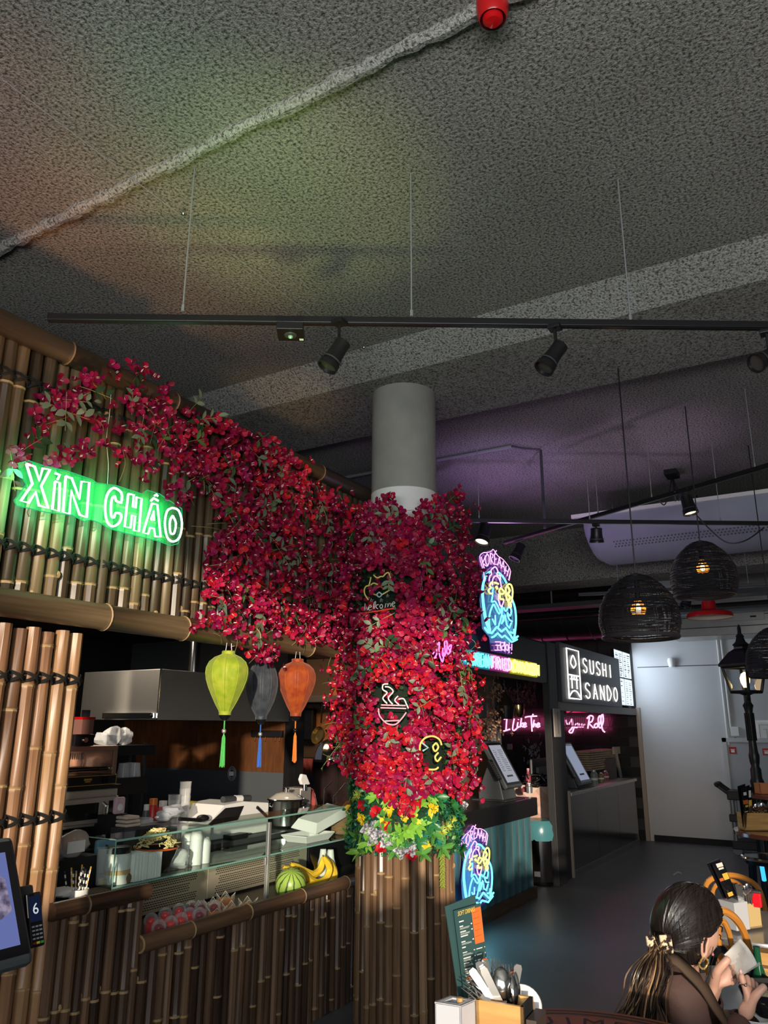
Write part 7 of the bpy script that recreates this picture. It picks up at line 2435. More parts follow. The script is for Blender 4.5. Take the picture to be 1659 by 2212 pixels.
MB().obox((a.x - 0.10, YK + 0.28, a.z - 0.02), (0.38, 0, 0), (0, 0.03, 0), (0, 0, 0.11)).build('head', M('pale_wood', (0.55, 0.44, 0.36), 0.5), t, False)
MB().tube([(a.x + 0.05, YK + 0.3, a.z), (b.x + 0.1, YK + 0.3, ZST)], 0.03, 8).build('arm', STEEL, t)
MB().box((a.x - 0.55, YK + 0.25, ZST), (a.x - 0.15, YK + 0.45, ZST + 0.30)).build('box', M('brown_box', (0.10, 0.07, 0.07), 0.6), t, False)

# ------------------------------------------------------------------ track lights, pendants, street lamp, ceiling fittings
RAILM = M('rail_black', (0.008, 0.008, 0.009), 0.4)

def rail(label, A, B, rods, w=0.036, h=0.032):
 A, B = Vector(A), Vector(B)
 t = thing('track_rail', label, 'track light', (A + B) / 2)
 d = (B - A).normalized()
 s = d.cross(Vector((0, 0, 1))).normalized()
 MB().obox(A - s * w / 2 - Vector((0, 0, h / 2)), B - A, s * w, Vector((0, 0, h))).build('rail', RAILM, t, False, 0.003)
 MB().obox(A - s * w * 0.3 - Vector((0, 0, h * 0.5 + 0.003)), B - A, s * w * 0.6, Vector((0, 0, 0.004))).build('slot_strip', M('slot_%d' % len(bpy.data.materials), (0.03, 0.03, 0.035), 0.25, 0.6), t, False)
 for p in rods:
  MB().tube([(p[0], p[1], A.z + h / 2), (p[0], p[1], ZC)], 0.0035, 5).tube([(p[0], p[1], A.z + h / 2), (p[0], p[1], A.z + h / 2 + 0.03)], 0.007, 6).build('suspension_rod', GREY, t)
 return t

def on_vplane(px, py, p0, n):
 r = ray(px, py)
 s = (Vector((p0[0], p0[1], 0)) - Vector((EYE.x, EYE.y, 0))).dot(n) / (r.x * n.x + r.y * n.y)
 return EYE + r * s

SP_LENS = glow('lamp_lens', (1.0, 0.80, 0.50), 2.0)
SP_OFF = M('lamp_lens_dark', (0.05, 0.05, 0.05), 0.15)

def spot(label, back, front, d, railz, r0, r1, db=0.0, lit=False):
 """back and front: picture positions of both ends of the lamp body"""
 a = at_d(*back, d + db)
 b = at_d(*front, d - db)
 ax = (b - a)
 L = ax.length
 ax.normalize()
 t = thing('track_spotlight', label, 'spotlight', a)
 MB().lathe([(r0 * 0.7, 0), (r0, 0.006), (r0 * 0.98, L * 0.25), (r0 * 1.02, L * 0.5), (r1 * 0.92, L * 0.8), (r1, L * 0.86), (r1 * 1.02, L), (r1 * 0.9, L), (r1 * 0.85, L * 0.9)], a, 20, ax, cap0=True).build('housing', BLACK, t)
 MB().lathe([(0.001, 0), (r1 * 0.86, 0)], a + ax * (L * 0.90), 18, ax).build('lens', SP_LENS if lit else SP_OFF, t)
 MB().lathe([(r1 * 0.97, 0), (r1 * 1.0, 0.008)], a + ax * (L * 0.72), 18, ax).build('ring', DGREY, t)
 c = a + ax * L * 0.28
 top = Vector((c.x, c.y, railz - 0.02))
 MB().tube([c, (c + top) / 2 + Vector((0, 0, 0.005)), top], 0.008, 6).build('stem', BLACK, t)
 MB().box((top.x - 0.028, top.y - 0.028, railz - 0.032), (top.x + 0.028, top.y + 0.028, railz - 0.012)).build('adapter', BLACK, t, False, 0.003)
 return t

R1, R2, R3 = at_z(420, 358, ZC), at_z(890, 375, ZC), at_z(1343, 385, ZC)
dirn = (R3 - R1).normalized()
n_ = dirn.cross(Vector((0, 0, 1))).normalized()
zr1 = on_vplane(890, 690, R2, n_).z
A = at_z(105, 687, zr1)
B = at_z(1720, 705, zr1)
rail('long black track light rail across the picture, nearest the camera', A, B, [tuple(on_vplane(px, 690, R2, n_)) for px in (393, 889, 1362)])
D1 = (on_vplane(724, 768, R2, n_) - EYE).dot(ROT @ Vector((0, 0, -1)))
spot('black spotlight on the near rail, left one next to the emergency light', (742, 738), (706, 794), D1, zr1, 0.036, 0.046, 0.025)
D2 = (on_vplane(1195, 770, R2, n_) - EYE).dot(ROT @ Vector((0, 0, -1)))
spot('black spotlight on the near rail above the white wall, middle of three', (1212, 745), (1174, 797), D2, zr1, 0.035, 0.045, 0.025)
D3 = (on_vplane(1650, 775, R2, n_) - EYE).dot(ROT @ Vector((0, 0, -1)))
spot('black spotlight on the near rail cut off by the right picture edge', (1675, 762), (1632, 785), D3, zr1, 0.035, 0.045, 0.02)
c = on_vplane(628, 716, R2, n_)
t = thing('emergency_light', 'black emergency light box clipped to the near rail with small green lamp', 'emergency light', c)
dd = n_ * 0.055
MB().obox(c - dirn * 0.058 - n_ * 0.055 + Vector((0, 0, -0.018)), dirn * 0.116, n_ * 0.11, Vector((0, 0, 0.036))).build('case', RAILM, t, False, 0.003)
cb = c + Vector((0, 0, -0.018))
MB().lathe([(0.028, 0), (0.026, 0.004), (0.016, 0.006), (0.001, 0.006)], cb, 16, (0, 0, -1)).build('lamp_well', DGREY, t)
MB().ball(cb + Vector((0, 0, -0.006)), 0.011, 10, 6).build('lens', film('clear_lens', (0.5, 0.8, 0.6), 0.5, 0.05), t)
MB().ball(cb + Vector((0, 0, -0.010)), 0.003, 6, 4).build('indicator', glow('led_green', (0.2, 1.0, 0.45), 3), t)
q = cb + dirn * 0.036 - n_ * 0.046
MB().obox(q, dirn * 0.018, n_ * 0.016, Vector((0, 0, -0.0006))).build('sticker', PAPER, t, False)
pa, pb = at_z(1105, 935, ZC), at_z(1559, 819, ZC)
n2 = (pb - pa).normalized().cross(Vector((0, 0, 1))).normalized()
za = on_vplane(1107, 1118, pa, n2).z
A, B = at_z(975, 1124, za), at_z(1720, 1131, za)
dv = (B - A).normalized()
rods = [A + dv * (B - A).length * f for f in (0.08, 0.40, 0.78)]
rail('black track light rail in front of the grey fabric duct, level one', A, B, [(p.x, p.y) for p in rods])
dr = (at_z(1045, 1125, za) - EYE).dot(ROT @ Vector((0, 0, -1)))
spot('small lit spotlight at the left end of the level rear rail', (1050, 1137), (1040, 1172), dr, za, 0.052, 0.066, 0.04, True)
dr2 = (at_z(1288, 1128, za) - EYE).dot(ROT @ Vector((0, 0, -1)))
spot('small spotlight pointing straight down from the level rear rail', (1288, 1140), (1289, 1172), dr2, za, 0.050, 0.062, 0.0)
pc = at_z(1342, 930, ZC)
zc3 = on_vplane(1352, 1085, pc, Vector((ray(1342, 930).x, ray(1342, 930).y, 0)).normalized()).z
A, B = at_z(1090, 1172, zc3), at_z(1720, 988, zc3)
dv = (B - A).normalized()
rail('black track light rail running diagonally over the wicker pendant lamps', A, B, [((A + dv * (B - A).length * f).x, (A + dv * (B - A).length * f).y) for f in (0.41, 0.60, 0.9)])
dd_ = (at_z(1118, 1170, zc3) - EYE).dot(ROT @ Vector((0, 0, -1)))
spot('spotlight with a pink sheen at the low end of the diagonal rail', (1127, 1176), (1111, 1208), dd_, zc3, 0.048, 0.060, 0.03)
dd_ = (at_z(1480, 1062, zc3) - EYE).dot(ROT @ Vector((0, 0, -1)))
spot('lit spotlight in the middle of the diagonal rail', (1481, 1072), (1493, 1110), dd_, zc3, 0.048, 0.060, 0.03, True)
cbl = MB()
pj = at_z(1451, 1019, ZC)
t = thing('ceiling_junction', 'black ceiling junction with loose cables dropping to the diagonal rail', 'junction box', pj)
MB().box((pj.x - 0.10, pj.y - 0.06, ZC - 0.05), (pj.x + 0.10, pj.y + 0.06, ZC)).build('box', BLACK, t, False)
for q in ((1420, 1075), (1458, 1062), (1470, 1060), (1485, 1055)):
 e = at_z(q[0], q[1], zc3)
 cbl.tube(smooth_path([pj + Vector((0, 0, -0.05)), (pj * 0.6 + e * 0.4) + Vector((0, 0, -0.15)), (pj * 0.3 + e * 0.7) + Vector((0, 0, -0.15)), e], 4), 0.006, 5)
cbl.build('cables', BLACK, t)
A, B = at_d(1250, 1284, 8.8), at_d(1720, 1276, 8.0)
B.z = A.z
rail('far black rail behind the wicker pendant lamps', A, B, [(A.x + (B.x - A.x) * f, A.y + (B.y - A.y) * f) for f in (0.2, 0.8)])
spot('dark spotlight silhouetted beside the red pendant lamp', (1487, 1284), (1480, 1312), 8.35, A.z, 0.048, 0.058, 0.02)

WICK = M('black_wicker', (0.012, 0.012, 0.016), 0.45)
dome = [(0.26, 0.0), (0.36, 0.03), (0.62, 0.16), (0.82, 0.32), (0.95, 0.50), (1.0, 0.66), (0.995, 0.80), (0.95, 0.92), (0.91, 1.0)]

def dome_r(q):
 for i in range(len(dome) - 1):
  if dome[i][1] <= q <= dome[i + 1][1]:
   f = (q - dome[i][1]) / (dome[i + 1][1] - dome[i][1])
   return dome[i][0] + f * (dome[i + 1][0] - dome[i][0])
 return dome[-1][0]

g = random.Random(77)
wv = MB()
nr = 34
for i in range(nr):
 q = i / (nr - 1)
 ph, am = g.uniform(0, 6), g.uniform(0.002, 0.012)
 P = []
 for k in range(36):
  a = 2 * PI * k / 36
  qq = min(1, max(0, q + am * math.sin(2 * a + ph) + 0.004 * math.sin(7 * a)))
  r = dome_r(qq)
  P.append((r * math.cos(a), r * math.sin(a), -qq * 1.0))
 wv.tube(P, g.choice((0.006, 0.009, 0.014)), 4, True)
for k in range(84):
 a0 = 2 * PI * k / 84
 P = []
 tw_ = g.uniform(-0.25, 0.25)
 for i in range(9):
  q = i / 8
  r = dome_r(q) * (1.0 + 0.008 * (-1) ** i)
  a = a0 + tw_ * q
  P.append((r * math.cos(a), r * math.sin(a), -q * 1.0))
 wv.tube(P, 0.0065, 3, False, False)
wmesh = wv.mesh('weave', WICK)
BULB = film('amber_glass', (0.9, 0.5, 0.15), 0.25, 0.05)
FIL = glow('filament', (1.0, 0.62, 0.25), 14)

def wicker(label, px, ptop, pbot, wpx, d, bulb):
 top, bot = at_d(px, ptop, d), at_d(px, pbot, d)
 R = wpx * d / FPX / 2
 H = (top - bot).length * 0.97
 t = thing('wicker_pendant', label, 'pendant lamp', top)
 o = link('weave', wmesh, t)
 o['kind'] = 'stuff'
 o.matrix_basis = Matrix.Translation(top) @ Matrix.Diagonal((R, R, H, 1))
 MB().lathe([(R * 0.05, 0.02), (R * 0.27, 0.0), (R * 0.27, -0.02)], top, 18).build('crown', WICK, t)
 MB().tube([(top.x + R * 0.915 * math.cos(a), top.y + R * 0.915 * math.sin(a), top.z - H) for a in np.linspace(0, 2 * PI, 36, False)], 0.012, 6, True).build('rim', WICK, t)
 MB().tube([top, (top.x, top.y, ZC)], 0.005, 5).build('cord', BLACK, t)
 zb = top.z - H * bulb
 MB().tube([(top.x, top.y, top.z), (top.x, top.y, zb + 0.06)], 0.018, 8).build('socket', BLACK, t)
 MB().lathe([(0.014, 0.06), (0.022, 0.045), (0.046, 0.005), (0.048, -0.015), (0.036, -0.04), (0.001, -0.05)], (top.x, top.y, zb), 16).build('bulb', BULB, t)
 MB().lathe([(0.006, 0.03), (0.014, 0.01), (0.016, -0.02), (0.006, -0.03)], (top.x, top.y, zb), 8, cap0=True, cap1=True).build('filament', FIL, t)
 light('pendant_light', 'POINT', (top.x, top.y, zb - 0.02), 1.2, (1.0, 0.60, 0.28), shadow_soft_size=0.03)

wicker('large black wicker pendant lamp with glowing bulb, nearest and lowest left', 1373, 1245, 1380, 167, 4.9, 0.53)
wicker('black wicker pendant lamp with glowing bulb above the red lamp', 1512, 1173, 1290, 136, 5.9, 0.47)
wicker('black wicker pendant lamp behind the street lantern at the right edge', 1668, 1358, 1462, 120, 6.6, 0.5)
d = 8.2
c = at_d(1534, 1338, d)
t = thing('red_pendant', 'red enamel pendant lamp with a wide flat brim below a wicker lamp', 'pendant lamp', c)
R = 47 * d / FPX
h1, h2 = at_d(1534, 1318, d).z - c.z, at_d(1534, 1290, d).z - c.z
MB().lathe([(R * 0.27, h2), (R * 0.33, h1 * 1.1), (R * 0.6, h1 * 1.02), (R * 0.95, h1 * 0.7), (R, h1 * 0.45), (R, h1 * 0.2)], c, 32, cap0=True).build('shade', RED, t)
MB().lathe([(R * 0.985, h1 * 0.25), (R * 0.9, h1 * 0.6), (R * 0.5, h1 * 0.85)], c, 32).build('white_inside', M('cream_enamel', (0.75, 0.68, 0.60), 0.4), t)
MB().tube([(c.x, c.y, c.z + h2), (c.x, c.y, ZC)], 0.008, 6).build('cord', BLACK, t)
tag(MB().tube(smooth_path([at_d(1498, 1105, 6.6), at_d(1530, 1140, 6.6), at_d(1570, 1172, 6.6), at_d(1610, 1168, 6.6), at_d(1650, 1140, 6.6)], 6), 0.006, 5).build('sagging_cable', BLACK), 'black cable sagging in a loop beside the second wicker lamp', 'cable')

c = at_z(1063, 4, ZC)
t = thing('fire_alarm', 'round red fire alarm sounder on the ceiling bead at the top edge', 'alarm', c)
MB().lathe([(0.058, 0), (0.058, -0.03), (0.050, -0.075), (0.046, -0.08)], c, 28).build('base', RED, t)
MB().lathe([(0.046, -0.078), (0.040, -0.070), (0.037, -0.070)], c, 28).build('groove', M('dark_red', (0.05, 0.002, 0.003), 0.5), t)
MB().lathe([(0.037, -0.068), (0.036, -0.082), (0.026, -0.092), (0.001, -0.095)], c, 24).build('dome', M('gloss_red', (0.50, 0.006, 0.008), 0.12), t)
a, b = at_d(-20, 152, 3.0), at_d(690, 690, 3.4)
a, b = at_z(-20, 152, ZC - 0.04), at_z(752, 742, ZC - 0.04)
t = thing('steel_cable', 'thin steel cable with a round clamp stretched under the ceiling', 'cable', a)
MB().tube([a, b], 0.0025, 4).build('wire', GREY, t)
c = at_z(396, 461, ZC - 0.04)
MB().ball(c, 0.012, 8, 6).build('clamp', CHROME, t)
MB().tube([c, (c.x, c.y, ZC)], 0.003, 4).build('clamp_hook', CHROME, t)
MB().ball(at_z(786, 750, ZC - 0.04), 0.014, 8, 6).build('clamp', CHROME, t)
P = [at_z(q[0], q[1], ZC - 0.02) for q in ((945, 994), (1105, 964), (1130, 969), (1168, 972))]
t = thing('ceiling_conduit', 'pale conduit along the rear ceiling ending in a black drop cable', 'conduit', P[0])
MB().tube([(7.0, 9.0, ZC - 0.02) if False else P[0] + (P[0] - P[1]) * 1.5, P[0], P[1]], 0.016, 6).build('pipe', GREY, t)
MB().tube(P[1:], 0.010, 5).tube([P[3], P[3] - Vector((0, 0, 0.75))], 0.014, 6).build('drop_cable', DGREY, t)
a, b = at_z(1120, 990, ZC - 0.05), at_z(1285, 1105, ZC - 0.05)
tag(MB().tube([a, b], 0.004, 4).build('ceiling_wire', GREY), 'thin wire running across the rear ceiling to the fabric duct', 'wire')

d = 7.3
base = at_d(1613, 1500, d)
sx_, sy_ = base.x, base.y
vfix = ROT @ Vector((0, 0, -1))

def zat(py):
 """height on the lamp axis seen at picture row py"""
 lo, hi = 0.0, 4.0
 fwd = vfix
 for _ in range(40):
  m_ = (lo + hi) / 2
  v = Vector((sx_, sy_, m_)) - EYE
  cpt = ROT.transposed() @ v
  yy = CY - FPX * cpt.y / -cpt.z
  if yy > py:
   lo = m_
  else:
   hi = m_
 return lo

t = thing('street_lantern', 'black old-fashioned street lantern on a fluted post by the white wall', 'street lamp', (sx_, sy_, 0))
k = d / FPX
z_e, z_b, z_t = zat(1435), zat(1495), zat(1393)
we, wl, wbm = 42 * k, 36 * k, 25 * k
ax1 = (ROT @ Vector((1, 0, 0)))
ang = math.atan2(ax1.y, ax1.x) + 0.5

def sq(w, z, a=0):
 return [Vector((sx_ + w * math.cos(ang + a + PI / 4 + i * PI / 2) * 1.2, sy_ + w * math.sin(ang + a + PI / 4 + i * PI / 2) * 1.2, z)) for i in range(4)]

def frustum(levels):
 mb = MB()
 rows = [sq(w, z) for w, z in levels]
 vs = [p for r in rows for p in r]
 fs = [(4 * j + i, 4 * j + (i + 1) % 4, 4 * j + 4 + (i + 1) % 4, 4 * j + 4 + i) for j in range(len(levels) - 1) for i in range(4)]
 fs += [(3, 2, 1, 0), tuple(range(len(vs) - 4, len(vs)))]
 return mb.add(vs, fs)

frustum([(we, z_e - 0.02), (we * 1.02, z_e), (we * 0.55, z_e + (z_t - z_e) * 0.62), (we * 0.30, z_e + (z_t - z_e) * 0.8), (we * 0.30, z_t - 0.02)]).build('roof', BLACK, t, False)
MB().lathe([(we * 0.34, 0), (we * 0.42, 0.02), (we * 0.25, 0.05), (we * 0.18, 0.09), (we * 0.22, 0.10), (0.018, 0.13), (0.016, 0.19), (0.001, 0.22)], (sx_, sy_, z_t - 0.02), 14).build('finial', BLACK, t)
fr = MB()
for p, q in zip(sq(wl, z_e - 0.02), sq(wbm, z_b)):
 fr.tube([p, q], 0.014, 6)
for w, z in ((wl, z_e - 0.025), (wbm, z_b)):
 s4 = sq(w, z)
 for i in range(4):
  fr.tube([s4[i], s4[(i + 1) % 4]], 0.016, 6)
fr.build('lantern_frame', BLACK, t)
LG = thin_glass('lantern_glass', (0.90, 0.92, 0.95), 0.2)
A4, B4 = sq(wl * .97, z_e - 0.03), sq(wbm * .97, z_b + 0.01)
for i in range(4):
 MB().add([A4[i], A4[(i + 1) % 4], B4[(i + 1) % 4], B4[i]], [(0, 1, 2, 3)]).build('pane', LG, t, False)
zf = zat(1472)
MB().tube([(sx_, sy_, z_b), (sx_, sy_, zf - 0.05)], 0.02, 8).build('lamp_holder', BLACK, t)
MB().lathe([(0.018, -0.06), (0.04, -0.01), (0.045, 0.03), (0.03, 0.07), (0.001, 0.09)], (sx_, sy_, zf), 14).build('bulb', glow('lantern_flame', (1.0, 0.62, 0.22), 6), t)
light('lantern_glow', 'POINT', (sx_, sy_, zf), 3.0, (1.0, 0.58, 0.22), shadow_soft_size=0.05)
pr = [(0.001, z_b - 0.005)]
zz = [1498, 1502, 1517, 1524, 1530, 1540, 1600, 1625, 1632, 1645, 1655, 1662, 1680, 1688, 1700, 1760]
rr = [16, 7, 7, 11, 9, 7.5, 7.5, 9, 11, 10, 8, 11, 11, 14, 12, 13]
pr = [(r * k, zat(y)) for r, y in zip(rr, zz)] + [(15 * k, 0.25), (22 * k, 0.22), (24 * k, 0.0)]
MB().lathe(pr, (sx_, sy_, 0), 18).build('post', BLACK, t)
fl = MB()
for i in range(10):
 a = 2 * PI * i / 10
 r = 8.2 * k
 fl.tube([(sx_ + r * math.cos(a), sy_ + r * math.sin(a), zat(1600)), (sx_ + r * math.cos(a), sy_ + r * math.sin(a), zat(1540))], 0.008, 4)
 r = 13 * k
 fl.tube([(sx_ + r * math.cos(a), sy_ + r * math.sin(a), 0.3), (sx_ + r * math.cos(a), sy_ + r * math.sin(a), zat(1700))], 0.010, 4)
fl.build('fluting', BLACK, t)
for s in (-1, 1):
 u = Vector((math.cos(ang + .8), math.sin(ang + .8), 0)) * s
 MB().tube([Vector((sx_, sy_, zat(1512))) + u * 0.03, Vector((sx_, sy_, zat(1508))) + u * 14 * k, Vector((sx_, sy_, z_b)) + u * 17 * k], 0.010, 5).build('bracket', BLACK, t)

xt = 12.45
t = thing('service_trolley', 'black three-tier service trolley with grey uprights standing at the white wall', 'trolley', (xt, 1.6, 0))
TB = M('trolley_black', (0.014, 0.015, 0.018), 0.5)
yl = at_x(1570, 1720, xt).y
for (py, h) in ((1719, 0.12), (1768, 0.10), (1826, 0.11)):
 z = at_x(1590, py, xt).z
 MB().box((xt, yl - 0.85, z - h / 2), (xt + 0.45, yl, z + h / 2)).build('shelf', TB, t, False, 0.012)
zt_ = at_x(1590, 1719, xt).z
for xx in (xt + 0.04, xt + 0.36):
 for yy in (yl - 0.05, yl - 0.80):
  MB().tube([(xx, yy, 0.18), (xx, yy, zt_)], 0.028, 8).build('upright', M('alu_upright_%d' % len(bpy.data.materials), (0.42, 0.43, 0.46), 0.35, 0.8), t)
hz_ = at_x(1560, 1703, xt).z
MB().tube(smooth_path([(xt + 0.05, yl - 0.02, zt_ + 0.02), (xt + 0.05, yl + 0.10, hz_ + 0.02), (xt + 0.05, yl + 0.14, hz_ + 0.05), (xt + 0.38, yl + 0.14, hz_ + 0.05), (xt + 0.38, yl + 0.10, hz_ + 0.02), (xt + 0.38, yl - 0.02, zt_ + 0.02)], 4), 0.026, 7).build('handle', TB, t)
for xx in (xt + 0.05, xt + 0.38):
 for yy in (yl - 0.06, yl - 0.78):
  w = MB().lathe([(0.062, -0.014), (0.062, 0.014)], (xx, yy, 0.064), 18, (1, 0, 0.0), cap0=True, cap1=True).build('wheel', GREY, t)
  MB().tube([(xx, yy, 0.07), (xx, yy, 0.20)], 0.022, 7).build('fork', CHROME, w)
tag(MB().tube(smooth_path([at_z(1455, 1890, 0.01), at_z(1464, 1884, 0.03), at_z(1472, 1887, 0.012)], 3), 0.006, 4).build('paper_scrap', PAPER), 'tiny scrap of paper lying on the dark floor', 'litter')

# ------------------------------------------------------------------ tables, caddies, chairs on the right
FROST = M('frosted_plastic', (0.46, 0.47, 0.50), 0.45, sss=0.0)
MENU_G = M('menu_green', (0.035, 0.085, 0.085), 0.5)
MENU_O = M('menu_orange', (0.72, 0.16, 0.035), 0.5)
MENU_W = M('menu_white', (0.82, 0.80, 0.74), 0.6)
MENU_Y = M('menu_yellow', (0.78, 0.52, 0.08), 0.6)

def cutlery(root_label, o, up, kind, L, side, m=None, cat='cutlery', nm=None):
 """one piece of cutlery: o foot point, up direction, side = width direction"""
 up, side = Vector(up).normalized(), Vector(side)
 side = (side - up * side.dot(up)).normalized()
 nrm = up.cross(side)
 t = thing(kind, root_label, kind, o, 'cutlery in the caddies')
 m = m or CHROME

 def strip(prof, th, curve=0.0):
  vs, fs = [], []
  for (s, w, b) in prof:
   c = Vector(o) + up * (L * s) + nrm * (b * L)
   vs += [c - side * w - nrm * th, c + side * w - nrm * th, c + side * w + nrm * th, c - side * w + nrm * th]
  for i in range(len(prof) - 1):
   for j in range(4):
    fs.append((4 * i + j, 4 * i + (j + 1) % 4, 4 * i + 4 + (j + 1) % 4, 4 * i + 4 + j))
  fs += [(3, 2, 1, 0), tuple(range(len(vs) - 4, len(vs)))]
  return MB().add(vs, fs)
 if kind == 'knife':
  strip([(0, .007, 0), (.5, .009, 0), (.55, .006, 0)], .004).build('blade', m, t, False)
  strip([(.5, .0065, 0), (.75, .007, 0), (.97, .0078, 0), (1, .005, 0)], .0035).build('handle', m, t)
 elif kind == 'fork':
  strip([(0, .006, 0), (.45, .004, 0), (.66, .003, .01), (.72, .010, .0), (.80, .012, -.01)], .0014).build('handle', m, t)
  tm_ = MB()
  for k in range(4):
   dx = -.0105 + k * .007
   p = [Vector(o) + up * (L * s) + side * dx + nrm * (b * L) for s, b in ((.79, -.01), (.9, .0), (1, .03))]
   tm_.tube(p, [.0018, .0016, .0008], 4)
  tm_.build('tines', m, t)
 else:
  strip([(0, .007, 0), (.4, .0045, .0), (.66, .0032, .015), (.70, .005, .012)], .0015).build('handle', m, t)
  vs, fs = [], []
  rows = 9
  for i in range(rows):
   q = i / (rows - 1)
   w = .0215 * (math.sin(PI * min(1, (q * .93 + .05))) ** .65)
   dp = -.010 * math.sin(PI * q)
   for j in range(7):
    u = -1 + j / 3
    c = Vector(o) + up * (L * (.69 + .31 * q)) + side * (w * u) + nrm * (dp * (1 - u * u) + .012 * L)
    vs.append(c)
  for i in range(rows - 1):
   for j in range(6):
    fs.append((i * 7 + j, i * 7 + j + 1, (i + 1) * 7 + j + 1, (i + 1) * 7 + j))
  b = MB().add(vs, fs).build('spoon_bowl', m, t)
  sd = b.modifiers.new('thick', 'SOLIDIFY')
  sd.thickness = .0012
 return t

# --- near high table with the PREMIUM lid pattern
TZ = 1.05
TC, TR_ = Vector((1.651, 0.526)), 0.421
LIDM = M('varnished_red_wood', (0.46, 0.11, 0.025), 0.5, var=((0.30, 0.065, 0.015), 5, 0.25), stretch=(8, 1, 1), spec=0.15)
t = thing('barrel_table', 'near round varnished table with black stencilled PREMIUM lettering on its top', 'table', (TC.x, TC.y, 0))
MB().lathe([(0.001, TZ - 0.035), (TR_ - 0.01, TZ - 0.035), (TR_, TZ - 0.025), (TR_, TZ - 0.004), (TR_ - 0.006, TZ), (0.001, TZ)], (TC.x, TC.y, 0), 72).build('table_top', LIDM, t)
INK = M('stencil_black', (0.010, 0.008, 0.007), 0.5, spec=0.15)
for r0, r1 in ((0.375, 0.384), (0.394, 0.402)):
 MB().lathe([(r0, 0), (r0, 0.0006), (r1, 0.0006), (r1, 0)], (TC.x, TC.y, TZ), 72).build('painted_ring', INK, t)
word = 'PREMIUM'
am = math.atan2(0.62 - TC.y, 2.07 - TC.x)
for i, ch in enumerate(word):
 a = am + 0.05 + (i - 3.0) * 0.17
 rad = Vector((math.cos(a), math.sin(a), 0))
 tan = Vector((-math.sin(a), math.cos(a), 0))
 text('letter_' + ch.lower(), ch, 0.066, Vector((TC.x, TC.y, TZ + 0.0004)) + rad * 0.355 - tan * 0.0 , tan, -rad, INK, t, 0.0003, align='CENTER', xs=1.0) if False else \
  text('letter_' + ch.lower(), ch, 0.066, Vector((TC.x, TC.y, TZ + 0.0004)) + rad * 0.305, -tan * -1.0, -rad * -1.0, INK, t, 0.0003, align='CENTER') if False else \
  text('letter_' + ch.lower(), ch, 0.062, Vector((TC.x, TC.y, TZ + 0.0006)) + rad * 0.312, -tan, rad, INK, t, 0.0002, align='CENTER', xs=1.15)
MB().lathe([(0.24, 0), (0.27, 0.25), (0.285, 0.5), (0.27, 0.8), (0.25, TZ - 0.035)], (TC.x, TC.y, 0), 32, cap0=True).build('barrel', M('barrel_wood', (0.16, 0.07, 0.03), 0.4), t)
for z in (0.1, 0.35, 0.68, 0.92):
 MB().lathe([(0.279, 0), (0.287, 0.02), (0.279, 0.04)], (TC.x, TC.y, z), 32).build('hoop', BLACK, t)

# --- caddy on it
ZT = 1.18

def corner(px, py, z=ZT):
 p = at_z(px, py, z)
 return p

c1, c2, c3 = corner(1027, 2159), corner(1131, 2176), corner(1150, 2159)
ex = (c2 - c1)
wdt = ex.length
ex.normalize()
ey = Vector((-ex.y, ex.x, 0))
if ey.dot(c3 - c2) < 0:
 ey = -ey
dp = max(0.07, (c3 - c2).dot(ey))
t = thing('cutlery_caddy', 'pale wooden cutlery caddy with a black end on the near stencilled table', 'caddy', c1 + ex * wdt / 2 + Vector((0, 0, TZ - ZT)))
Hc = ZT - TZ
b0 = Vector((c1.x, c1.y, TZ))
th = 0.008
MB().obox(b0, ex * wdt, ey * th, Vector((0, 0, Hc))).build('front_board', WOOD, t, False, 0.001)
MB().obox(b0 + ey * (dp - th), ex * wdt, ey * th, Vector((0, 0, Hc))).build('back_board', WOOD, t, False, 0.001)
MB().obox(b0 + ex * (wdt - th), ex * th, ey * dp, Vector((0, 0, Hc))).build('end_board', BLACK_M, t, False, 0.001)
MB().obox(b0, ex * th, ey * dp, Vector((0, 0, Hc))).build('end_board', WOOD, t, False, 0.001)
MB().obox(b0, ex * wdt, ey * dp, Vector((0, 0, th))).build('bottom', WOOD, t, False)
text('end_letter', 'A', 0.05, b0 + ex * (wdt + 0.0005) + ey * (dp * 0.5) + Vector((0, 0, Hc - 0.085)), ey, (0, 0, 1), MENU_W, t, 0.0003, align='CENTER')
MB().obox(b0 + ex * (wdt + 0.004) + ey * 0.0, ex * 0.02, ey * dp * 1.0, Vector((0, 0, Hc - 0.02))).build('side_pocket', M('dark_wood', (0.06, 0.045, 0.035), 0.5), t, False)
n1, n2, n3 = corner(939, 2164), corner(995, 2173), corner(975, 2145)
fx = n2 - n1
t = thing('napkin_box', 'frosted white plastic napkin box left of the near wooden caddy', 'napkin holder', Vector((n2.x, n2.y, TZ)))
W_, D_ = fx.length, max(0.05, (c1 - n2).length)
fx.normalize()
fy = (c1 - n2).normalized()
o = Vector((n1.x, n1.y, TZ))
for nm, a_, u, v in (('wall', o, fx * W_, fy * 0.004), ('wall', o + fy * (D_ - 0.004), fx * W_, fy * 0.004), ('wall', o, fx * 0.004, fy * D_), ('wall', o + fx * (W_ - 0.004), fx * 0.004, fy * D_)):
 MB().obox(a_, u, v, Vector((0, 0, Hc))).build(nm, FROST, t, False, 0.001)
rm = MB()
for (u0, v0, u1, v1) in ((0, 0, 1, .2), (0, .8, 1, 1), (0, .2, .22, .8), (.78, .2, 1, .8)):
 rm.obox(o + fx * W_ * u0 + fy * D_ * v0 + Vector((0, 0, Hc - 0.003)), fx * W_ * (u1 - u0), fy * D_ * (v1 - v0), Vector((0, 0, 0.003)))
rm.build('rim_plate', FROST, t, False)
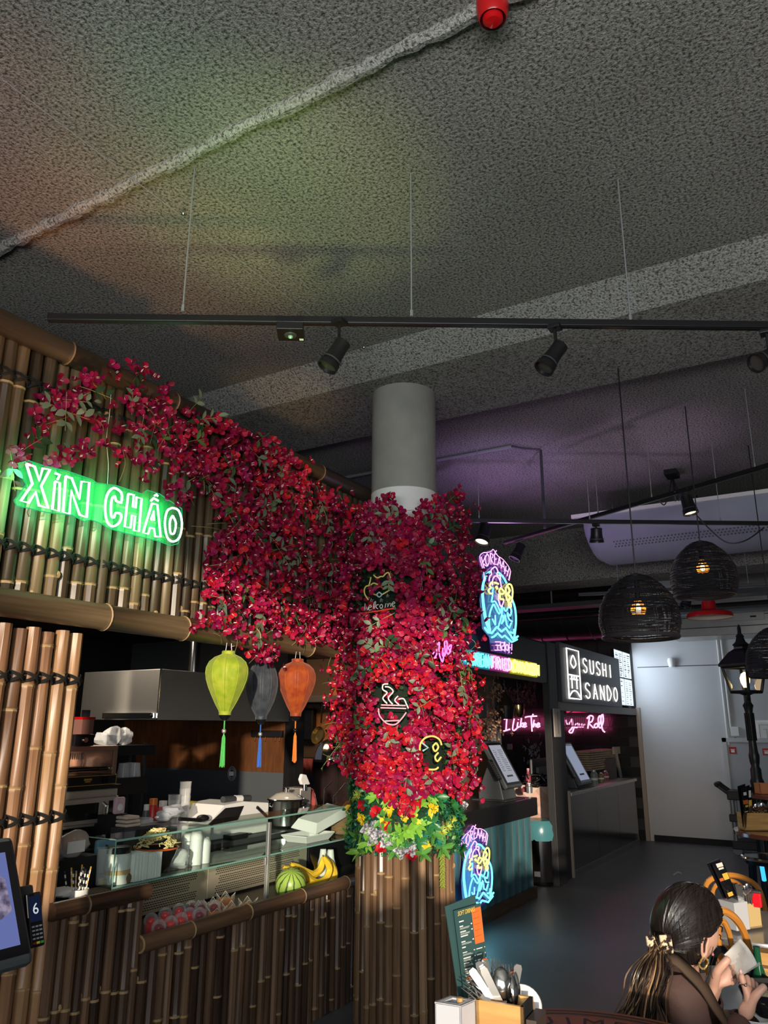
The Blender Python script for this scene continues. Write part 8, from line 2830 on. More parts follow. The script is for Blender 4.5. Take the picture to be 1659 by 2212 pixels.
MB().obox(o + fx * W_ * .1 + fy * D_ * .1, fx * W_ * .8, fy * D_ * .8, Vector((0, 0, Hc - 0.02))).build('napkins', PAPER, t, False)
MB().tube([o + fx * W_ * .66 + fy * D_ * .55 + Vector((0, 0, Hc - .02)), o + fx * W_ * .66 + fy * D_ * .55 + Vector((0, 0, Hc + .006))], 0.006, 7).build('cork', WOOD, t)
DK = (at_z(1085, 2165, ZT) - EYE).dot(vfix) + 0.028
rgt = ROT @ Vector((1, 0, 0))
pieces = [('fork', (1040, 2155), (1003, 2122), 0.0), ('knife', (1062, 2160), (1017, 2093), 0.0), ('knife', (1070, 2160), (1032, 2078), 0.006), ('knife', (1078, 2162), (1042, 2090), -0.006), ('fork', (1066, 2148), (1066, 2070), 0.03), ('fork', (1083, 2150), (1076, 2076), 0.028),
          ('spoon', (1090, 2166), (1081, 2088), -0.004), ('fork', (1098, 2150), (1095, 2083), 0.026), ('spoon', (1118, 2162), (1112, 2100), 0.002), ('knife', (1108, 2160), (1120, 2083), 0.02), ('fork', (1090, 2150), (1090, 2084), 0.018), ('spoon', (1100, 2160), (1107, 2092), 0.01),
          ('spoon', (1068, 2165), (1060, 2098), 0.008), ('knife', (1058, 2158), (1047, 2072), 0.02), ('fork', (1048, 2158), (1022, 2105), 0.012)]
desc = {'fork': ['fork leaning far left out of the near caddy', 'fork standing behind the knives in the near caddy', 'upright fork with spread tines beside the big spoon', 'fork behind the right spoons of the near caddy', 'fork half hidden behind the largest spoon', 'fork lying low among the left knives of the near caddy'],
  'knife': ['knife leaning left, outermost in the near caddy', 'knife with broad handle end, tallest on the left of the near caddy', 'knife between the broad handled knife and the forks', 'knife leaning right with a bright flat end in the near caddy', 'dark knife behind the forks against the green menu'],
  'spoon': ['largest spoon facing out at the middle of the near caddy', 'spoon seen edge-on at the right end of the near caddy', 'spoon between the large spoon and the right end', 'narrow spoon left of the largest spoon']}
cnt = {'fork': 0, 'knife': 0, 'spoon': 0}
for kind, foot, tip, dz in pieces:
 f = at_d(*foot, DK + dz)
 e = at_d(*tip, DK + dz + (0.02 if kind != 'spoon' else 0.03))
 u = (e - f)
 L = u.length
 Lf = 0.20
 un = u.normalized()
 o = e - un * Lf
 i = cnt[kind]
 cnt[kind] += 1
 ob = cutlery(desc[kind][i % len(desc[kind])], o, un, kind, Lf, rgt if kind != 'spoon' or i == 0 else rgt * 0.45 + vfix * (0.9 if i % 2 else -0.9))
pc = at_d(1122, 2172, DK + 0.06)
t = thing('white_plate', 'white plate standing on edge behind the near wooden caddy', 'plate', pc)
ax = -vfix + Vector((0, 0, 0.1))
MB().lathe([(0.001, 0.0), (0.03, 0.0), (0.045, 0.006), (0.0445, 0.008), (0.03, 0.003), (0.001, 0.003)], pc, 32, ax).build('plate', WHITE, t)
MB().lathe([(0.0455, 0.005), (0.046, 0.008)], pc, 32, ax).build('rim', WHITE, t)

def menu(label, tl, tr, br, bl, d0, d1, n_, style):
 A, B, C_, D_ = at_d(*tl, d0), at_d(*tr, d1), at_d(*br, d1), at_d(*bl, d0)
 t = thing('menu_card', label, 'menu', (D_ + C_) / 2)
 nrm = (B - A).cross(D_ - A).normalized()
 if nrm.dot(EYE - A) < 0:
  nrm = -nrm

 def P(u, v, e=0.0):
  return (A * (1 - u) + B * u) * (1 - v) + (D_ * (1 - u) + C_ * u) * v + nrm * e
 MB().poly([P(0, 0), P(1, 0), P(1, 1), P(0, 1)], -nrm * 0.002).build('front_leaf', style[0], t, False)
 MB().poly([P(-0.12, -0.03, -0.004) - nrm * 0.012, P(0.98, -0.07, -0.012), P(1, 1, -0.012), P(0.02, 1, -0.02)], -nrm * 0.002).build('back_leaf', style[0], t, False)
 ink = [MB(), MB(), MB()]
 g = random.Random(n_)
 for (u0, v0, u1, v1, k) in style[1](g):
  ink[k].poly([P(u0, v0, .0006), P(u1, v0, .0006), P(u1, v1, .0006), P(u0, v1, .0006)])
 for mb, m, nm in zip(ink, (MENU_W, MENU_O, MENU_Y), ('white_print', 'orange_print', 'yellow_print')):
  if mb.v:
   mb.build(nm, m, t, False)
 return t, P, nrm, A, B, D_

def st_green(g):
 out = [(0.62, 0.03, 0.98, 0.385, 1)]
 v = 0.115
 while v < 0.95:
  h = g.choice((0.012, 0.012, 0.009))
  k = 1 if 0.56 < v < 0.60 or 0.68 < v < 0.715 or 0.80 < v < 0.83 else 0
  out.append((0.12, v, g.uniform(.24, .42), v + h, k))
  if g.random() < 0.6:
   out.append((0.54, v, 0.59, v + h, 0))
   out.append((0.12, v + 0.022, g.uniform(.40, .5), v + 0.025, 0))
   out.append((0.12, v + 0.032, g.uniform(.3, .5), v + 0.035, 0))
  if v > 0.41:
   out.append((0.64, v, g.uniform(.75, .9), v + h, 1 if g.random() < .2 else 0))
   out.append((0.95, v, 0.98, v + h, 0))
  v += g.uniform(0.04, 0.06)
 return out

t, P, nrm, A, B, D_ = menu('dark green drinks menu with an orange panel standing behind the cutlery', (981, 1968), (1038, 1951), (1062, 2165), (1007, 2180), DK + 0.09, DK + 0.14, 4, (MENU_G, st_green))
exm, eym = (B - A).normalized(), (A - D_).normalized()
hm, wm = (A - D_).length, (B - A).length
text('title_text', 'SOFT DRINKS', 0.0135, P(0.10, 0.06, 0.0008), exm, eym, MENU_Y, t, 0.0001, xs=0.62)
for v, s in ((0.13, 'SOFT DRINKS'), (0.2, 'COLA'), (0.27, 'WATER'), (0.33, 'ICE TEA')):
 pass
for k in range(5):
 MB().poly([P(0.66, 0.07 + k * 0.06, .001), P(0.9, 0.065 + k * 0.06, .001), P(0.9, 0.068 + k * 0.06, .001), P(0.66, 0.074 + k * 0.06, .001)]).build('panel_print', M('panel_ink_%d' % k, (0.35, 0.06, 0.02), 0.6), t, False)

# --- far tables
def round_table(label, c, r, z, m, edge, leg=True):
 t = thing('round_table', label, 'table', (c.x, c.y, 0))
 MB().lathe([(0.001, z - 0.03), (r - 0.004, z - 0.03), (r, z - 0.026), (r, z - 0.004), (r - 0.004, z), (0.001, z)], (c.x, c.y, 0), 56).build('table_top', m, t)
 if edge is not None:
  MB().lathe([(r + 0.0005, z - 0.027), (r + 0.003, z - 0.015), (r + 0.0005, z - 0.003)], (c.x, c.y, 0), 56).build('edge_band', edge, t)
 MB().tube([(c.x, c.y, 0.02), (c.x, c.y, z - 0.03)], 0.035, 12).build('column', BLACK, t)
 MB().lathe([(0.22, 0), (0.22, 0.012), (0.04, 0.04)], (c.x, c.y, 0), 24, cap0=True).build('foot', BLACK, t)
 return t

def caddy(label, pxl, pxm, pxr, pt, pb, d, nap, wood, end, rot=0.12):
 """wooden caddy (and frosted napkin part if nap) seen on its long side"""
 a, b = at_d(pxm, pb, d), at_d(pxr, pb, d + rot * 0.3)
 h = at_d(pxm, pt, d).z - a.z
 b.z = a.z
 ex = (b - a)
 w = ex.length
 ex.normalize()
 ey = Vector((-ex.y, ex.x, 0))
 if ey.dot(vfix) < 0:
  ey = -ey
 t = thing('cutlery_caddy', label, 'caddy', a)
 up = Vector((0, 0, h))
 for nm, o, u, v, mm in (('front_board', a, ex * w, ey * .008, wood), ('back_board', a + ey * .10, ex * w, ey * .008, wood), ('end_board', a + ex * (w - .008), ex * .008, ey * .108, end), ('end_board', a, ex * .008, ey * .108, wood), ('bottom', a, ex * w, ey * .108, wood)):
  MB().obox(o, u, v, up if nm != 'bottom' else Vector((0, 0, .008))).build(nm, mm, t, False)
 if nap:
  l = at_d(pxl, pb, d)
  wn = (l - a).length
  n0 = a - ex * (wn + 0.002) - ey * .01
  MB().obox(n0, ex * wn, ey * .10, Vector((0, 0, h + .015))).build('napkin_box', FROST, t, False, 0.003)
 return t, a, ex, ey, w, h

GREYTOP = M('grey_laminate', (0.30, 0.30, 0.32), 0.12)
ALU = M('alu_edge', (0.62, 0.62, 0.66), 0.25, 0.8)
c = at_z(1567, 1985, 0.75)
dirc = Vector((ray(1700, 1990).x, ray(1700, 1990).y, 0)).normalized()
cc = at_z(1690, 1985, 0.75)
rr_ = 0.36
tc2 = (at_z(1640, 2037, 0.75) + Vector((vfix.x, vfix.y, 0)).normalized() * 0.33 + (ROT @ Vector((1, 0, 0))) * 0.15)
round_table('grey round cafe table with a metal edge behind the seated woman', tc2, 0.37, 0.75, GREYTOP, ALU)
d2 = 3.75
t, a, ex, ey, w, h = caddy('wooden caddy with a frosted napkin part on the grey cafe table', 1577, 1617, 1648, 1945, 1995, d2, True, M('pale_bamboo', (0.52, 0.38, 0.17), 0.5), BLACK_M)
dz = 0.76 - a.z
t.location.z += dz
up2 = Vector((0, 0, 1))
for i, (q, kd) in enumerate((((1590, 1908), 'knife'), ((1597, 1912), 'knife'), ((1603, 1911), 'fork'), ((1609, 1912), 'spoon'), ((1614, 1908), 'spoon'), ((1620, 1914), 'fork'))):
 e = at_d(*q, d2 + 0.02)
 f = at_d(1606 + i * 4, 1985, d2 + 0.05)
 un = (e - f).normalized()
 cutlery('%s in the caddy of the grey cafe table, %s from the left' % (kd, ('first', 'second', 'third', 'fourth', 'fifth', 'sixth')[i]), e - un * 0.19, un, kd, 0.19, rgt)
p = at_d(1634, 1935, d2 + 0.06)
t = thing('red_tin', 'red tin beside the cutlery on the grey cafe table', 'tin', p)
MB().box((p.x - 0.022, p.y - 0.022, p.z - 0.05), (p.x + 0.022, p.y + 0.022, p.z + 0.015)).build('tin', M('gloss_red_2', (0.62, 0.01, 0.02), 0.2), t, False, 0.006)
MB().box((p.x - 0.024, p.y - 0.024, p.z + 0.015), (p.x + 0.024, p.y + 0.024, p.z + 0.025)).build('lid', DGREY, t, False, 0.004)
FOOD = M('menu_photo', (0.40, 0.24, 0.12), 0.4, var=((0.03, 0.03, 0.035), 38, 0.08))

def st_photo(g):
 out = [(0.3, 0.02, 0.85, 0.13, 0), (0.35, 0.15, 0.8, 0.2, 0), (0.45, 0.32, 0.95, 0.5, 2), (0.05, 0.42, 0.4, 0.5, 1), (0.2, 0.84, 0.7, 0.95, 2)]
 return out

menu('tilted black menu with food pictures in the caddy of the grey table', (1538, 1867), (1562, 1860), (1592, 1935), (1572, 1943), d2 - 0.02, d2 + 0.06, 5, (BLACK_GLOSS, st_photo))

def hoop_chair(label, hoop, inner, d, seatdrop=0.42):
 P = smooth_path([at_d(x, y, d + dd) for x, y, dd in hoop], 5)
 t = thing('bentwood_chair', label, 'chair', (P[0].x, P[0].y, 0))
 MB().tube(P, 0.0155, 8).build('back_hoop', WOOD_B, t)
 MB().tube(smooth_path([at_d(x, y, d + dd) for x, y, dd in inner], 5), 0.012, 8).build('inner_hoop', WOOD_B, t)
 a, b = P[0], P[-1]
 m_ = (a + b) / 2
 zs = 0.46
 fw_ = Vector((vfix.x, vfix.y, 0)).normalized()
 sc = Vector((m_.x, m_.y, zs)) + fw_ * 0.17
 MB().lathe([(0.001, -0.02), (0.19, -0.02), (0.20, -0.01), (0.20, 0.008), (0.18, 0.014), (0.001, 0.012)], sc, 28).build('seat', WOOD_B, t)
 for e in (a, b):
  MB().tube([e, (e.x, e.y, zs)], 0.0155, 8).build('back_post', WOOD_B, t)
 for sx__, sy__ in ((-.14, -.14), (.14, -.14), (-.14, .14), (.14, .14)):
  q = sc + Vector((sx__, sy__, -0.02))
  MB().tube([q, (q.x + sx__ * .25, q.y + sy__ * .25, 0)], [0.016, 0.012], 8).build('leg', WOOD_B, t)
 MB().tube([(sc.x + 0.15 * math.cos(a_), sc.y + 0.15 * math.sin(a_), 0.22) for a_ in np.linspace(0, 2 * PI, 20, False)], 0.009, 6, True).build('leg_ring', WOOD_B, t)

hoop_chair('orange bentwood chair with a wide hoop back behind the grey cafe table', [(1560, 1985, 0), (1528, 1950, 0), (1523, 1918, 0), (1540, 1897, 0), (1578, 1890, 0.02), (1615, 1900, 0.05), (1640, 1922, 0.08), (1652, 1960, 0.1)], [(1566, 1985, 0), (1545, 1955, 0), (1540, 1925, 0), (1556, 1905, 0.01), (1580, 1902, 0.02), (1602, 1915, 0.05), (1622, 1945, 0.07)], 4.5)
hoop_chair('orange bentwood chair at the near side of the grey table beside the woman', [(1545, 2110, 0), (1536, 2040, 0), (1540, 1985, 0), (1556, 1967, 0), (1582, 1978, 0.02), (1603, 2005, 0.04), (1615, 2040, 0.06), (1622, 2085, 0.08)], [(1558, 2110, 0), (1553, 2040, 0), (1552, 1995, 0), (1562, 1990, 0.01), (1573, 2010, 0.02), (1580, 2040, 0.03), (1584, 2070, 0.04)], 3.15)

tb3 = at_z(1594, 1796, 1.0)
tc3 = tb3 + (ROT @ Vector((1, 0, 0))) * 0.40
REDT = M('red_brown_top', (0.16, 0.05, 0.03), 0.15, coat=0.4)
round_table('high dark red round table with cutlery caddy in front of the lantern post', tc3, 0.40, 1.0, REDT, None)
d3 = (tb3 - EYE).dot(vfix) + 0.02
t, a, ex, ey, w, h = caddy('orange wooden caddy full of cutlery on the high dark red table', 1608, 1609, 1675, 1757, 1794, d3, False, WOOD, BLACK_M, 0.0)
t.location.z += 1.003 - a.z
for i, (q, kd) in enumerate((((1614, 1738), 'knife'), ((1622, 1741), 'knife'), ((1633, 1735), 'spoon'), ((1640, 1734), 'fork'), ((1647, 1733), 'spoon'), ((1655, 1737), 'fork'))):
 e = at_d(*q, d3 + 0.05)
 f = at_d(1632 + i * 3, 1800, d3 + 0.06)
 un = (e - f).normalized()
 cutlery('%s in the orange caddy on the high red table, %s from the left' % (kd, ('first', 'second', 'third', 'fourth', 'fifth', 'sixth')[i]), e - un * 0.2, un, kd, 0.2, rgt)
menu('dark upright menu with a food picture at the left of the orange caddy', (1600, 1702), (1614, 1700), (1621, 1785), (1611, 1788), d3 + 0.0, d3 + 0.05, 6, (BLACK_GLOSS, lambda g: [(0.3, 0.12, 0.8, 0.2, 0), (0.1, 0.32, 0.95, 0.42, 1), (0.4, 0.45, 0.9, 0.5, 2), (0.2, 0.6, 0.8, 0.62, 0)]))
menu('second narrow menu behind the upright one on the high red table', (1615, 1702), (1623, 1701), (1626, 1760), (1618, 1762), d3 + 0.1, d3 + 0.12, 7, (BLACK_GLOSS, lambda g: [(0.2, 0.1, 0.8, 0.35, 0), (0.1, 0.45, 0.9, 0.7, 2)]))
t, a, ex, ey, w, h = caddy('plain orange wooden caddy beside the lantern post at the right edge', 1643, 1643, 1690, 1693, 1716, 6.6, False, M('orange_wood', (0.55, 0.20, 0.07), 0.5), BLACK_M, 0.0)
q = Vector((a.x + 0.2, a.y, 0))
round_table('far high table behind the lantern post carrying the plain orange caddy', Vector((a.x, a.y, 0)) + (ROT @ Vector((1, 0, 0))) * 0.30, 0.38, a.z - 0.002, REDT, None)
sc = at_z(1655, 1850, 0.80)
d4 = (sc - EYE).dot(vfix)
t = thing('bar_stool', 'black bar stool with a chrome ring seat under the high red table', 'stool', (sc.x, sc.y, 0))
sr = 0.16
MB().lathe([(0.001, 0), (sr * 0.9, 0), (sr * 0.96, -0.02), (sr * 0.9, -0.05), (0.001, -0.05)], (sc.x, sc.y, 0.80), 32).build('seat', BLACK_GLOSS, t)
MB().tube([(sc.x + sr * math.cos(a_), sc.y + sr * math.sin(a_), 0.79) for a_ in np.linspace(0, 2 * PI, 40, False)], 0.014, 8, True).build('seat_ring', CHROME, t)
for i in range(4):
 a_ = PI / 4 + i * PI / 2
 MB().tube([(sc.x + sr * .85 * math.cos(a_), sc.y + sr * .85 * math.sin(a_), 0.78), (sc.x + sr * 1.25 * math.cos(a_), sc.y + sr * 1.25 * math.sin(a_), 0)], 0.016, 8).build('leg', M('black_blue_reflection_%d' % i, (0.015, 0.03, 0.05), 0.08, 0.6), t)  # blue neon reflection tinted into the black legs
MB().tube([(sc.x + sr * 1.1 * math.cos(a_), sc.y + sr * 1.1 * math.sin(a_), 0.3) for a_ in np.linspace(0, 2 * PI, 30, False)], 0.01, 6, True).build('foot_ring', CHROME, t)
bl = at_d(1648, 1880, d4 + 0.25)
t = thing('blue_reflection', 'vertical bright blue strip put in as the reflection on the bar stool', 'light', bl)
MB().tube([at_d(1644, 1862, d4 + 0.25), at_d(1651, 1902, d4 + 0.25)], 0.016, 8).build('tube', glow('blue_reflection_glow', (0.05, 0.45, 1.0), 1.6), t)  # blue reflection on the stool built as a glowing strip
MB().tube([at_d(1651, 1902, d4 + 0.25), Vector((bl.x + 0.02, bl.y, 0.0))], 0.014, 8).build('stand', BLACK, t)
st2 = at_z(1650, 1838, 0.72)
t = thing('stool_top', 'round dark red stool seat half hidden behind the chrome ringed stool', 'stool', (st2.x, st2.y, 0))
MB().lathe([(0.001, 0), (0.16, 0), (0.165, -0.012), (0.16, -0.03), (0.001, -0.03)], (st2.x, st2.y, 0.86), 30).build('seat', REDT, t)
MB().tube([(st2.x, st2.y, 0.02), (st2.x, st2.y, 0.83)], 0.025, 10).build('column', BLACK, t)
MB().lathe([(0.16, 0), (0.16, 0.012), (0.03, 0.03)], (st2.x, st2.y, 0), 20, cap0=True).build('foot', BLACK, t)

# --- the woman's own table
wt_c = at_z(1660, 2190, 0.76)
wtc = wt_c + (ROT @ Vector((1, 0, 0))) * 0.22 + Vector((vfix.x, vfix.y, 0)).normalized() * 0.10
dW = 2.62
round_table('grey cafe table in front of the seated woman at the lower right corner', wtc, 0.42, 0.76, GREYTOP, ALU)
t, a, ex, ey, w, h = caddy('black fronted caddy with frosted napkin box before the seated woman', 1560, 1606, 1672, 2118, 2180, dW, True, BLACK_M, BLACK_M, 0.0)
p = at_d(1638, 2082, dW + 0.10)
t = thing('green_bottle', 'dark green glass bottle behind the hands of the seated woman', 'bottle', p)
MB().lathe([(0.026, -0.20), (0.027, -0.05), (0.012, 0.0), (0.011, 0.05), (0.012, 0.055)], p, 16, cap0=True, cap1=True).build('glass', M('bottle_green', (0.01, 0.07, 0.035), 0.08), t)
MB().lathe([(0.0275, -0.16), (0.0275, -0.09)], p, 16).build('label', PAPER, t)
p = at_d(1652, 2080, dW + 0.25)
t = thing('wooden_box', 'small orange wooden box behind the green bottle at the right edge', 'box', p)
MB().box((p.x - 0.03, p.y - 0.12, p.z - 0.06), (p.x + 0.05, p.y + 0.03, p.z + 0.04)).build('box_body', WOOD, t, False, 0.002)
MB().box((p.x - 0.035, p.y - 0.125, p.z - 0.01), (p.x - 0.028, p.y + 0.03, p.z + 0.0)).build('joint', M('brown_joint', (0.16, 0.07, 0.03), 0.5), t, False)
p = at_d(1655, 2162, 2.35)
t = thing('black_bowl', 'glossy black bowl of food under the hands of the seated woman', 'bowl', p)
MB().lathe([(0.03, -0.04), (0.06, -0.01), (0.075, 0.03), (0.072, 0.03), (0.055, -0.005)], p, 24, cap0=True).build('bowl', BLACK_GLOSS, t)
lumpy((p.x, p.y, p.z + 0.005), 0.055, (1, 1, 0.35), 81, 0.2).build('salad', M('salad', (0.45, 0.45, 0.18), 0.6, var=((0.75, 0.70, 0.55), 40, 0.1)), t)
p = at_d(1632, 2195, 2.33)
t = thing('white_dish', 'white dish at the lower right picture edge under the hand', 'dish', p)
MB().lathe([(0.02, 0), (0.045, 0.012), (0.06, 0.03), (0.058, 0.031), (0.04, 0.014)], p - Vector((0, 0, 0.03)), 24, cap0=True).build('dish', WHITE, t)

# ------------------------------------------------------------------ seated woman
def camdir(x, y, z):
 return (ROT @ Vector((x, y, z))).normalized()

SKIN = M('skin', (0.60, 0.36, 0.27), 0.45, var=((0.52, 0.28, 0.21), 30, 0.3), sss=0.15)
NAIL = M('nail', (0.70, 0.42, 0.40), 0.2)
JACK = M('brown_jacket', (0.080, 0.046, 0.040), 0.65, var=((0.060, 0.034, 0.030), 10, 0.3), bump=(9, 0.010), spec=0.3)
COLLAR = M('brown_collar', (0.075, 0.050, 0.035), 0.85, bump=(160, 0.001), spec=0.2)

def hair_mat(name, c1_, c2_, sc):
 m, nt, b = nodes(name)
 N, L = nt.nodes, nt.links
 tc = N.new('ShaderNodeTexCoord')
 mp = N.new('ShaderNodeMapping')
 mp.inputs['Scale'].default_value = sc
 L.new(tc.outputs['Object'], mp.inputs['Vector'])
 n = N.new('ShaderNodeTexNoise')
 n.inputs['Scale'].default_value = 30
 n.inputs['Detail'].default_value = 5
 L.new(mp.outputs[0], n.inputs['Vector'])
 r = N.new('ShaderNodeValToRGB')
 r.color_ramp.elements[0].position = 0.35
 r.color_ramp.elements[0].color = rgba(c1_)
 r.color_ramp.elements[1].position = 0.7
 r.color_ramp.elements[1].color = rgba(c2_)
 L.new(n.outputs['Fac'], r.inputs['Fac'])
 L.new(r.outputs['Color'], b.inputs['Base Color'])
 b.inputs['Roughness'].default_value = 0.34
 bp = N.new('ShaderNodeBump')
 bp.inputs['Distance'].default_value = 0.002
 bp.inputs['Strength'].default_value = 0.6
 L.new(n.outputs['Fac'], bp.inputs['Height'])
 L.new(bp.outputs['Normal'], b.inputs['Normal'])
 return m

HAIR = hair_mat('hair_dark', (0.006, 0.005, 0.005), (0.020, 0.014, 0.012), (1, 7, 1))
HAIR_B = [M('hair_brown', (0.045, 0.026, 0.016), 0.6, spec=0.25), M('hair_blond', (0.36, 0.22, 0.11), 0.4), M('hair_black', (0.012, 0.009, 0.008), 0.35), M('hair_mid', (0.15, 0.085, 0.045), 0.4)]

HD = 2.32
HC = at_d(1488, 2006, HD)                       # centre of the head
fwd = camdir(0.92, -0.24, -0.30)                # where she looks: right, away and down to the food
upv = camdir(0.26, 0.95, -0.12)
upv = (upv - fwd * upv.dot(fwd)).normalized()
sdv = fwd.cross(upv).normalized()               # towards her right, the side that faces the camera
if sdv.dot(EYE - HC) < 0:
 sdv = -sdv
person = thing('person', 'seated woman in brown jacket with long clipped hair holding a paper napkin', 'person', (HC.x, HC.y, 0))

def HP(s, f, u):
 """head space (towards camera side, forward, up) in metres"""
 return HC + sdv * s + fwd * f + upv * u

def sstep(a, b, x):
 t_ = max(0, min(1, (x - a) / (b - a)))
 return t_ * t_ * (3 - 2 * t_)

def gs(x, y, sx, sy):
 return math.exp(-(x / sx) ** 2 - (y / sy) ** 2)

def head_pt(th, ph):
 """th: angle around, 0 = front; ph: -pi/2 chin .. pi/2 crown"""
 s, f, u = math.sin(th) * math.cos(ph), math.cos(th) * math.cos(ph), math.sin(ph)
 w, dpt, hgt = 0.071, 0.092, 0.112
 low = sstep(0.05, -0.9, u)
 S, F, U = s * w * (1 - 0.30 * low), f * dpt, u * hgt * (1.14 if u < 0 else 1)
 if f > 0:
  F *= 1 + 0.02 * low
  F -= 0.010 * sstep(0.0, 0.9, -u) * (1 - 0.6 * sstep(0.55, 0.95, -u))
 else:
  F *= 1 - 0.35 * low
 if f > 0.2:
  F += 0.024 * gs(s, u + 0.20, 0.15, 0.20) + 0.010 * gs(s, u + 0.02, 0.10, 0.22)      # nose
  F -= 0.010 * (gs(abs(s) - 0.36, u - 0.02, 0.16, 0.10))                               # eye sockets
  F += 0.006 * gs(s, u + 0.52, 0.22, 0.05) + 0.005 * gs(s, u + 0.62, 0.18, 0.05)       # lips
  F += 0.008 * gs(s, u + 0.86, 0.25, 0.12)                                             # chin
  S += 0.004 * s / max(abs(s), .01) * gs(abs(s) - 0.6, u + 0.2, 0.25, 0.22)            # cheeks
 return S, F, U

nth, nph = 56, 40
vs, fs = [], []
for j in range(nph + 1):
 ph = -PI / 2 + PI * j / nph
 for i in range(nth):
  vs.append(HP(*head_pt(2 * PI * i / nth, ph)))
for j in range(nph):
 for i in range(nth):
  k = (i + 1) % nth
  fs.append((j * nth + i, j * nth + k, (j + 1) * nth + k, (j + 1) * nth + i))
hb = MB().add(vs, fs)
nk = at_d(1468, 2085, HD + 0.01)
hb.tube([HP(0, -0.015, -0.05), HP(0, -0.025, -0.09), nk, nk + Vector((0, 0, -0.10))], [0.050, 0.050, 0.054, 0.07], 18)
hb.build('head', SKIN, person)
ec = HP(0.070, -0.008, -0.012)
er = MB()
ring = [(0, 0.030), (0.013, 0.026), (0.018, 0.012), (0.014, -0.006), (0.006, -0.024), (-0.003, -0.030), (-0.008, -0.018), (-0.006, 0.0), (-0.008, 0.018)]
er.tube(smooth_path([ec + fwd * (-a) + upv * b + sdv * (0.010 + 0.3 * max(0, a)) for a, b in ring + ring[:1]], 3), 0.0042, 7)
er.poly([ec + fwd * (-a * 0.9) + upv * b * 0.9 + sdv * 0.006 for a, b in ring])
er.ball(ec + fwd * 0.0 + upv * -0.026 + sdv * 0.010, 0.0065, 8, 6)
er.build('ear', SKIN, person)
MB().tube(smooth_path([HP(0.018, 0.094, 0.022), HP(0.036, 0.088, 0.028), HP(0.055, 0.070, 0.020)], 4), [0.0012] + [0.002] * 7 + [0.0008], 5).build('eyebrow', HAIR, person)
MB().tube(smooth_path([HP(0.020, 0.090, 0.0), HP(0.033, 0.090, 0.002), HP(0.047, 0.078, -0.002), HP(0.055, 0.082, -0.004)], 4), 0.0018, 5).build('lashes', HAIR, person)
MB().tube(smooth_path([HP(0, 0.094, -0.058), HP(0.012, 0.091, -0.059), HP(0.024, 0.082, -0.060)], 4), [0.004] * 8 + [0.001], 6).build('lips', M('lips', (0.50, 0.20, 0.19), 0.4), person)
hp = ec + upv * -0.047 + sdv * 0.014 + fwd * 0.002
er_ = MB().tube([hp + (fwd * math.cos(a_) + upv * math.sin(a_)) * 0.015 + sdv * 0.002 * math.sin(3 * a_) for a_ in np.linspace(0, 2 * PI, 24, False)], [0.0028 + 0.0009 * math.sin(a_ * 9) for a_ in range(24)], 6, True)
er_.build('earring', M('gold', (0.85, 0.58, 0.22), 0.35, 0.8), person)

def hair_pt(th, ph):
 S, F, U = head_pt(th, ph)
 s, f, u = math.sin(th) * math.cos(ph), math.cos(th) * math.cos(ph), math.sin(ph)
 line = 0.42 - 0.50 * (1 - max(0, f))           # hairline height by how far forward
 face = sstep(-0.04, 0.10, f + 0.02 + 0.25 * min(0, u + 0.1)) * sstep(0.10, -0.06, u - line - 0.16)
 k = 1.17 - 0.33 * face
 nape = sstep(-0.50, -0.72, u)
 k = k * (1 - nape) + 0.80 * nape
 wave = 0.006 * math.sin(th * 23 + ph * 5) * (1 - face)
 return S * k * 1.06, F * k - (0.016 if f < 0 else 0) * (1 - nape), U * (k + 0.01) + wave * 0.3

vs, fs = [], []
nth, nph = 72, 48
for j in range(nph + 1):
 ph = -PI / 2 + PI * j / nph
 for i in range(nth):
  vs.append(HP(*hair_pt(2 * PI * i / nth, ph)))
for j in range(nph):
 for i in range(nth):
  k = (i + 1) % nth
  fs.append((j * nth + i, j * nth + k, (j + 1) * nth + k, (j + 1) * nth + i))
MB().add(vs, fs).build('hair', HAIR, person)
clip = at_d(1424, 2032, HD - 0.10)
g = random.Random(5)
lk = MB()
cdir = Vector((0.35, -0.90, -0.28)).normalized()      # clip direction in head space (side, forward, up)

def on_hair(d, k):
 ph = math.asin(max(-1, min(1, d.z)))
 th = math.atan2(d.x, d.y)
 S, F, U = hair_pt(th, ph)
 return HP(S * k, F * k, U * k)

for k in range(150):
 d0 = Vector((g.uniform(0.05, 1.0), g.uniform(-0.4, 0.75), g.uniform(0.12, 1.0))).normalized()
 P = []
 for i in range(9):
  q = i / 8 * 0.96
  P.append(on_hair((d0 * (1 - q) + cdir * q).normalized(), 1.004))
 lk.tube(P, [0.0008 + 0.0022 * math.sin(PI * (0.1 + 0.85 * i / 8)) for i in range(9)], 4, caps=False)
tag(lk.build('swept_locks', HAIR, person), kind='stuff')
fl = MB()
for k in range(6):
 a_ = HP(0.078, 0.02 + g.uniform(-.03, .02), -0.02 + g.uniform(-.02, .02))
 fl.tube(smooth_path([a_, a_ + upv * -0.05 + sdv * 0.004 + fwd * g.uniform(-.02, .01), a_ + upv * -0.09 + fwd * g.uniform(-.03, .02)], 4), 0.0009, 4)
fl.build('loose_strands', HAIR_B[2], person)
pt = [MB() for _ in range(4)]
core = smooth_path([clip, at_d(1414, 2064, HD - 0.09), at_d(1402, 2110, HD - 0.09), at_d(1388, 2160, HD - 0.09), at_d(1372, 2225, HD - 0.09)], 5)
MB().tube(core, [0.018 + 0.018 * i / (len(core) - 1) for i in range(len(core))], 10).build('ponytail', HAIR_B[0], person)
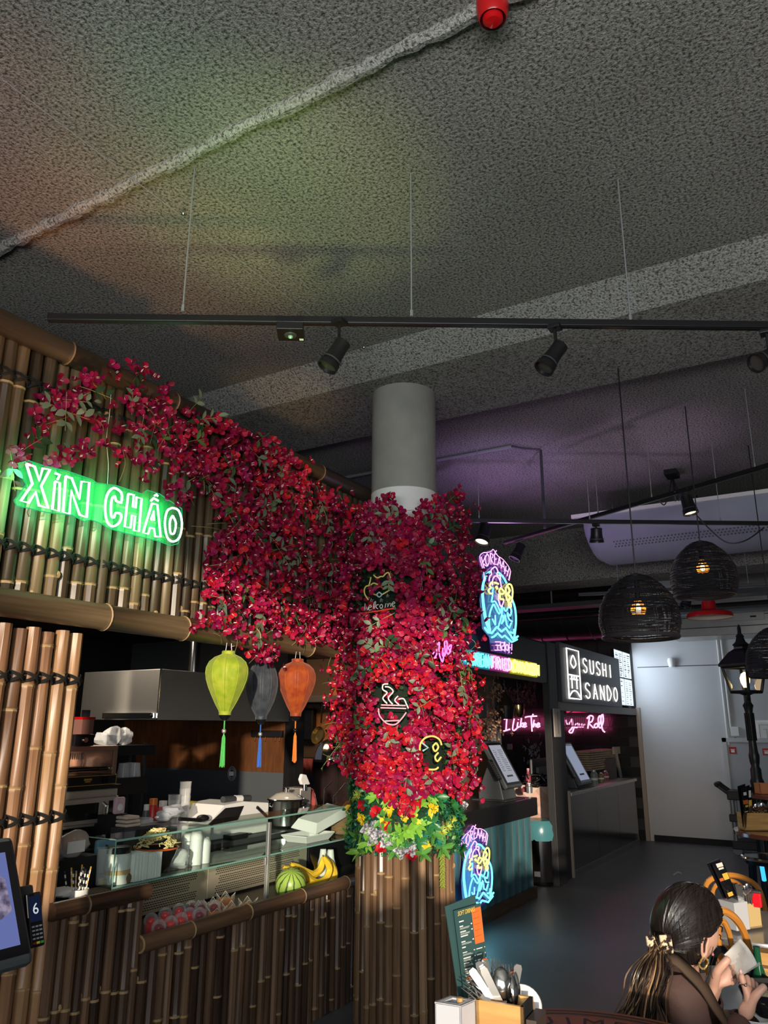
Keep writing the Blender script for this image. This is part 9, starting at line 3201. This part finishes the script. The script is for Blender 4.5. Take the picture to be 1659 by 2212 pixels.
for k in range(330):
 q = g.gauss(0, 1)
 e0 = (1378 + q * 23 + g.gauss(0, 5), 2215 + g.uniform(-25, 40))
 m0 = (1403 + q * 15, 2105 + g.uniform(-10, 10))
 dq = g.uniform(-0.10, 0.0)
 s_ = clip + Vector((g.gauss(0, .010), g.gauss(0, .010), g.gauss(0, .008)))
 P = smooth_path([s_, at_d(1416 + q * 8, 2062, HD - 0.10 + dq * .5), at_d(m0[0] + g.gauss(0, 7), m0[1], HD - 0.11 + dq), at_d(m0[0] - 12 + g.gauss(0, 6), 2160, HD - 0.12 + dq), at_d(*e0, HD - 0.12 + dq)], 5)
 w = g.uniform(0.0009, 0.0026)
 pt[g.choices((0, 1, 2, 3), (6, 1.0, 4, 4))[0]].tube(P, [w] * (len(P) - 3) + [w * .8, w * .5, w * .2], 4, caps=False)
for i, mb in enumerate(pt):
 tag(mb.build('ponytail_strands', HAIR_B[i], person), kind='stuff')
TORT = M('tortoiseshell', (0.80, 0.66, 0.44), 0.2, var=((0.03, 0.02, 0.02), 62, 0.05), coat=0.5)
cl = thing('hair_clip', '', 'x')
bpy.data.objects.remove(cl)
ca, cb_ = camdir(1, 0.1, 0.1), camdir(-0.2, 1, 0.2)
cn = camdir(0, 0.1, 1)
MB().obox(clip - ca * 0.004 - cb_ * 0.034 + cn * 0.012, ca * 0.034, cb_ * 0.062, cn * 0.012).build('hair_clip', TORT, person, False, 0.005)
MB().obox(clip - ca * 0.040 - cb_ * 0.012 + cn * 0.004, ca * 0.026, cb_ * 0.034, cn * 0.014).build('hair_clip', TORT, person, False, 0.005)
for k in range(4):
 MB().tube([clip - cb_ * (0.03 - k * 0.013) + cn * 0.018, clip - cb_ * (0.03 - k * 0.013) + ca * 0.03 - cn * 0.01], 0.003, 5).build('clip_tooth', TORT, person)

def skin_graph(name, verts, edges, radii, mat, parent, root=0, sub=2):
 me = bpy.data.meshes.new(name)
 me.from_pydata([tuple(v) for v in verts], edges, [])
 o = link(name, me, parent)
 me.materials.append(mat)
 sk = o.modifiers.new('skin', 'SKIN')
 sk.use_smooth_shade = True
 sk.branch_smoothing = 0.6
 for i, r in enumerate(radii):
  d_ = me.skin_vertices[0].data[i]
  d_.radius = r if isinstance(r, tuple) else (r, r)
  d_.use_root = (i == root)
 sb = o.modifiers.new('sub', 'SUBSURF')
 sb.levels = sub
 sb.render_levels = sub
 return o

nb = at_d(1462, 2085, HD - 0.01)                 # base of the neck
ch = at_d(1455, 2165, HD + 0.02)
pel = Vector((ch.x - 0.06 * camdir(1, 0, 0).x, ch.y, 0.55))
pel = ch + Vector((0, 0, -0.42)) - camdir(1, 0, 0) * 0.05
shn = at_d(1466, 2146, HD - 0.10)                # near (right) shoulder
eln = at_d(1525, 2310, HD - 0.13)
wrn = at_d(1612, 2205, HD - 0.02)
shf = at_d(1498, 2155, HD + 0.17)                # far shoulder
elf = at_d(1545, 2275, HD + 0.20)
wrf = at_d(1534, 2168, HD + 0.09)
V = [pel, (pel + ch) / 2, ch, nb + Vector((0, 0, -0.03)), shn, (shn + eln) / 2, eln, (eln + wrn) / 2, wrn, shf, (shf + elf) / 2, elf, (elf + wrf) / 2, wrf]
E_ = [(0, 1), (1, 2), (2, 3), (2, 4), (4, 5), (5, 6), (6, 7), (7, 8), (2, 9), (9, 10), (10, 11), (11, 12), (12, 13)]
Rr = [(0.16, 0.13), (0.15, 0.12), (0.145, 0.12), (0.070, 0.070), 0.082, 0.066, 0.056, 0.048, 0.040, 0.062, 0.056, 0.05, 0.045, 0.036]
skin_graph('jacket', V, E_, Rr, JACK, person, 0, 2)
col = MB()
inner = [at_d(1437, 2062, HD - 0.10), at_d(1460, 2064, HD - 0.115), at_d(1490, 2090, HD - 0.12), at_d(1520, 2120, HD - 0.10), at_d(1545, 2165, HD - 0.06), at_d(1572, 2212, HD - 0.03)]
outer = [at_d(1437, 2078, HD - 0.145), at_d(1459, 2088, HD - 0.165), at_d(1484, 2112, HD - 0.17), at_d(1511, 2142, HD - 0.15), at_d(1538, 2184, HD - 0.11), at_d(1568, 2224, HD - 0.07)]
I_, O_ = smooth_path(inner, 4), smooth_path(outer, 4)
n = len(I_)
vs = I_ + O_
col.add(vs, [(i, i + 1, n + i + 1, n + i) for i in range(n - 1)])
co = col.build('collar', COLLAR, person)
sd = co.modifiers.new('thick', 'SOLIDIFY')
sd.thickness = 0.008
hipn = pel + sdv * 0.09 + Vector((0, 0, -0.0))
fx_ = Vector((camdir(1, 0, 0).x, camdir(1, 0, 0).y, 0)).normalized()
for s_, nm in ((1, 'trouser_leg'), (-1, 'trouser_leg')):
 h0 = Vector((pel.x, pel.y, 0.50)) + Vector((sdv.x, sdv.y, 0)) * 0.09 * s_
 kn = h0 + fx_ * 0.40
 an = Vector((kn.x + fx_.x * 0.03, kn.y + fx_.y * 0.03, 0.09))
 skin_graph(nm, [h0, (h0 + kn) / 2, kn, (kn + an) / 2, an], [(0, 1), (1, 2), (2, 3), (3, 4)], [0.085, 0.075, 0.06, 0.05, 0.04], M('dark_trousers_%d' % s_, (0.012, 0.012, 0.015), 0.8), person, 0, 1)
 MB().ball((an.x + fx_.x * 0.06, an.y + fx_.y * 0.06, 0.045), 0.045, 12, 8, (2.2 if abs(fx_.x) > .7 else 1.4, 1.3, 1)).build('shoe', BLACK, person)

def hand(name, wrist, forearm, palm, fingers, mat, rings=()):
 V, E_, R_ = [forearm, wrist, palm], [(0, 1), (1, 2)], [0.030, (0.026, 0.021), (0.036, 0.019)]
 for ch_, rad in fingers:
  prev = 2 if ch_[0] != 'w' else 1
  pts = [p for p in ch_ if p != 'w']
  for j, p in enumerate(pts):
   V.append(p)
   E_.append((prev, len(V) - 1))
   prev = len(V) - 1
   R_.append(rad * (1.12, 1.0, 0.92, 0.78)[min(j, 3)])
 o = skin_graph(name, V, E_, R_, mat, person, 1, 2)
 return o

def hq(pts, d):
 return [at_d(x, y, d + dd) for x, y, dd in pts]

DF = HD + 0.06
hand('far_hand', at_d(1538, 2142, DF + 0.02), at_d(1528, 2178, DF + 0.03), at_d(1558, 2112, DF), [
 (['w'] + hq([(1548, 2098, -.025), (1563, 2082, -.035), (1576, 2068, -.03)], DF), 0.0125),         # thumb
 (hq([(1573, 2092, 0.01), (1586, 2082, 0.03), (1592, 2078, 0.045)], DF), 0.0095),
 (hq([(1578, 2102, 0.008), (1590, 2096, 0.025), (1596, 2094, 0.045)], DF), 0.0098),
 (hq([(1579, 2112, 0.0), (1589, 2110, 0.015), (1594, 2106, 0.03)], DF), 0.0095),
 (hq([(1575, 2122, -.008), (1584, 2122, 0.0), (1589, 2116, 0.012)], DF), 0.0085)], SKIN)
DN = HD + 0.0
hand('near_hand', at_d(1612, 2178, DN), at_d(1606, 2208, DN), at_d(1622, 2152, DN), [
 (['w'] + hq([(1630, 2152, -.02), (1642, 2140, -.02), (1655, 2128, -.015)], DN), 0.012),           # thumb towards the right
 (hq([(1607, 2130, 0.0), (1603, 2114, 0.005), (1600, 2101, 0.015)], DN), 0.0098),                  # index, up against the napkin
 (hq([(1618, 2132, 0.018), (1616, 2116, 0.03), (1612, 2106, 0.045)], DN), 0.0095),
 (hq([(1626, 2136, 0.026), (1626, 2122, 0.04), (1622, 2112, 0.055)], DN), 0.0092),
 (hq([(1632, 2142, 0.034), (1634, 2130, 0.045), (1632, 2120, 0.058)], DN), 0.0082)], SKIN)
nl = at_d(1600, 2099, DN + 0.002)
MB().ball((nl.x, nl.y, nl.z), 0.006, 10, 6, (0.9, 0.9, 1.3)).build('fingernail', NAIL, person)
rg = at_d(1604, 2122, DN)
MB().tube([rg + (camdir(1, 0.15, 0) * math.cos(a_) + camdir(0, 0, 1) * math.sin(a_)) * 0.0112 for a_ in np.linspace(0, 2 * PI, 18, False)], 0.0016, 5, True).ball(rg + camdir(0.3, -0.1, 1) * 0.013, 0.0045, 8, 6).build('ring', M('silver_ring', (0.85, 0.82, 0.78), 0.15, 1.0), person)
for a_, b_, nm in ((at_d(1534, 2156, DF + 0.02), at_d(1526, 2190, DF + 0.03), 'cuff'), (at_d(1610, 2196, DN), at_d(1605, 2225, DN), 'cuff')):
 ax_ = (b_ - a_).normalized()
 MB().lathe([(0.032, 0), (0.040, 0.003), (0.046, 0.05), (0.048, 0.08)], a_, 20, ax_).build(nm, JACK, person)
NAPK = M('paper_napkin', (0.62, 0.59, 0.54), 0.85, bump=(30, 0.003))
top = [(1570, 2055), (1584, 2036), (1598, 2027)]
Ln = 9
vs, fs = [], []
la = smooth_path([Vector((1564, 2062)), Vector((1572, 2075)), Vector((1580, 2092)), Vector((1594, 2112))], 3)
lb_ = smooth_path([Vector((1599, 2027)), Vector((1614, 2044)), Vector((1628, 2065)), Vector((1636, 2083))], 3)
for i in range(len(la)):
 for j in range(7):
  u = j / 6
  p = la[i] * (1 - u) + lb_[i] * u
  vs.append(at_d(p.x, p.y, HD + 0.055 + 0.022 * math.sin(u * 3.0 + i * 0.25) + 0.004 * math.sin(i * 1.3 + j)))
for i in range(len(la) - 1):
 for j in range(6):
  fs.append((i * 7 + j, i * 7 + j + 1, (i + 1) * 7 + j + 1, (i + 1) * 7 + j))
nk_ = MB().add(vs, fs).build('paper_napkin', NAPK)
sd = nk_.modifiers.new('thick', 'SOLIDIFY')
sd.thickness = 0.002
tag(nk_, 'folded pale paper napkin held between the hands of the seated woman', 'napkin')
MB().poly([at_d(1600, 2108, HD + 0.05), at_d(1642, 2083, HD + 0.05), at_d(1640, 2078, HD + 0.06), at_d(1598, 2104, HD + 0.06)], camdir(0, 0.2, 1) * 0.003).build('folded_edge', NAPK, nk_, False)
t = thing('cafe_chair', 'dark chair the seated woman sits on, its black back rail beside her shoulder', 'chair', (pel.x, pel.y, 0))
sc = Vector((pel.x, pel.y, 0.43))
MB().lathe([(0.001, -0.02), (0.19, -0.02), (0.20, 0.0), (0.19, 0.015), (0.001, 0.015)], sc, 24).build('seat', BLACK, t)
for dx, dy in ((-.14, -.14), (.14, -.14), (-.14, .14), (.14, .14)):
 MB().tube([sc + Vector((dx, dy, -.02)), (sc.x + dx * 1.2, sc.y + dy * 1.2, 0)], 0.014, 8).build('leg', BLACK, t)
t = thing('black_chair', 'black bent metal chair back visible between the face and the napkin', 'chair', at_d(1550, 2070, 3.0))
P = smooth_path([at_d(1537, 2085, 3.0), at_d(1545, 2060, 3.0), at_d(1556, 2050, 3.0), at_d(1572, 2058, 3.02), at_d(1582, 2080, 3.05), at_d(1586, 2110, 3.06)], 5)
MB().tube(P, 0.013, 8).build('back_hoop', BLACK_GLOSS, t)
m_ = (P[0] + P[-1]) / 2
q = Vector((m_.x, m_.y, 0.45)) + Vector((vfix.x, vfix.y, 0)).normalized() * 0.16
MB().lathe([(0.001, -0.02), (0.18, -0.02), (0.185, 0.0), (0.001, 0.01)], q, 24).build('seat', BLACK_GLOSS, t)
for e in (P[0], P[-1]):
 MB().tube([e, (e.x, e.y, 0.45)], 0.013, 8).build('back_post', BLACK_GLOSS, t)
for dx, dy in ((-.13, -.13), (.13, -.13), (-.13, .13), (.13, .13)):
 MB().tube([q + Vector((dx, dy, -.02)), (q.x + dx * 1.2, q.y + dy * 1.2, 0)], 0.012, 8).build('leg', BLACK_GLOSS, t)
